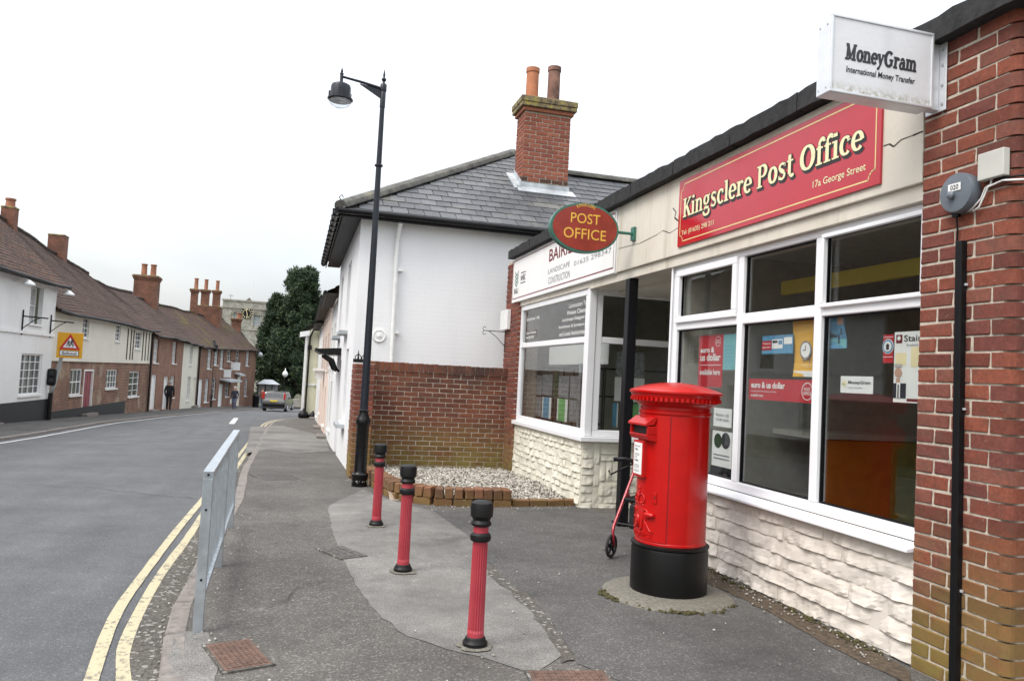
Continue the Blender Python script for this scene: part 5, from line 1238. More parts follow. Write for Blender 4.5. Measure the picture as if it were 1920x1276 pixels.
def ridge_run(parent, a, b, step, rad=.115):
    a, b = Vector(a), Vector(b); k = int((b-a).length/step); d = (b-a)/k; side = d.cross(UZ).normalized(); upn = side.cross(d).normalized()
    if upn.z < 0: upn = -upn
    for i in range(k):
        m = MB(); p = a+d*i; poly = []
        for j in range(7):
            t = math.pi*(j/6); poly.append((rad*1.25*math.cos(t), rad*.85*math.sin(t)))
        poly += [(-rad*1.3, -.03), (rad*1.3, -.03)]
        m.prism(poly, p+upn*(.012+.004*random.random()), side, upn, d*1.012); m.build('ridge_tile', 'ridge_tile', parent)
ridge_run(wr, (EX-.02, EY-.02, EZ+.02), apx+UZ*.01, .43); ridge_run(wr, (5.4, EY+3.02, rz+.01), (9.6, EY+3.02, rz+.01), .43); ridge_run(wr, apx, (4.57, far_y, apx.z), .43)
m = MB(); m.box(EX+.03, 12.5, EY+.0, 13.645, EZ-.11, EZ-.085); m.box(EX+.03, .915, 13.646, far_y, EZ-.11, EZ-.085); m.build('soffit', 'black_matt', wr)
m = MB(); m.box(EX+.0, 12.5, EY-.02, EY-.002, EZ-.14, EZ-.005); m.box(EX-.02, EX-.002, EY-.02, far_y, EZ-.14, EZ-.005); m.build('fascia_board', 'black_matt', wr)
m = MB(); m.tube([(EX-.06, EY-.075, EZ-.055), (12.4, EY-.075, EZ-.055)], .055, 10); m.tube([(EX-.075, EY-.06, EZ-.055), (EX-.075, far_y, EZ-.055)], .055, 10)
y = EY+.2
while y < far_y: m.obox((EX-.08, y, EZ-.05), (.068, 0, 0), (0, .022, 0), (0, 0, .068)); y += .55
m.build('gutter', 'black_gloss', wr, smooth=40)
m = MB(); m.tube([(EX-.02, EY-.05, EZ+.1), (EX-.06, EY-.08, EZ+.17), (EX-.02, EY-.08, EZ+.21), (EX+.01, EY-.06, EZ+.17)], .008, 6); m.build('hip_iron', 'black_matt', wr)
# downpipe and tie plate
p1_, p2_ = onY(748, 418, 13.60), onY(733, 672, 13.60); dp = thing('downpipe', (p2_.x, 13.58, 1.4), 'white downpipe on the side wall of the white house', 'downpipe')
m = MB(); m.tube([(p1_.x+.01, EY+.02, EZ-.15), (p1_.x, 13.56, EZ-.32), (p1_.x-.01, 13.585, EZ-.5), (p2_.x+.02, 13.585, 1.2)], .040, 10); m.build('pipe', 'white_paint', dp, smooth=40)
m = MB()
for z in (3.35, 2.25): m = MB(); m.box(p2_.x-.02, p2_.x+.11, 13.56, 13.645, z-.025, z+.025); m.build('collar', 'white_paint', dp)
c = onY(711, 629, 13.62); m = MB(); m.lathe([(.118, 0), (.118, .02), (.10, .03), (.085, .018), (.03, .022), (.03, .04), (.001, .045)], (0, 0, 0), 32); m.v = [(c.x+x, 13.648-z, c.z+y) for x, y, z in m.v]
tag(m.build('wall_tie_plate', 'white_paint', None, smooth=40), 'round white wall tie plate beside the downpipe', 'tie plate')
# chimney of the white house, brick by brick
cn = MB(); cxl, cxr, cy0, cy1 = 4.24, 5.26, 15.28, 15.88; zt_ = 7.15; cn.box(cxl+.01, cxr-.01, cy0+.01, cy1, 5.2, zt_+.05); cn = cn.build('chimney', 'mortar', wh)
CC = .0905; nr = int((zt_-5.38)/CC)
mt_ = lambda r, u_: 'brick_sooty' if (r < 4 and random.random() < .72) else 'brick_chimney'
lay(cn, (cxl, cy0, 5.38), 0, bond(cxr-cxl, nr, .26), CC, .10, mt_, .014, rnd=random.Random(41))
lay(cn, (cxl, cy1, 5.38), -math.pi/2, bond(cy1-cy0, nr, .26, .5), CC, .10, mt_, .014, rnd=random.Random(42))
for k, (e_, h0, h1, mt2) in enumerate(((.045, zt_-.02, zt_+.06, 'brick_chimney'), (.095, zt_+.062, zt_+.15, 'lichen_cap'), (.110, zt_+.152, zt_+.27, 'lichen_cap'))):
    m = MB(); m.box(cxl-e_, cxr+e_, cy0-e_, cy1+e_, h0, h1); m.build('corbel', mt2, cn, bevel=.012)
m = MB(); vs = [(cxl-.09, cy0-.09), (cxr+.09, cy0-.09), (cxr+.09, cy1+.09), (cxl-.09, cy1+.09)]; vt = [(cxl+.2, cy0+.15), (cxr-.2, cy0+.15), (cxr-.2, cy1-.15), (cxl+.2, cy1-.15)]
m.raw([(*p, zt_+.272) for p in vs]+[(*p, zt_+.37) for p in vt], [(0, 1, 5, 4), (1, 2, 6, 5), (2, 3, 7, 6), (3, 0, 4, 7), (4, 5, 6, 7)]); m.build('flaunching', 'lichen_cap', cn)
for x, h, mt2 in ((4.44, .65, 'terracotta'), (4.92, .75, 'terracotta_dark')):
    m = MB(); m.lathe([(.135, 0), (.130, h-.10), (.145, h-.09), (.145, h), (.11, h), (.105, h-.2)], (x, 15.54, zt_+.34), 20); m.build('chimney_pot', mt2, cn, smooth=40)
rf = lambda y: EZ+(y-EY)*SL; xm = (cxl+cxr)/2; ym2 = (cy0+cy1)/2; m = MB(); m.obox((xm, cy0-.12, rf(cy0-.12)+.045), (.62, 0, 0), (0, .13, .13*SL), (0, -.008, .012)); m.obox((xm, cy0-.010, rf(cy0)+.07), (.535, 0, 0), (0, .006, 0), (0, 0, .085))
m.obox((cxl-.08, ym2, rf(ym2)+.045), (.085, 0, 0), (0, .40, .40*SL), (0, -.008, .012)); m.obox((cxl-.011, ym2, rf(ym2)+.10), (.006, 0, 0), (0, .31, .31*SL), (0, 0, .08)); m.build('lead_flashing', 'lead', cn)
# door canopy on the street front
cnp = thing('door_canopy', (.92, 18.6, 1.6), 'black moulded door canopy on scroll brackets on the white house front', 'canopy')
m = MB(); m.prism([(0, 2.02), (-.50, 1.98), (-.54, 2.0), (-.54, 1.94), (-.44, 1.88), (-.30, 1.86), (0, 1.86)], (.915, 17.4, 0), UX, UZ, (0, 1.6, 0)); m.build('hood', 'black_gloss', cnp)
for y in (17.45, 18.9):
    m = MB(); m.tube([(.90, y, 1.50), (.82, y, 1.56), (.74, y, 1.74), (.55, y, 1.85)], [.02, .04, .045, .03], 8); m.build('scroll_bracket', 'black_gloss', cnp)

# ------------------------------------------------------------------ the row beyond the white house, same side
def row_house(name, label, y0, y1, x0, x1, ez, mat, rmat, wins, D=3.2, zr=None, doors=(), drain=None):
    r = thing(name, (x0, y0, gz(y0)), label, 'house', 'houses along the near side of the street'); a, b = (x1, y1), (x0, y0)
    Lh = math.hypot(x1-x0, y1-y0); zb = gz(y1)-.4
    wall(r, a, b, zb, ez, ez, mat, [w[:4] for w in wins]+[w[:4] for w in doors], 'front_wall')
    for w in wins: win(r, a, b, *w[:4], 2, 4, .08)
    for w in doors: door(r, a, b, *w[:4], w[4])
    roof(r, a, b, ez+.05, ez+.05, zr or ez+2.1, zr or ez+2.1, D, rmat, .30, (.0, .0), 18, .05, seed=y0)
    gable(r, b, (1, 0, 0), ez, (zr or ez+2.1), D, zb, mat); gable(r, a, (1, 0, 0), ez, (zr or ez+2.1), D, zb, mat); return r
row_house('terrace_house', 'narrow white terrace cottage adjoining the white house', 20.3, 25.2, .93, .98, 3.45, 'white_wall_far', 'clay_tiles_brown', [(.8, 1.6, 1.6, 2.8), (3.0, 3.8, 1.6, 2.8), (2.9, 3.8, -.1, 1.2)], doors=[(.9, 1.75, gz(24)+.1, 1.35, 'black_gloss')])
pk = row_house('terrace_house', 'pink washed cottage with exposed upright timbers', 25.25, 36.5, .985, 1.06, 3.75, 'pale_pink', 'clay_tiles_brown', [(1.2, 2.1, 1.5, 2.8), (5, 5.9, 1.5, 2.8), (8.4, 9.3, 1.5, 2.8), (1.2, 2.1, -.4, .9), (8.4, 9.4, -.4, .9)], doors=[(5.2, 6.1, gz(31)+.1, 1.15, 'white_paint')])
for i in range(12): y = 25.6+i*.95; m = MB(); m.obox((.985+.0067*(y-25.25)-.001, y, 2.55), (.002, 0, 0), (0, .06, 0), (0, 0, 1.15)); m.build('timber_stud', 'timber_dark', pk)
m = MB(); m.box(.62, .98, 29.9, 31.6, 1.45, 1.55); m.box(.7, .98, 30.0, 30.1, 1.15, 1.448); m.box(.7, .98, 31.4, 31.5, 1.15, 1.448); m.build('door_hood', 'white_paint', pk)
row_house('terrace_house', 'pale cottage between the pink cottage and the yellow gable house', 36.55, 44.5, 1.06, 1.10, 3.6, 'white_wall_far', 'clay_tiles_brown', [(1.2, 2.1, 1.2, 2.4), (5, 5.9, 1.2, 2.4), (4.9, 5.9, -.8, .5)], doors=[(1.2, 2.1, gz(43)+.1, .9, 'door_maroon')])
ye = thing('gable_house', (.43, 44.6, gz(44.6)), 'pale yellow gable ended house jutting out past the terrace', 'house')
wall(ye, (.40, 44.6), (6.4, 44.6), -1.9, 3.45, 3.45, 'pale_yellow', (), 'end_wall'); wall(ye, (.40, 52), (.40, 44.6), -2.2, 3.45, 3.45, 'white_wall_far', (), 'front_wall')
m = MB(); m.face([(.40, 44.6, 3.45), (6.4, 44.6, 3.45), (3.4, 44.6, 6.3)], [(0, 0), (6, 0), (3, 3)]); m.build('gable_wall', 'pale_yellow', ye)
roof(ye, (.40, 52), (.40, 44.6), 3.5, 3.5, 6.4, 6.4, 3.0, 'clay_tiles_brown', .28, (.1, .12), 18, .04, seed=4)
m = MB(); m.obox((.42, 44.55, 1.1), (.07, 0, 0), (0, .05, 0), (0, 0, 2.35)); m.obox((.80, 44.56, .62), (.44, 0, 0), (0, .03, 0), (0, 0, .05)); m.build('corner_board', 'white_paint', ye)
m = MB(); m.obox((.30, 44.45, 3.42), (.26, 0, .06), (0, .06, 0), (0, 0, .14)); m.build('eaves_return', 'white_paint', ye)
yd = thing('downpipe', (.6, 44.5, -1.2), 'black downpipe on the corner of the yellow gable house', 'downpipe'); m = MB(); m.tube([(.78, 44.48, 3.7), (.60, 44.46, 3.25), (.60, 44.48, 2.6), (.58, 44.48, -1.2)], .05, 8); m.build('pipe', 'black_matt', yd)
m = MB(); m.box(.50, .72, 44.38, 44.56, 2.55, 2.80); m.build('hopper', 'black_matt', yd)
rb = thing('rubbish_sacks', (.55, 44.0, gz(44)), 'black rubbish sacks slumped at foot of the yellow gable house', 'rubbish sack')
for dx, s in ((0, .24), (.5, .19)):
    m = MB(); m.lathe([(.9*s, 0), (1.2*s, .3*s), (1.15*s, 1.0*s), (.7*s, 1.6*s), (.2*s, 1.9*s), (.28*s, 2.2*s)], (.5+dx, 44.1, gz(44.1)), 12); m.build('sack', 'black_plastic', rb, smooth=True)

# ------------------------------------------------------------------ pillar box
PB = Vector((2.80, 5.37, 0)); R_ = .262
px_ = thing('pillar_box', PB, 'large glossy red cylindrical pillar box with black base outside the window', 'post box')
m = MB(); m.lathe([(.286, -.02), (.287, .02), (.287, .335), (.281, .352), (.292, .362), (.292, .375), (.272, .385)], PB, 56); m.build('base', 'pillar_black', px_, smooth=35)
prof = [(.266, .386), (.266, .40), (R_, .405), (R_, 1.335), (.272, 1.345), (.272, 1.365), (.262, 1.372), (.262, 1.395), (.285, 1.410), (.300, 1.425)]
m = MB(); m.lathe(prof, PB, 56); m.build('body', 'pillar_red', px_, smooth=35)
m = MB(); n = 56; m.lathe([(.302, 1.424), (.318, 1.432), (.340, 1.492), (.350, 1.498), (.350, 1.512), (.335, 1.520), (.30, 1.533), (.22, 1.556), (.12, 1.574), (.03, 1.581), (.001, 1.582)], PB, n); m.build('cap', 'pillar_red', px_, smooth=35)
m = MB()
for k in range(56):                                         # dentil ring under the rim
    a = 2*math.pi*k/56; c = PB+Vector((.331*math.cos(a), .331*math.sin(a), 1.452)); t = Vector((-math.sin(a), math.cos(a), 0)); o = Vector((math.cos(a), math.sin(a), 0)); m.obox(c, o*.010, t*.0105, UZ*.013)
m.build('dentils', 'pillar_red', px_)
def cyl(a_deg, z, r): a = math.radians(a_deg); return PB+Vector((r*math.cos(a), r*math.sin(a), z))
def cyl_patch(m, a0, a1, z0, z1, r0, r1, n=10):              # raised panel bent round the barrel
    vs = []; 
    for i in range(n+1):
        a = a0+(a1-a0)*i/n
        vs += [cyl(a, z0, r0), cyl(a, z0, r1), cyl(a, z1, r1), cyl(a, z1, r0)]
    m.raw(vs, [(4*i+q, 4*i+(q+1) % 4, 4*i+4+(q+1) % 4, 4*i+4+q) for i in range(n) for q in range(4)]+[(0, 1, 2, 3)[::-1], tuple(4*n+q for q in range(4))])
m = MB(); cyl_patch(m, 124, 236, .41, 1.325, R_-.004, R_+.006, 24); dr = m.build('door', 'pillar_red', px_, smooth=35, bevel=.003)
m = MB()
for a in (122.6, 237.4): cyl_patch(m, a-.35, a+.35, .41, 1.325, R_-.003, R_+.0012, 2)
m.build('door_seam', 'print_maroon', px_)
# hooded aperture
o = Vector((PB.x, PB.y, 0)); m = MB()
X0 = PB.x-R_
m.prism([(0, 0), (-.065, -.012), (-.075, -.012), (-.075, .004), (-.01, .055), (.03, .06)], (X0+.02, PB.y-.155, 1.262), UX, UZ, (0, .31, 0))
m.prism([(.03, -.13), (-.045, -.115), (-.06, -.085), (-.06, -.075), (.03, -.075)], (X0+.02, PB.y-.155, 1.262), UX, UZ, (0, .31, 0))
m.box(X0-.035, X0+.06, PB.y-.155, PB.y-.135, 1.188, 1.249); m.box(X0-.035, X0+.06, PB.y+.135, PB.y+.155, 1.188, 1.249)
m.build('aperture_hood', 'pillar_red', px_, bevel=.004); m = MB(); m.box(X0-.012, X0+.03, PB.y-.134, PB.y+.134, 1.189, 1.248); m.build('slot', 'dark_void', px_)
# notice plate
m = MB(); m.box(X0-.030, X0+.04, PB.y-.085, PB.y+.085, .865, 1.135); m.build('notice_frame', 'pillar_red', px_, bevel=.005)
m = MB(); m.box(X0-.0325, X0-.0305, PB.y-.068, PB.y+.068, .885, 1.118); npl = m.build('notice_plate', 'paper_white', px_)
on = Vector((X0-.0326, PB.y+.068, .885))
for s, x1, z0, z1 in (('Monday to Friday', .105, .200, .212), ('5.30pm', .07, .170, .192), ('Saturday', .06, .118, .130), ('12.00pm', .08, .088, .110)): lettering('lettering', 'print_dark', npl, s, on, UYm, UZ, .015, x1, z0, z1, .001, .01)
m = MB()
for z in (.150, .140, .068, .058, .048, .030, .020): m.obox(on+UYm*.055+UZ*z+Vector((-.001, 0, 0)), (.0003, 0, 0), (0, .042, 0), (0, 0, .0016))
m.build('small_print', 'print_grey', npl)
# the plate also catches the near side: lock, handle
m = MB(); cyl_patch(m, 213, 219.5, .69, .765, R_+.004, R_+.014, 4); m.build('lock_plate', 'pillar_red', px_, bevel=.002)
m = MB(); cyl_patch(m, 215.6, 217.2, .722, .742, R_+.0135, R_+.0152, 2); m.build('keyhole', 'dark_void', px_)
m = MB(); c = cyl(208.5, .60, R_+.02); t = Vector((math.cos(math.radians(118.5)), math.sin(math.radians(118.5)), 0))
m.tube([c-t*.045, c-t*.03, c, c+t*.03, c+t*.045], [.006, .017, .021, .017, .006], 12); m.build('handle', 'pillar_red', px_, smooth=True)
# royal cypher and lettering in relief, wrapped round the door
def wrap_tubes(strokes, rad, a_c, z_c, sc, nm):
    m = MB()
    for st in strokes:
        pts = [cyl(a_c+math.degrees(p[0]*sc/R_), z_c+p[1]*sc, R_+.008) for p in st]; m.tube(pts, rad, 6)
    return m.build(nm, 'pillar_red', px_, smooth=True)
def circ(cx0, cy0, r, a0=0, a1=360, n=14): return [(cx0+r*math.cos(math.radians(a0+(a1-a0)*i/n)), cy0+r*math.sin(math.radians(a0+(a1-a0)*i/n))) for i in range(n+1)]
CYPH = [[(-.55, 1.0), (-.75, .95), (-.75, .2), (-.9, .0), (-.5, .0), (-.25, .15)], [(-.75, .55), (-.4, .55)], [(-.75, 1.0), (-.3, 1.0), (-.25, .85)],
        [(.25, 1.0), (.35, .9), (.35, .1), (.25, 0)], [(.25, 1.0), (.6, 1.0), (.8, .85), (.75, .62), (.4, .52)], [(.5, .52), (.85, .05), (1.05, .0)], [(-.07, .1), (-.07, .7)], [(.07, .1), (.07, .7)]]
wrap_tubes(CYPH, .0065, 180, .385+.09, .155, 'cypher_relief')
CROWN = [circ(-.28, .35, .27, 20, 200), circ(.28, .35, .27, -20, 160), [(-.5, .05), (.5, .05)], [(-.52, .18), (.52, .18)], [(0, .2), (0, .75)], circ(0, .75, .08), [(-.1, .92), (.1, .92)], [(0, .85), (0, 1.02)], [(-.5, .18), (-.55, .4)], [(.5, .18), (.55, .4)], circ(-.25, .12, .05, n=6), circ(.0, .12, .05, n=6), circ(.25, .12, .05, n=6)]
wrap_tubes(CROWN, .006, 180, .655, .135, 'crown_relief')
vs, fs = text_mesh('POST OFFICE', 1, .01); vs = fit(vs, -.155, .155, 0, .034); m = MB()
top = [cyl(180+math.degrees(v[0]/R_), .428+v[1], R_+.011) for v in vs]; m.raw(top, fs)
from collections import Counter
ec = Counter(tuple(sorted((f[i], f[(i+1) % len(f)]))) for f in fs for i in range(len(f)))
for f in fs:
    for i in range(len(f)):
        a, b = f[i], f[(i+1) % len(f)]
        if ec[tuple(sorted((a, b)))] == 1:
            A, B = top[a], top[b]; ia = cyl(180+math.degrees(vs[a][0]/R_), .428+vs[a][1], R_+.003); ib = cyl(180+math.degrees(vs[b][0]/R_), .428+vs[b][1], R_+.003); m.face([ia, ib, B, A])
m.build('raised_lettering', 'pillar_red', px_)
# concrete collar in the pavement and moss
m = MB(); vs = [(PB.x, PB.y, .03)]; n = 40
for j, (rr0, z) in enumerate(((.36, .028), (.45, .018), (.50, -.01))):
    for k in range(n): a = 2*math.pi*k/n; q = rr0*(1+.07*mnoise.noise((math.cos(a)*2, math.sin(a)*2, 5)))*(1.0 if math.sin(a) > -.2 else 1.02); vs.append((PB.x-.02+q*math.cos(a), PB.y-.03+q*math.sin(a), z))
m.raw(vs, [(0, 1+k, 1+(k+1) % n) for k in range(n)]+[(1+j*n+k, 1+(j+1)*n+k, 1+(j+1)*n+(k+1) % n, 1+j*n+(k+1) % n) for j in range(2) for k in range(n)])
tag(m.build('concrete_collar', 'concrete', None, smooth=True), 'rough round concrete collar set in tarmac around pillar box', 'concrete collar')
P = []
for _ in range(120):
    a = random.choice([random.gauss(4.55, .10), random.gauss(3.2, .12), random.uniform(3, 5.5)]); rr0 = random.gauss(.50, .02); P.append((PB.x-.02+rr0*math.cos(a), PB.y-.03+rr0*math.sin(a), .006))
for c_ in [random.uniform(3.85, 6.5) for _ in range(14)]:
    for _ in range(random.randrange(6, 22)): P.append((3.515-abs(random.gauss(0, .035)), c_+random.gauss(0, .07), .010))
pebbles('moss_tufts', P, (.008, .022), 'moss', 'small moss tufts along wall foot and collar edge', 'moss')

# ------------------------------------------------------------------ bollards
def bollard(pos, label):
    r = thing('bollard', pos, label, 'bollard', 'fluted red and black bollards on the pavement'); H_ = .835
    m = MB(); m.lathe([(.068, -.01), (.072, .004), (.072, .030), (.062, .042), (.058, .056), (.050, .062)], pos, 28); m.build('base', 'bollard_black', r, smooth=35)
    m = MB(); m.lathe([(.049, .06), (.049, .085), (.047, .10), (.044, .575), (.043, .592), (.0445, .60), (.043, .605)], pos, 40, flute=(.086, .58, .87)); m.build('shaft', 'bollard_red', r, smooth=25)
    m = MB(); m.lathe([(.044, .600), (.058, .606), (.061, .622), (.058, .640), (.046, .652)], pos, 28); m.build('ring', 'bollard_black', r, smooth=35)
    m = MB(); m.lathe([(.0445, .651), (.0445, .690)], pos, 28); m.build('neck', 'bollard_red', r, smooth=35)
    m = MB(); m.lathe([(.048, .688), (.058, .694), (.060, .706), (.054, .716), (.050, .724), (.058, .738), (.0655, .748), (.067, .80), (.062, .822), (.045, .833), (.001, .836)], pos, 28); m.build('cap', 'bollard_black', r, smooth=35)
    return r
b1 = bollard(Vector((1.085, 4.40, .0)), 'red fluted bollard of the row of three closest to pillar box')
for i, (px0, lb) in enumerate((((755, 1072), 'red fluted bollard in the middle of the row of three'), ((705, 986), 'red fluted bollard nearest the lamp post and gravel bed'))):
    g_ = onG(*px0); copy_tree(b1, None, Vector((g_.x, g_.y, gz(g_.y)+.004)), lb)
for i, c in enumerate(((1.085, 4.40), (onG(755, 1072).x, onG(755, 1072).y), (onG(705, 986).x, onG(705, 986).y))):
    m = MB(); vs = [(c[0], c[1], gz(c[1])+.022)]
    for k in range(24): a = 2*math.pi*k/24; q = .105*(1+.25*mnoise.noise((math.cos(a)*2+i*5, math.sin(a)*2, 1))); vs.append((c[0]+q*math.cos(a), c[1]+q*math.sin(a), gz(c[1])+.011))
    m.raw(vs, [(0, 1+k, 1+(k+1) % 24) for k in range(24)]); tag(m.build('concrete_footing', 'concrete', None), ['round concrete footing under the bollard nearest the pillar box', 'round concrete footing under the middle bollard', 'round concrete footing under the bollard by gravel bed'][i], 'footing', 'bollard footings')

# ------------------------------------------------------------------ guard rail
gr = thing('guard_rail', (-.46, 4.83, 0), 'galvanised steel pedestrian guard rail along the kerb', 'guard rail')
g0, g1, g2 = Vector((-.455, 4.83, 0)), Vector((-.488, 6.38, 0)), Vector((-.522, 7.93, -.008)); Hr = .882
for p in (g0, g1, g2): m = MB(); m.box(p.x-.028, p.x+.028, p.y-.018, p.y+.018, p.z-.03, p.z+Hr); m.build('post', 'galvanised', gr, bevel=.003)
for a, b in ((g0, g1), (g1, g2)):
    d = (b-a); L_ = d.length; d.normalize(); sd_ = Vector((d.y, -d.x, 0)); mid = (a+b)/2
    m = MB(); m.obox(mid+UZ*(Hr+.021), sd_*.030, d*(L_/2+.015), UZ*.020); m.build('top_rail', 'galvanised', gr, bevel=.003)
    m = MB(); m.obox(mid+UZ*.20, sd_*.024, d*(L_/2-.022), UZ*.016); m.build('bottom_rail', 'galvanised', gr, bevel=.003)
    k = int(L_/.105)
    for i in range(1, k): p = a+d*(L_*i/k); m = MB(); m.obox(p+UZ*(.216+(Hr-.22)/2), sd_*.007, d*.007, UZ*((Hr-.224)/2)); m.build('bar', 'galvanised', gr)
m = MB()
for z in (.70, .30, Hr+.02): m.obox(g0+Vector((0, -.0195, z)), (.006, 0, 0), (0, .002, 0), (0, 0, .006))
m.build('bolt', 'black_plastic', gr)

# ------------------------------------------------------------------ street lamp by the pier
def lamp(pos, label, name='street_lamp'):
    r = thing(name, pos, label, 'street lamp'); x, y, z = pos
    m = MB(); m.lathe([(.112, -.05), (.112, .135), (.118, .15), (.118, .18), (.095, .20), (.088, .22), (.086, .86), (.092, .875), (.106, .90), (.106, .935), (.09, .97), (.066, 1.03), (.062, 1.06), (.070, 1.07), (.070, 1.085), (.060, 1.095)], pos, 28); m.build('pedestal', 'black_gloss', r, smooth=35)
    m = MB(); m.lathe([(.058, 1.09), (.034, 5.45), (.034, 5.46), (.040, 5.465), (.040, 5.75), (.034, 5.76)], pos, 16); m.build('column', 'lamp_grey', r, smooth=40)
    m = MB(); m.lathe([(.036, 4.585), (.060, 4.60), (.060, 4.62), (.036, 4.635)], pos, 20); m.build('collar', 'lamp_grey', r, smooth=35)
    m = MB(); m.lathe([(.044, 5.70), (.047, 5.71), (.047, 5.80), (.040, 5.81), (.020, 5.82), (.016, 5.84), (.034, 5.865), (.036, 5.88), (.022, 5.90), (.014, 5.92), (.018, 5.94), (.001, 6.035)], pos, 16); m.build('finial', 'lamp_grey', r, smooth=35)
    hx = x-.60; m = MB(); m.tube([(x-.03, y, z+5.74), (x-.30, y, z+5.79), (hx, y, z+5.83)], [.024, .020, .018], 8); m.prism([(0, 0), (0, -.13), (-.30, .035), (-.30, .05)], (x-.035, y-.006, z+5.72), UX, UZ, (0, .012, 0)); m.build('bracket_arm', 'lamp_grey', r)
    hd = (hx, y, z+5.46)
    m = MB(); m.lathe([(.168, .02), (.180, .028), (.180, .046), (.142, .060), (.142, .205), (.132, .240), (.095, .262), (.030, .275), (.024, .30), (.024, .405), (.030, .412), (.012, .432), (.020, .446), (.003, .50)], hd, 28); hdp = m.build('lantern_head', 'lamp_grey', r, smooth=35)
    for a in (.6, 2.7, 4.7): m = MB(); c = Vector(hd)+Vector((.155*math.cos(a), .155*math.sin(a), .10)); m.obox(c, Vector((math.cos(a), math.sin(a), 0))*.016, Vector((-math.sin(a), math.cos(a), 0))*.03, UZ*.06); m.build('latch', 'lamp_grey', hdp)
    m = MB(); m.lathe([(.02, -.075), (.08, -.072), (.13, -.045), (.158, .0), (.166, .019)], hd, 28); m.f = m.f[:-1]; m.build('glass_bowl', 'lantern_glass', r, smooth=True)
    m = MB(); m.lathe([(.155, .012), (.15, .018)], hd, 24); m.lathe([(.03, -.02), (.045, .0), (.04, .011)], hd, 12); m.build('reflector', 'aluminium', r, smooth=True)
    return r
l1 = lamp(Vector((.955, 11.2, -.095)), 'tall black street lamp beside the brick gate pier')

# ------------------------------------------------------------------ walking frame behind the pillar box
rw = thing('rollator', (3.0, 6.7, 0), 'red wheeled walking frame parked between pillar box and black post', 'walking frame')
fwd = Vector((-.75, -.66, 0)).normalized(); sd_ = Vector((-fwd.y, fwd.x, 0)); base = Vector((2.80, 6.47, 0)); GD = Vector((-.92, .38, 0))
for s_, k in ((0, 0), (1, 1)):
    o = base+sd_*(.52*s_); wc = o+UZ*.105; hub = wc
    wl_ = MB(); pts = [wc+fwd*.092*math.cos(t)+UZ*.092*math.sin(t) for t in [2*math.pi*i/24 for i in range(25)]]; wl_.tube(pts, .014, 8, caps=False); w = wl_.build('wheel', 'tyre', rw, smooth=True)
    m = MB()
    for t in range(5): a = 2*math.pi*t/5+.3; m.tube([wc, wc+fwd*.085*math.cos(a)+UZ*.085*math.sin(a)], [.014, .008], 6)
    m.tube([wc-sd_*.022, wc+sd_*.022], .022, 10); m.build('spokes', 'black_plastic', w)
    hd_ = o-fwd*.43+UZ*.76
    m = MB(); m.tube([o+UZ*.105+sd_*.026, o+UZ*.23+sd_*.01, o-fwd*.03+UZ*.27, o-fwd*.40+UZ*.70, hd_+UZ*.02], [.012, .014, .015, .015, .014], 10); m.build('front_tube', 'rollator_red', rw, smooth=True)
    rc = o-fwd*.62+UZ*.105; wl_ = MB(); pts = [rc+fwd*.092*math.cos(t)+UZ*.092*math.sin(t) for t in [2*math.pi*i/24 for i in range(25)]]; wl_.tube(pts, .014, 8, caps=False); w = wl_.build('wheel', 'tyre', rw, smooth=True)
    m = MB(); m.tube([rc-sd_*.02, rc+sd_*.02], .03, 10); m.build('spokes', 'black_plastic', w)
    m = MB(); m.tube([rc, o-fwd*.50+UZ*.35, o-fwd*.28+UZ*.56], .014, 10); m.build('rear_tube', 'rollator_red', rw, smooth=True)
    m = MB(); m.tube([hd_-UZ*.06, hd_+UZ*.03, hd_+UZ*.075+GD*.03, hd_+UZ*.085+GD*.09, hd_+UZ*.075+GD*.20], [.016, .018, .018, .020, .020], 10); m.build('hand_grip', 'black_plastic', rw, smooth=True)
    m = MB(); m.tube([hd_+UZ*.05, hd_+UZ*.0+GD*.10, hd_-UZ*.07+GD*.22, hd_-UZ*.03+GD*.24], .009, 6); m.tube([hd_+UZ*.05, hd_+UZ*.01-GD*.06, hd_-UZ*.2-GD*.05, hd_-UZ*.32+GD*.02], .006, 6); m.build('brake_lever', 'black_plastic', rw, smooth=True)
c = base+sd_*.26; m = MB(); m.obox(c-fwd*.30+UZ*.50, fwd*.14, sd_*.24, UZ*.018); m.build('seat', 'black_plastic', rw, bevel=.01)
m = MB(); m.obox(c-fwd*.24+UZ*.36, fwd*.10, sd_*.17, UZ*.11); m.build('bag', 'cloth_black', rw, bevel=.02)
m = MB(); m.tube([base+UZ*.30-fwd*.06, base+sd_*.52+UZ*.30-fwd*.06], .010, 8); m.tube([base+UZ*.27-fwd*.5, base+sd_*.52+UZ*.27-fwd*.5], .010, 8); m.build('cross_bar', 'black_plastic', rw)

# ------------------------------------------------------------------ far side of the street, house by house
def px1(x, y): return x/2.658, y/2.658+340                    # picture coordinates noted in two enlarged views
def px2(x, y): return x/3.544+230, y/3.544+460
def R1(a, b, c, d): return (*px1(a, b), *px1(c, d))
def R2(a, b, c, d): return (*px2(a, b), *px2(c, d))
def base_of(p): return Vector((p[0], p[1], gz(p[1])))
def nrm(p0, p1): d = Vector((p1[0]-p0[0], p1[1]-p0[1], 0)).normalized(); return Vector((d.y, -d.x, 0)), d
GRP = 'old houses along the far side of the street'
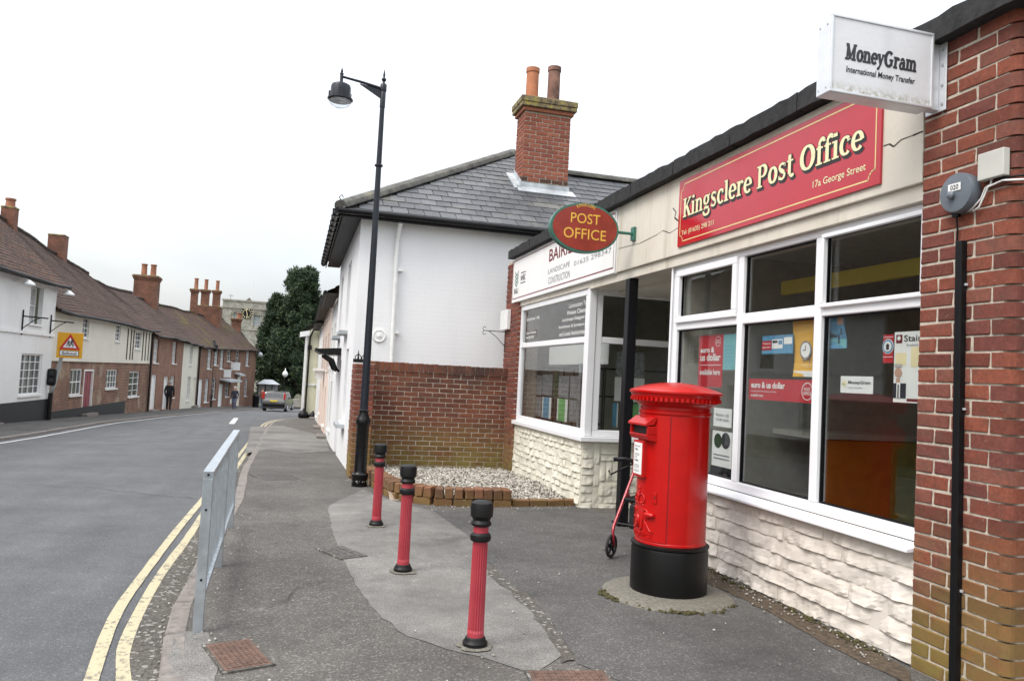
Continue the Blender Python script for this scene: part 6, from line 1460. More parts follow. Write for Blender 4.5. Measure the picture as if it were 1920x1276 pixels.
# A: white painted house
A0, A1 = (-8.95, 18.6), (-8.42, 30.9); nA, dA = nrm(A0, A1)
hA = thing('old_house', base_of(A1), 'white painted brick house with black plinth and tiled roof', 'house', GRP)
opA = [pxrect(A0, A1, *R1(150, 522, 214, 712)), pxrect(A0, A1, *R1(100, 858, 206, 1062)), (7.1, 7.75, -.55, 1.75), (2.2, 3.2, 2.3, 3.6), (5.0, 6.0, 2.3, 3.6), (2.2, 3.6, .1, 1.5)]
LA = math.hypot(A1[0]-A0[0], A1[1]-A0[1])
wall(hA, A0, A1, -1.3, 4.05, 3.98, 'white_wall_far', opA, 'front_wall')
win(hA, A0, A1, *opA[0], 1, 2, .22, curtain=.3); win(hA, A0, A1, *opA[1], 4, 5, .05, curtain=.0); win(hA, A0, A1, *opA[3], 1, 2); win(hA, A0, A1, *opA[4], 1, 2); win(hA, A0, A1, *opA[5], 4, 5)
door(hA, A0, A1, *opA[2], 'lead')
roof(hA, A0, A1, 4.02, 3.95, 8.7, 7.75, 3.6, 'clay_tiles', .30, (.2, .25), 34, .10, seed=1)
gable(hA, A1, -nA, 3.98, 7.7, 3.6, -1.4, 'white_wall_far'); gable(hA, A0, -nA, 4.0, 8.6, 3.6, -1.4, 'white_wall_far')
m = MB(); m.obox(Vector(((A0[0]+A1[0])/2, (A0[1]+A1[1])/2, 2.22))+nA*.02, dA*LA/2, nA*.03, UZ*.05); m.build('string_course', 'white_paint', hA)
m = MB()
for a, b in ((0, opA[2][0]-.05), (opA[2][1]+.05, LA+.01)): m.obox(Vector((A0[0], A0[1], -.62))+dA*(a+b)/2+nA*.012, dA*(b-a)/2, nA*.02, UZ*.60)
m.build('plinth', 'plinth_black', hA)
for i, (a, b, c, d) in enumerate(((110, 662, 208, 725), (250, 686, 340, 742))):
    s, z = onWall(*px1(a, (b+d)/2), A0, A1); P0_ = Vector((A0[0], A0[1], 0))+dA*s; m = MB()
    m.tube([P0_+nA*.02+UZ*(z-.45), P0_+nA*.02+UZ*(z+.35)], .025, 6); m.tube([P0_+nA*.02+UZ*(z+.15), P0_+nA*.75+UZ*(z+.12)], .022, 6); m.tube([P0_+nA*.02+UZ*(z-.25), P0_+nA*.3+UZ*(z+.0), P0_+nA*.5+UZ*(z+.12)], .014, 6)
    tag(m.build('wall_bracket', 'black_matt', None), ['black iron bracket under the tall upper window of white house', 'black iron bracket at corner of white house behind school sign'][i], 'bracket')
for i, (a, b) in enumerate(((70, 500), (280, 552))):
    s, z = onWall(*px1(a, b), A0, A1); P0_ = Vector((A0[0], A0[1], z))+dA*s; fl = thing('wall_lamp', P0_, ['white dished wall lamp under the eaves of white house', 'white dished wall lamp at the corner end of white house'][i], 'wall lamp')
    m = MB(); m.lathe([(.19, -.08), (.17, -.02), (.08, .05), (.03, .09)], P0_+nA*.42, 14); m.build('shade', 'white_paint', fl, smooth=True); m = MB(); m.tube([P0_, P0_+nA*.25+UZ*.14, P0_+nA*.42+UZ*.08], .015, 6); m.build('arm', 'white_paint', fl)
# neighbour further left (seen in the shop window reflections)
hZ = thing('old_house', base_of((-9.2, 12)), 'dark brick house further up the street beyond white house', 'house', GRP)
Z0, Z1 = (-9.2, 4.0), (-8.97, 18.5); opZ = [(1.5, 2.6, 2.2, 3.6), (6, 7.1, 2.2, 3.6), (10.5, 11.6, 2.2, 3.6), (1.5, 2.8, .3, 1.7), (10.3, 11.6, .3, 1.7), (6, 7, -.4, 1.7)]
wall(hZ, Z0, Z1, -1, 4.4, 4.4, 'brick_far', opZ, 'front_wall')
for o in opZ[:5]: win(hZ, Z0, Z1, *o, 2, 4)
door(hZ, Z0, Z1, *opZ[5], 'oval_green'); roof(hZ, Z0, Z1, 4.4, 4.4, 7.6, 7.6, 3.4, 'clay_tiles_brown', .3, (.2, .0), 26, .06, seed=2)
# B: cream render over old brick, jettied timber bay
B0, B1 = (-8.65, 31.0), (-7.86, 46.4); nB, dB = nrm(B0, B1); LB = math.hypot(B1[0]-B0[0], B1[1]-B0[1])
hB = thing('old_house', base_of(B0), 'long house with cream render above patched red brick and maroon door', 'house', GRP)
upB = [pxrect(B0, B1, *R1(405, 678, 436, 780)), pxrect(B0, B1, *R1(570, 712, 594, 796)), pxrect(B0, B1, *R1(669, 748, 697, 834))]
loB = [pxrect(B0, B1, *R1(348, 934, 408, 1064)), pxrect(B0, B1, *R1(412, 936, 460, 1152)), pxrect(B0, B1, *R1(528, 937, 583, 1031)), pxrect(B0, B1, *R1(641, 947, 692, 1071))]
zj0, zj1 = onWall(*px1(300, 888), B0, B1)[1], onWall(*px1(640, 893), B0, B1)[1]
wall(hB, B0, B1, -2.4, zj0, zj1, 'brick_far_old', loB, 'lower_wall')
C0, C1 = (B0[0]+nB.x*.06, B0[1]+nB.y*.06), (B1[0]+nB.x*.06, B1[1]+nB.y*.06)
m = MB(); wall(hB, C0, C1, min(zj0, zj1)-.02, 3.18, 3.02, 'cream_render', upB, 'upper_wall')
m = MB(); m.obox(Vector(((C0[0]+C1[0])/2, (C0[1]+C1[1])/2, min(zj0, zj1)-.03))-nB*.03, dB*LB/2, nB*.035, UZ*.02); m.build('jetty_edge', 'cream_render', hB)
for o, c, r in ((loB[0], 3, 2), (loB[2], 4, 3), (loB[3], 2, 4)): win(hB, B0, B1, *o, c, r, .04)
for o in upB: win(hB, C0, C1, *o, 2, 4, .04)
door(hB, B0, B1, *loB[1], 'door_maroon', .05)
s0, s1 = onWall(*px1(632, 800), C0, C1)[0], LB-.05
m = MB()
for i in range(9):
    s = s0+(s1-s0)*i/8
    if any(u_[0]-.05 < s < u_[1]+.05 for u_ in upB): continue
    m = MB(); m.obox(Vector((C0[0], C0[1], (zj1+3.05)/2))+dB*(s+random.uniform(-.1, .1))+nB*.012, dB*.06, nB*.014, UZ*((3.05-zj1)/2-.05)); m.build('timber_stud', 'timber_dark', hB)
m = MB(); m.obox(Vector((B0[0], B0[1], gz(37)-.12))+dB*5.6+nB*.012, dB*5.4, nB*.02, UZ*.55); m.build('plinth', 'plinth_black', hB)
roof(hB, B0, B1, 3.16, 3.10, 7.2, 6.12, 3.5, 'clay_tiles_brown', .34, (.1, .2), 34, .14, seed=3); gable(hB, B0, -nB, 3.1, 7.1, 3.5, -1.5, 'cream_render')
gable(hB, B1, -nB, 3.0, 5.8, 3.5, -2.4, 'brick_far')
# C: red brick pair of cottages
C0_, C1_ = (-7.86, 46.5), (-7.42, 56.0)
def cottage(label, p0, p1, ze, zr0, zr1, mat, rmat, ups, los, doors, seed, D=3.5, plinth=None):
    r = thing('old_house', base_of(p0), label, 'house', GRP); U = [pxrect(p0, p1, *q) for q in ups]; Lo = [pxrect(p0, p1, *q) for q in los]; Dr = [pxrect(p0, p1, *q[:4]) for q in doors]
    for lst in (U, Lo, Dr):
        for i, o in enumerate(lst):
            if o[1]-o[0] > 1.35: c = (o[0]+o[1])/2; lst[i] = (c-.62, c+.62, o[2], o[3])
    wall(r, p0, p1, gz(p1[1])-.8, ze[0], ze[1], mat, U+Lo+Dr, 'front_wall', label=None)
    for o in U: win(r, p0, p1, *o, 2, 4, .09, curtain=.35 if random.random() < .7 else 0)
    for o in Lo: win(r, p0, p1, *o, 2, 4, .09, curtain=.3 if random.random() < .5 else 0)
    for o, q in zip(Dr, doors): door(r, p0, p1, *o, q[4])
    roof(r, p0, p1, ze[0], ze[1], zr0, zr1, D, rmat, .30, (.05, .05), 30, .12, seed=seed); return r
hC = cottage('red brick cottage pair with tall sash windows and white doors', C0_, C1_, (2.90, 2.9), 5.80, 5.85, 'brick_far_orange', 'clay_tiles_brown', [R2(203, 622, 243, 780), R2(330, 640, 360, 785)], [R2(318, 868, 345, 1010)], [(*R2(178, 860, 225, 1090), 'white_paint'), (*R2(265, 872, 300, 1088), 'white_paint')], 5)
D0_, D1_ = (-7.42, 56.02), (-7.2, 62.3)
hD = cottage('narrow cream rendered cottage wedged between two brick ones', D0_, D1_, (2.80, 2.80), 5.72, 5.85, 'cream_render', 'clay_tiles_brown', [R2(440, 662, 470, 795)], [R2(420, 872, 455, 1030)], [(*R2(460, 878, 488, 1060), 'cream_paint')], 6)
E0_, E1_ = (-7.2, 62.32), (-4.0, 81.5); nE, dE = nrm(E0_, E1_)
hE = cottage('long brick building with six upper sashes and mossy roof end', E0_, E1_, (2.66, 2.95), 5.72, 5.95, 'brick_far', 'clay_tiles_mossy', [R2(563, 690, 590, 820), R2(607, 690, 635, 795), R2(647, 687, 673, 820), R2(695, 696, 720, 770), R2(752, 697, 775, 795), R2(819, 702, 841, 800)], [R2(544, 887, 571, 1040), R2(587, 882, 620, 1020), R2(677, 896, 712, 1005), R2(807, 880, 833, 1000)], [(*R2(499, 890, 526, 1075), 'white_paint'), (*R2(636, 920, 662, 1070), 'white_paint'), (*R2(748, 870, 790, 1065), 'cream_paint')], 7)
gable(hE, E1_, -nE, 2.95, 5.9, 3.5, -3.2, 'brick_far')
for k, (q, w) in enumerate(((R2(643, 888, 725, 903), .9), (R2(744, 852, 780, 862), .5))):
    s0_, z_ = onWall(q[0], q[3], E0_, E1_); s1_, _z = onWall(q[2], q[3], E0_, E1_); m = MB(); c = Vector((E0_[0], E0_[1], z_+.1))+dE*(s0_+s1_)/2
    m.obox(c+nE*w/2, dE*(s1_-s0_)/2, nE*w/2-UZ*.08, UZ*.06); m.build('door_hood', 'lead', hE)
# chimneys on the brick row, positions by ridge line
def ridge_pt(px, p0, p1, D):
    n, d = nrm(p0, p1); q0, q1 = (p0[0]-n.x*D, p0[1]-n.y*D), (p1[0]-n.x*D, p1[1]-n.y*D); s, z = onWall(*px, q0, q1); return Vector((q0[0]+d.x*s, q0[1]+d.y*s, z))
def px_stack(parent, q, p0, p1, pots, name='chimney', D=3.5, cap=True, mat='brick_stack', pot_r=.14, k=.80):
    a, b, c, d = q; L_, R__ = ridge_pt((a, d), p0, p1, D), ridge_pt((c, d), p0, p1, D); T = ridge_pt(((a+c)/2, b), p0, p1, D); cc = (L_+R__)/2
    dist = (cc-O3).length; w = (c-a)/F_PX*dist*k
    P = [(cc.x+(px-((a+c)/2))/F_PX*dist, cc.y, h) for px, h in pots]
    return stack(parent, (cc.x, cc.y), w, w*.9, min(L_.z, R__.z)-1.3, T.z, P, mat, cap, name=name, pot_r=pot_r)
px_stack(hA, (5, 388, 29, 412), A0, A1, [(17, .35)], D=3.6, cap=False, pot_r=.18); px_stack(hB, (92, 440, 122, 474), B0, B1, [], cap=False)
for h_, q0_, q1_, z_e, z_r in ((hC, C0_, C1_, 2.9, 5.75), (hD, D0_, D1_, 2.8, 5.8)): gable(h_, q1_, -nrm(q0_, q1_)[0], z_e, z_r, 3.5, -2.6, 'brick_far')
px_stack(hC, R2(70, 197, 228, 372), C0_, C1_, [(px2(128, 0)[0], .85), (px2(179, 0)[0], .85)], pot_r=.20)
for (a, b, c, d, pc) in ((440, 287, 500, 430, 476), (507, 292, 577, 430, 543), (587, 298, 652, 400, 621)):
    px_stack(hD if a < 480 else hE, R2(a, b, c, d), E0_, E1_, [(px2(pc, 0)[0], .95)], pot_r=.17, k=.66)
px_stack(hE, R2(440, 402, 655, 462), E0_, E1_, [], cap=False)
q = R2(722, 486, 795, 566); T = O3+ray((q[0]+q[2])/2, q[1])*84; w = (q[2]-q[0])/F_PX*84*.8
stack(hE, (T.x, T.y), w, w*.8, T.z-3.2, T.z, [(T.x+.25, T.y, .6)], pot_r=.28)
# rear gable with white bargeboard
g0_ = O3+ray(*px2(768, 562))*86; m = MB(); m.raw([(g0_.x-.5, g0_.y, g0_.z-2.6), (g0_.x+2.2, g0_.y, g0_.z-2.9), (g0_.x, g0_.y, g0_.z)], [(0, 1, 2)]); m.build('rear_gable', 'white_wall_far', hE)
m = MB(); m.obox((g0_.x+1.1, g0_.y-.1, g0_.z-1.42), (1.15, 0, -1.52), (0, .12, 0), (.10, 0, .08)); m.build('bargeboard', 'timber_dark', hE)
m = MB(); m.prism([(0, .1), (2.6, -3.2), (2.6, -3.4), (-1.5, -3.4), (-1.5, -1.2)], (g0_.x, g0_.y+.2, g0_.z), UX, UZ, (0, 5, 0)); m.build('rear_roof', 'clay_tiles_brown', hE)
# downpipes
for (a, b, c, d, P0_, P1_, lb) in ((757, 762, 731, 1143, B0, B1, 'black downpipe between the rendered house and brick cottages'),):
    s_, zt2 = onWall(*px1(a, b), P0_, P1_); s2, zb2 = onWall(*px1(c, d), P0_, P1_); n_, d_ = nrm(P0_, P1_); p = Vector((P0_[0], P0_[1], 0))+d_*(LB-.1)+n_*.12; m = MB(); m.tube([p+UZ*3.0, p+UZ*gz(46)], .055, 8); tag(m.build('downpipe', 'black_matt', None), lb, 'downpipe')
nD, dD = nrm(D0_, D1_); p = Vector((D1_[0], D1_[1], 0))+nD*.12; m = MB(); m.tube([p+UZ*2.75, p+UZ*gz(62)], .06, 8); tag(m.build('downpipe', 'black_matt', None), 'black downpipe at the edge of narrow cream cottage', 'downpipe')
# hanging signs on E
for (q, lb) in ((R2(693, 776, 748, 826), 'blank white hanging sign on a bracket over brick frontage'), (R2(648, 824, 688, 874), 'blank white board fixed above the brick building door hood')):
    s0_, zb2 = onWall(q[0], q[3], E0_, E1_); s1_, zt2 = onWall(q[2], q[1], E0_, E1_); c = Vector((E0_[0], E0_[1], 0))+dE*(s0_+s1_)/2+nE*.35; r = thing('hanging_sign', c+UZ*zb2, lb, 'sign'); m = MB(); w = (q[2]-q[0])/F_PX*75*.5
    m.obox(c+UZ*(zb2+zt2)/2, (w, 0, 0), (0, .04, 0), UZ*(zt2-zb2)/2); m.build('board', 'white_paint', r); m = MB(); m.tube([c-nE*.35+UZ*(zt2+.12), c+nE*.4+UZ*(zt2+.12)], .025, 6); m.build('bracket', 'black_matt', r)

# ------------------------------------------------------------------ school warning sign with signal lamps
b0 = onG(91, 787); tS = (b0-O3).dot(FWD)
def at(px, py, t=tS): return O3+ray(px, py)*t
ss = thing('school_sign', (b0.x, b0.y, gz(b0.y)), 'yellow school warning sign on pole with black flashing lamp unit', 'road sign')
m = MB(); m.tube([b0, b0+UZ*.95], .075, 12); m.build('pole_foot', 'black_matt', ss)
p_mid = at(100, 722); m = MB(); m.tube([b0+UZ*.95, (p_mid.x, b0.y, p_mid.z), at(112, 672)+Vector((0, .15, 0)), at(122, 655)+Vector((0, .15, 0))], .06, 12); m.build('pole', 'pole_grey', ss, smooth=True)
TL, BR = at(108.5, 622), at(150.5, 672); w, h = BR.x-TL.x, TL.z-BR.z; o = Vector((TL.x, TL.y, BR.z)); 
m = MB(); m.box(o.x, o.x+w, o.y, o.y+.03, o.z, o.z+h); m.build('yellow_board', 'sign_yellow', ss, bevel=.01)
def poly(nm, mt, pts, k): m = MB(); m.face([o+Vector((x*w, -.004*k, z*h)) for x, z in pts]); return m.build(nm, mt, ss)
poly('red_triangle', 'sign_signal_red', [(.08, .33), (.92, .33), (.5, .96)], 1); poly('white_triangle', 'sign_white', [(.23, .405), (.77, .405), (.5, .80)], 2)
poly('text_plate', 'print_dark', [(.12, .08), (.88, .08), (.88, .29), (.12, .29)], 1); poly('text_plate', 'sign_white', [(.145, .10), (.855, .10), (.855, .27), (.145, .27)], 2)
lettering('lettering', 'print_dark', ss, 'School', o, UX, UZ, w*.22, w*.78, h*.125, h*.245, .012, .02)
m = MB()
for cx0, sc in ((.44, .8), (.57, 1.0)):
    def q(x, z): return o+Vector(((cx0+x*sc*.1)*w, -.013-.001*sc, (.43+z*sc*.1)*h))
    for st in ([(0, 1.5), (.1, 2.4)], [(.05, 1.5), (.7, 1.0), (.5, .2)], [(.0, 1.5), (-.5, .9), (-1.0, .7)], [(.1, 2.3), (.8, 1.9)], [(.1, 2.3), (-.6, 1.8)]): m.tube([q(*s) for s in st], .018*sc, 5)
    c = q(.2, 2.85); m.obox(c, (.03*sc, 0, 0), (0, .004, 0), (0, 0, .035*sc))
m.build('child_figures', 'print_dark', ss)
TL, BR = at(90, 690), at(104, 723); m = MB(); m.box(TL.x, BR.x, TL.y-.12, TL.y+.06, BR.z, TL.z); m.build('lamp_unit', 'black_plastic', ss, bevel=.08)
for f in (.3, .72): m = MB(); c = Vector(((TL.x+BR.x)/2, TL.y-.13, BR.z+(TL.z-BR.z)*f)); m.lathe([(.09, 0), (.085, .02), (.05, .03)], (0, 0, 0), 14); m.v = [(c.x+x, c.y-z, c.z+y) for x, y, z in m.v]; m.build('signal_lens', 'dark_void', ss)
# second street lamp, far side
b0 = Vector((-6.55, 66.5, gz(66.5))); T = O3+ray(399, 657)*((b0-O3).dot(FWD)); r = thing('street_lamp', b0, 'black street lamp in front of the long brick building', 'street lamp')
m = MB(); m.lathe([(.16, 0), (.15, .9), (.09, 1.1), (.07, T.z-b0.z)], b0, 10); m.build('column', 'black_matt', r); m = MB(); tz = T.z; m.lathe([(.10, -.1), (.24, .0), (.30, .35), (.34, .40), (.12, .65), (.05, .85)], (b0.x, b0.y, tz), 12); m.build('lantern_head', 'black_matt', r)

# ------------------------------------------------------------------ church tower
TC = 131.0
def atd(px, py, t): return O3+ray(px, py)*t
tl, tr = atd(418, 562, TC), atd(514, 572, TC); ty = tl.y; x0 = tl.x; x1 = x0+9.6; zt_ = tl.z; zg = gz(120)-.5
ct_ = thing('church_tower', ((x0+x1)/2, ty, zg), 'square grey stone church tower with black clock face behind roofs', 'church')
def pw(px, py): p = onY(px, py, ty); return p.x-x0, p.z
wL = pxrect((x0, ty), (x1, ty), *R2(735, 447, 778, 530)); wR = pxrect((x0, ty), (x1, ty), *R2(868, 462, 912, 532))
wall(ct_, (x0, ty), (x1, ty), zg, zt_, zt_, 'church_stone', [wL, wR], 'front_wall', .5); wall(ct_, (x1, ty), (x1, ty+9.6), zg, zt_, zt_, 'church_stone', (), 'side_wall'); wall(ct_, (x0, ty+9.6), (x0, ty), zg, zt_, zt_, 'church_stone', (), 'side_wall')
zs_ = pw(*px2(700, 408))[1]; m = MB(); m.box(x0-.15, x1+.15, ty-.16, ty-.004, zs_-.12, zs_+.12); m.box(x0-.12, x1+.12, ty-.13, ty+.3, zt_-.05, zt_+.22); zs2 = pw(*px2(800, 556))[1]; m.box(x0-.1, x1+.1, ty-.12, ty-.004, zs2-.1, zs2+.1); m.build('string_course', 'church_stone', ct_)
for px_x in (712, 862): sx = pw(*px2(px_x, 470))[0]; m = MB(); m.box(x0+sx-.2, x0+sx+.2, ty-.10, ty-.003, zs2+.12, zs_-.14); m.build('pilaster', 'church_stone', ct_)
m = MB(); k = 0
zf = pw(*px2(800, 428))[1]
for i in range(30): m.box(x0+1.3+i*.27, x0+1.3+i*.27+.14, ty-.12, ty-.005, zf-.15+.16*(i % 2), zf+.02+.16*(i % 2))
m.build('corbel_table', 'bark', ct_)
for w_ in (wL, wR):
    xm = x0+(w_[0]+w_[1])/2; hw = (w_[1]-w_[0])/2; m = MB()
    for rr0 in (hw+.12, hw+.42): m.tube([(xm+rr0*math.cos(t), ty-.04, w_[3]-.15+rr0*math.sin(t)) for t in [math.pi*i/12 for i in range(13)]], .11, 6)
    m.build('arch_moulding', 'church_stone', ct_)
    m = MB(); m.face([(x0+a, ty+.45, z) for a, z in ((w_[0], w_[2]), (w_[1], w_[2]), (w_[1], w_[3]), (w_[0], w_[3]))]); m.build('louvre', 'lead', ct_)
c = onY(*px2(826, 452), ty-.15); rc = 33/3.544/F_PX*TC*1.03
def disc_y(c, r, th, n=36): m = MB(); m.prism([(r*math.cos(2*math.pi*i/n), r*math.sin(2*math.pi*i/n)) for i in range(n)], c, UX, UZ, (0, th, 0)); return m
ck = disc_y(c, rc, .12).build('clock_face', 'black_gloss', ct_)
m = MB()
for i in range(12):
    a = math.pi*i/6; dv = Vector((math.sin(a), 0, math.cos(a))); sv = Vector((math.cos(a), 0, -math.sin(a))); m.obox(c+dv*rc*.80+Vector((0, -.02, 0)), dv*rc*.15, sv*rc*.06, (0, .015, 0))
m.build('numerals', 'print_cream', ck)
m = MB(); m.obox(c+Vector((.04, -.05, -.35)), (.02, 0, -.45), (.045, 0, .002), (0, .01, 0)); m.obox(c+Vector((-.10, -.06, .45)), (-.12, 0, .55), (.04, 0, .009), (0, .01, 0)); m.build('hands', 'print_cream', ck)
fp = atd(*px2(868, 200), TC+4); m = MB(); m.tube([(fp.x, ty+4, zt_-.5), (fp.x, ty+4, fp.z)], .045, 6); tag(m.build('flagpole', 'white_paint', None), 'thin bare flagpole on top of the church tower', 'flagpole')
wv = atd(*px2(722, 325), TC+2); m = MB(); m.tube([(wv.x, ty+1, zt_-.2), (wv.x, ty+1, wv.z)], .03, 6); m.box(wv.x-.35, wv.x+.45, ty+.98, ty+1.02, wv.z-.3, wv.z-.24); tag(m.build('weather_vane', 'bark', None), 'small weather vane at corner of the church tower', 'weather vane')
rp = atd(*px2(838, 356), TC+4); m = MB(); m.raw([(rp.x-.9, ty+3, zt_), (rp.x+.9, ty+3, zt_), (rp.x+.9, ty+6, zt_), (rp.x-.9, ty+6, zt_), (rp.x, ty+4.5, rp.z+.4)], [(0, 1, 4), (1, 2, 4), (2, 3, 4), (3, 0, 4)]); m.build('cap_roof', 'bark', ct_)

# ------------------------------------------------------------------ churchyard evergreens
def tree(name, label, base, top_z, outline, trunk_r, nleaf, seed, mat='foliage_dark'):
    """outline: (height fraction, radius) pairs; crown of many small sprays gathered on uneven boughs"""
    rg = np.random.default_rng(seed); r = thing(name, base, label, 'tree', 'evergreens by the church'); H_ = top_z-base.z; hs = [o[0] for o in outline]; rs = [o[1] for o in outline]
    m = MB(); m.tube([base-UZ*.3, base+UZ*H_*.15, base+UZ*H_*.5+Vector((.2, 0, 0)), base+UZ*H_*.92], [trunk_r*1.3, trunk_r, trunk_r*.6, .05], 10)
    lobes = []
    for i in range(150):
        f = rg.uniform(outline[0][0], .97)**.9; rad = np.interp(f, hs, rs); a = rg.uniform(0, 6.283); q = rg.uniform(.55, 1.0)*rad; c = np.array((base.x+q*math.cos(a), base.y+q*math.sin(a), base.z+f*H_)); lobes.append((c, rg.uniform(.55, 1.15)*(.5+.35*rad/2.5)))
        if i % 4 == 0: m.tube([base+UZ*(f*H_*.86), (Vector((base.x, base.y, base.z+f*H_*.9))+Vector(c))/2, Vector(c)], [.12, .07, .03], 5)
    m.build('trunk', 'bark', r)
    V = []; per = nleaf//len(lobes)
    for c, s in lobes:
        u = rg.normal(size=(per, 3)); u /= np.linalg.norm(u, axis=1)[:, None]; rad = s*rg.uniform(.55, 1.08, (per, 1)); p = c+u*rad*np.array((1, 1, 1.15)); p[:, 2] -= .25*rad[:, 0]*(rg.random(per))
        t = rg.normal(size=(per, 3)); t[:, 2] = np.abs(t[:, 2])*.9+.2; t /= np.linalg.norm(t, axis=1)[:, None]; b = np.cross(t, u+rg.normal(size=(per, 3))*.5); b /= np.linalg.norm(b, axis=1)[:, None]+1e-9
        ln = rg.uniform(.10, .26, (per, 1)); wd = ln*rg.uniform(.22, .45, (per, 1)); V.append(np.stack([p-b*wd, p+b*wd, p+t*ln*1.6+b*wd*.3, p+t*ln*1.6-b*wd*.3], 1))
    V = np.concatenate(V).reshape(-1, 3)-np.array(base); n = len(V)//4; me = bpy.data.meshes.new('crown'); me.from_pydata(V.tolist(), [], (np.arange(n*4).reshape(-1, 4)).tolist()); me.materials.append(MATS[mat]); me.update()
    o = bpy.data.objects.new('crown', me); COL.objects.link(o); o.parent = r; ORG[o.name] = base; return r
b_ = Vector((.20, 86, gz(86))); tree('yew_tree', 'tallest dark evergreen with rounded top beside church tower', b_, 12.2, [(.05, 3.0), (.2, 3.5), (.4, 3.3), (.55, 2.6), (.7, 2.0), (.82, 1.75), (.92, 1.4), (.97, 1.0), (1.0, .6)], .5, 60000, 3)
b_ = Vector((-2.45, 87.5, gz(87))); tree('yew_tree', 'lower pointed dark evergreen in front of church tower', b_, 9.3, [(.05, 1.8), (.2, 2.0), (.4, 1.9), (.6, 1.5), (.8, .9), (.95, .4), (1.0, .2)], .35, 30000, 4)
b_ = Vector((2.6, 89, gz(88))); tree('yew_tree', 'dark evergreen mostly hidden behind the yellow gable house', b_, 8.5, [(.05, 2.2), (.3, 2.8), (.6, 2.4), (.85, 1.6), (1.0, .6)], .4, 20000, 5)
b_ = Vector((-26, 112, gz(88))); tree('tree', 'distant tree top showing over the roofs beside triple chimneys', b_, 8.6, [(.1, 2.5), (.5, 3.6), (.85, 2.8), (1.0, 1.2)], .4, 12000, 6)
# grass verge of the churchyard, with a low wall and stones
m = MB(); vs = []; 
for y in (80, 84, 90, 110, 130):
    for x in (-3.2, 0, 4, 14): vs.append((x, y, gz(y)+.06))
m.raw(vs, [(j*4+i, j*4+i+1, (j+1)*4+i+1, (j+1)*4+i) for j in range(4) for i in range(3)]); tag(m.build('churchyard_grass', 'meadow', smooth=True), kind='structure')
for i, (px_x, py_y, w_, h_) in enumerate(((559, 745, 14, 40), (541, 722, 12, 26))):
    p = onG(px_x, py_y+8); p = O3+ray(px_x, py_y)*80; c = Vector((p.x, p.y, gz(p.y))); m = MB(); m.prism([(-.42, 0), (.42, 0), (.42, 1.0), (.25, 1.3), (0, 1.4), (-.25, 1.3), (-.42, 1.0)], c, UX, UZ, (0, .14, 0)); tag(m.build('headstone', 'headstone', None), ['pale mossy headstone under the evergreens', 'small grey headstone in front of the dark evergreens'][i], 'headstone')
cw = O3+ray(545, 752)*77; m = MB(); m.box(cw.x-.6, cw.x+.9, cw.y, cw.y+.4, gz(77)-.2, gz(77)+.75); tag(m.build('churchyard_wall', 'church_stone', None, bevel=.04), 'low grey stone wall below the evergreens', 'wall')

# ------------------------------------------------------------------ bus shelter, far lamps
p0 = O3+ray(484, 719)*74; p1 = O3+ray(522, 720)*74; x0, x1, yb = p0.x, p1.x, p0.y; zr = p0.z; zg = gz(yb); sh = thing('bus_shelter', ((x0+x1)/2, yb, zg), 'small hip roofed bus shelter with dark posts behind parked car', 'bus shelter')
ap = (O3+ray(500, 711)*75).z
m = MB(); m.raw([(x0-.1, yb-.1, zr), (x1+.1, yb-.1, zr), (x1+.1, yb+1.7, zr), (x0-.1, yb+1.7, zr), ((x0+x1)/2-.45, yb+.8, ap), ((x0+x1)/2+.35, yb+.8, ap)], [(0, 1, 5, 4), (1, 2, 5), (2, 3, 4, 5), (3, 0, 4), (3, 2, 1, 0)]); m.build('roof', 'lead', sh)
for x in (x0, x0+(x1-x0)*.37, x0+(x1-x0)*.69, x1):
    m = MB(); m.box(x-.05, x+.05, yb-.05, yb+.05, zg, zr); m.build('post', 'black_matt', sh)
m = MB(); m.box(x0, x1, yb+1.5, yb+1.54, zg+.2, zr-.02); m.build('rear_panel', 'net_curtain', sh)
for (hx, hy, bx, by, t_, lb, wht) in ((534.5, 702, 534, 742, 78, 'white globe lamp on black post under the evergreens', True), (531, 672, 530, 742, 82, 'dark slender lamp post standing against the evergreens', False)):
    h_ = O3+ray(hx, hy)*t_; r = thing('post_lamp', (h_.x, h_.y, gz(h_.y)), lb, 'street lamp'); m = MB(); m.lathe([(.08, 0), (.05, .8), (.04, h_.z-gz(h_.y)-.1)], (h_.x, h_.y, gz(h_.y)), 8); m.build('column', 'black_matt', r)
    m = MB(); m.lathe([(.12, -.15), (.26, .05), (.28, .22), (.16, .42), (.05, .52), (.03, .75)], h_-UZ*.1, 14); m.build('lantern_head', 'white_paint' if wht else 'lamp_grey', r, smooth=True)
h_ = O3+ray(489, 667)*80; r = thing('street_lamp', (-3.9, 81.6, h_.z), 'lantern on wall bracket at end of the brick building', 'street lamp'); m = MB(); m.tube([(-3.95, 81.6, h_.z+.6), (h_.x, 81.2, h_.z+.55), (h_.x, 81.2, h_.z+.3)], .03, 6); m.build('bracket_arm', 'lamp_grey', r); m = MB(); m.lathe([(.2, -.15), (.32, 0), (.34, .1), (.2, .3), (.06, .36)], (h_.x, 81.2, h_.z), 14); m.build('lantern_head', 'lead', r, smooth=True)

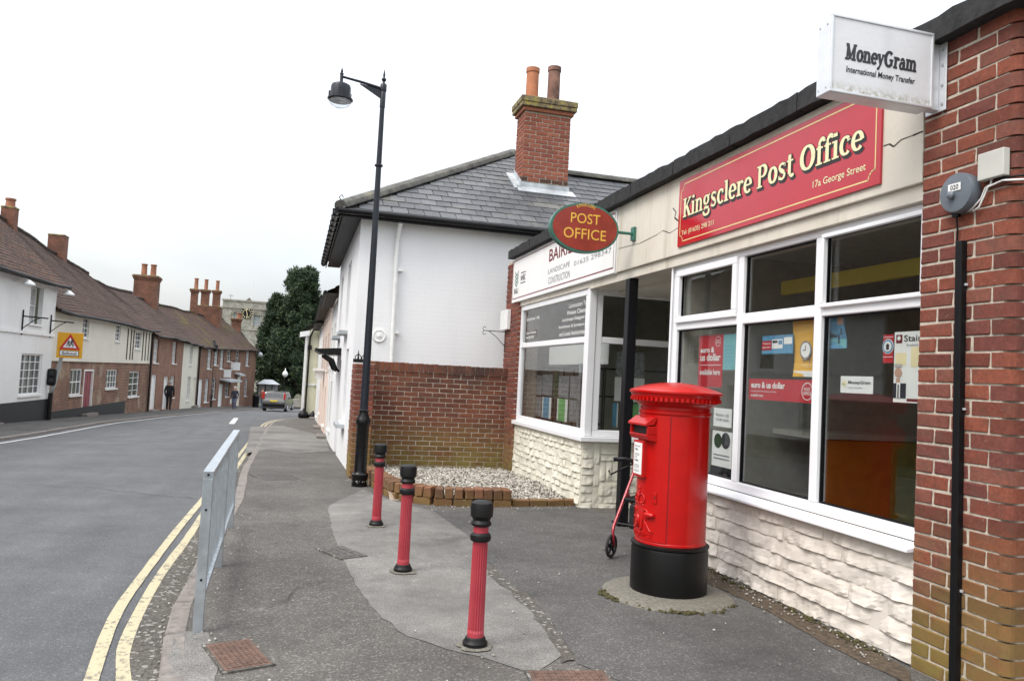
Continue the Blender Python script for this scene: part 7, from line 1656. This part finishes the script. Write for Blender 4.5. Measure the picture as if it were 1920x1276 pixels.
# ------------------------------------------------------------------ car
def car(pos, ang, label):
    r = thing('car', pos, label, 'car'); ca, sa = math.cos(ang), math.sin(ang); f = Vector((-sa, ca, 0)); s = Vector((ca, sa, 0)); P = lambda x, y, z: pos+s*x+f*y+UZ*z
    # sections along the length (y from rear 0 to front 4.2): (y, half width low, half width waist, z bottom, z waist)
    body = [(-.02, .70, .76, .42, .78), (.05, .80, .83, .24, .92), (.5, .84, .86, .20, .95), (1.5, .85, .87, .18, .93), (2.7, .85, .86, .18, .91), (3.4, .84, .84, .18, .86), (3.95, .78, .76, .20, .74), (4.15, .62, .60, .34, .62)]
    m = MB(); vs = []; ring = 8
    for (y, wl_, ww, zb, zw) in body: vs += [P(-wl_, y, zb), P(-ww-.02, y, (zb+zw)/2), P(-ww, y, zw), P(-ww*.8, y, zw+.03), P(ww*.8, y, zw+.03), P(ww, y, zw), P(ww+.02, y, (zb+zw)/2), P(wl_, y, zb)]
    k = len(body); m.raw(vs, [(i*ring+j, i*ring+(j+1) % ring, (i+1)*ring+(j+1) % ring, (i+1)*ring+j) for i in range(k-1) for j in range(ring)]+[tuple(range(ring-1, -1, -1)), tuple((k-1)*ring+j for j in range(ring))]); bd = m.build('body', 'car_silver', r, smooth=40)
    cab = [(.05, .82, .95, .80, 1.0), (.30, .82, .93, .74, 1.44), (.9, .82, .93, .72, 1.50), (1.8, .82, .93, .72, 1.51), (2.3, .82, .92, .70, 1.42), (3.0, .78, .90, .74, .93)]
    m = MB(); vs = []
    for (y, w0, z0, w1, z1) in cab: vs += [P(-w0, y, z0-.06), P(-w1, y, z1-.04), P(-w1*.85, y, z1), P(w1*.85, y, z1), P(w1, y, z1-.04), P(w0, y, z0-.06)]
    m.raw(vs, [(i*6+j, i*6+(j+1) % 6, (i+1)*6+(j+1) % 6, (i+1)*6+j) for i in range(5) for j in range(6)]+[(5, 4, 3, 2, 1, 0), tuple(30+j for j in range(6))]); m.build('cabin', 'car_silver', r, smooth=40)
    m = MB(); m.face([P(-.66, .068, 1.05), P(.66, .068, 1.05), P(.60, .262, 1.40), P(-.60, .262, 1.40)]); m.build('rear_window', 'far_glass', r)
    for sd0 in (-1, 1):
        m = MB()
        for (ya, yb2) in ((.62, 1.25), (1.32, 2.2)): m.face([P(sd0*.828, ya, .98), P(sd0*.828, yb2+(.25 if yb2 > 2 else 0), .98), P(sd0*.744, yb2, 1.40), P(sd0*.744, ya+.05, 1.40)][::sd0])
        m.build('side_window', 'far_glass', r)
        m = MB(); m.obox(P(sd0*.76, .10, 1.15), s*.06, f*.12+UZ*.0, UZ*.24); m.build('tail_light', 'car_light', r, bevel=.02)
        m = MB(); m.obox(P(sd0*.93, 2.35, 1.0), s*.07, f*.05, UZ*.06); m.build('door_mirror', 'black_plastic', r, bevel=.02)
        for yw in (.75, 3.3):
            m = MB(); c = P(sd0*.78, yw, .31); m.tube([c-s*.10, c+s*.10], .31, 20); w = m.build('wheel', 'tyre', r); m = MB(); m.tube([c+s*sd0*.095, c+s*sd0*.108], .19, 16); m.build('rim', 'aluminium', w)
    m = MB(); m.obox(P(0, -.01, .48), s*.80, f*.07, UZ*.13); m.build('bumper', 'black_plastic', r, bevel=.04)
    m = MB(); m.obox(P(0, -.03, .80), s*.26, f*.015, UZ*.055); pl_ = m.build('number_plate', 'plate_yellow', r)
    return r
g_ = onG(509, 770); car(Vector((g_.x+.12, g_.y, gz(g_.y)-.05)), math.radians(-9), 'silver hatchback seen from behind, stopped at the bend')

# ------------------------------------------------------------------ people
def person(pos, face, label, h, top, legs, hair, stride=.2, bag=None, arms=(.06, .08), build=1.0):
    r = thing('person', pos, label, 'person'); bm = bmesh.new(); k = h/1.75; V = {}
    J = {'pel': (0, 0, .95), 'wst': (0, 0, 1.10), 'chs': (0, .01, 1.32), 'nck': (0, 0, 1.48), 'hd0': (0, .02, 1.58), 'hd1': (0, .02, 1.70),
         'lh': (-.10, 0, .90), 'lk': (-.10, stride*.5+.03, .50), 'la': (-.10, stride*.5, .09), 'lt': (-.10, stride*.5+.16, .03), 'rh': (.10, 0, .90), 'rk': (.10, -stride*.3+.04, .50), 'ra': (.10, -stride*.6, .10), 'rt': (.10, -stride*.6+.15, .03),
         'ls': (-.19, 0, 1.40), 'le': (-.25, -arms[0], 1.13), 'lw': (-.24, arms[0]+.04, .90), 'lf': (-.23, arms[0]+.06, .80), 'rs': (.19, 0, 1.40), 're': (.25, -arms[1], 1.13), 'rw': (.24, arms[1]+.04, .90), 'rf': (.23, arms[1]+.06, .80)}
    RAD = {'pel': .155*build, 'wst': .15*build, 'chs': .16*build, 'nck': .062, 'hd0': .088, 'hd1': .080, 'lh': .10, 'lk': .07, 'la': .05, 'lt': .042, 'rh': .10, 'rk': .07, 'ra': .05, 'rt': .042, 'ls': .075, 'le': .055, 'lw': .042, 'lf': .035, 'rs': .075, 're': .055, 'rw': .042, 'rf': .035}
    E_ = [('pel', 'wst'), ('wst', 'chs'), ('chs', 'nck'), ('nck', 'hd0'), ('hd0', 'hd1'), ('pel', 'lh'), ('lh', 'lk'), ('lk', 'la'), ('la', 'lt'), ('pel', 'rh'), ('rh', 'rk'), ('rk', 'ra'), ('ra', 'rt'), ('chs', 'ls'), ('ls', 'le'), ('le', 'lw'), ('lw', 'lf'), ('chs', 'rs'), ('rs', 're'), ('re', 'rw'), ('rw', 'rf')]
    names = list(J); me = bpy.data.meshes.new('body'); me.from_pydata([tuple(c*k for c in J[n_]) for n_ in names], [(names.index(a), names.index(b)) for a, b in E_], [])
    o = bpy.data.objects.new('body', me); COL.objects.link(o); md = o.modifiers.new('skin', 'SKIN'); md.use_smooth_shade = True
    for i, n_ in enumerate(names): sv = me.skin_vertices[0].data[i]; sv.radius = (RAD[n_]*k, RAD[n_]*k*(.8 if n_ in ('pel', 'wst', 'chs') else 1)); sv.use_root = n_ == 'pel'
    md = o.modifiers.new('sub', 'SUBSURF'); md.levels = 2; md.render_levels = 2
    dg = bpy.context.evaluated_depsgraph_get(); ev = o.evaluated_get(dg); m2 = bpy.data.meshes.new_from_object(ev); bpy.data.objects.remove(o)
    for mm in (top, legs, 'skin', 'tyre'): m2.materials.append(MATS[mm])
    for p in m2.polygons:
        z = p.center.z/k; x = abs(p.center.x)/k; p.use_smooth = True
        p.material_index = 3 if z < .10 else (2 if (z > 1.47 or (z < .86 and x > .19)) else (0 if z > .86 else 1))
    o = bpy.data.objects.new('body', m2); COL.objects.link(o); o.parent = r; ORG[o.name] = pos; r.rotation_euler = (0, 0, face)
    m = MB(); m.lathe([(.075, 0), (.100, .05), (.104, .10), (.085, .155), (.04, .185), (.001, .19)], (0, 0, 0), 14); m.v = [(x*k, (y-.012)*k, (z+1.595)*k) for x, y, z in m.v]; hh = m.build('hair', hair, None, smooth=True, org=(0, 0, 0)); hh.parent = r; hh.location = (0, 0, 0)
    m = MB()
    for sx in (-.034, .034): m.obox((sx*k, .108*k, 1.645*k), (.011*k, 0, 0), (0, .006*k, 0), (0, 0, .006*k))
    m.build('eyes', 'print_dark', None, org=(0, 0, 0)).parent = r
    m = MB(); m.raw([(-.014*k, .098*k, 1.60*k), (.014*k, .098*k, 1.60*k), (0, .128*k, 1.603*k), (0, .100*k, 1.645*k)], [(0, 1, 2), (0, 2, 3), (1, 3, 2), (0, 3, 1)]); m.build('nose', 'skin', None, org=(0, 0, 0)).parent = r
    if bag:
        b = thing('carrier_bag', pos, bag, 'bag'); d = Vector((math.cos(face), math.sin(face), 0)); c = pos+d*.26*k+UZ*.56*k; m = MB(); m.obox(c, d*.05, Vector((-d.y, d.x, 0))*.15, UZ*.17); m.build('sack', 'bag_white', b, bevel=.03); m = MB(); m.tube([c+UZ*.17-Vector((-d.y, d.x, 0))*.08, c+UZ*.26, c+UZ*.17+Vector((-d.y, d.x, 0))*.08], .008, 6); m.build('handle', 'bag_white', b)
    return r
g_ = O3+ray(315, 771.5)*47; person(Vector((g_.x, g_.y, gz(g_.y))), math.radians(-4), 'person in black coat and trousers walking away along far pavement', 1.80, 'cloth_black', 'cloth_black', 'hair_grey', .15, None, (.05, .05), 1.15)
g_ = O3+ray(438.5, 767)*58; person(Vector((g_.x, g_.y, gz(g_.y))), math.radians(175), 'pale haired person in navy jacket and jeans carrying a bag', 1.68, 'cloth_navy', 'cloth_denim', 'hair_grey', .18, 'pale carrier bag held by the person in jeans')
g_ = O3+ray(490, 766)*64; person(Vector((g_.x, g_.y, gz(g_.y)+.0)), math.radians(-60), 'person in rust brown jacket standing beside the silver car', 1.74, 'cloth_rust', 'cloth_denim', 'hair_dark', .08)
b0 = O3+ray(486, 752)*70; m = MB(); m.lathe([(.28, 0), (.30, .9), (.34, .95), (.30, 1.1), (.05, 1.2)], (b0.x-.3, b0.y, gz(b0.y)), 14); tag(m.build('litter_bin', 'black_plastic', None, smooth=40), 'black litter bin by the bus shelter', 'litter bin')
# a plant tub and dark mat by the far doors
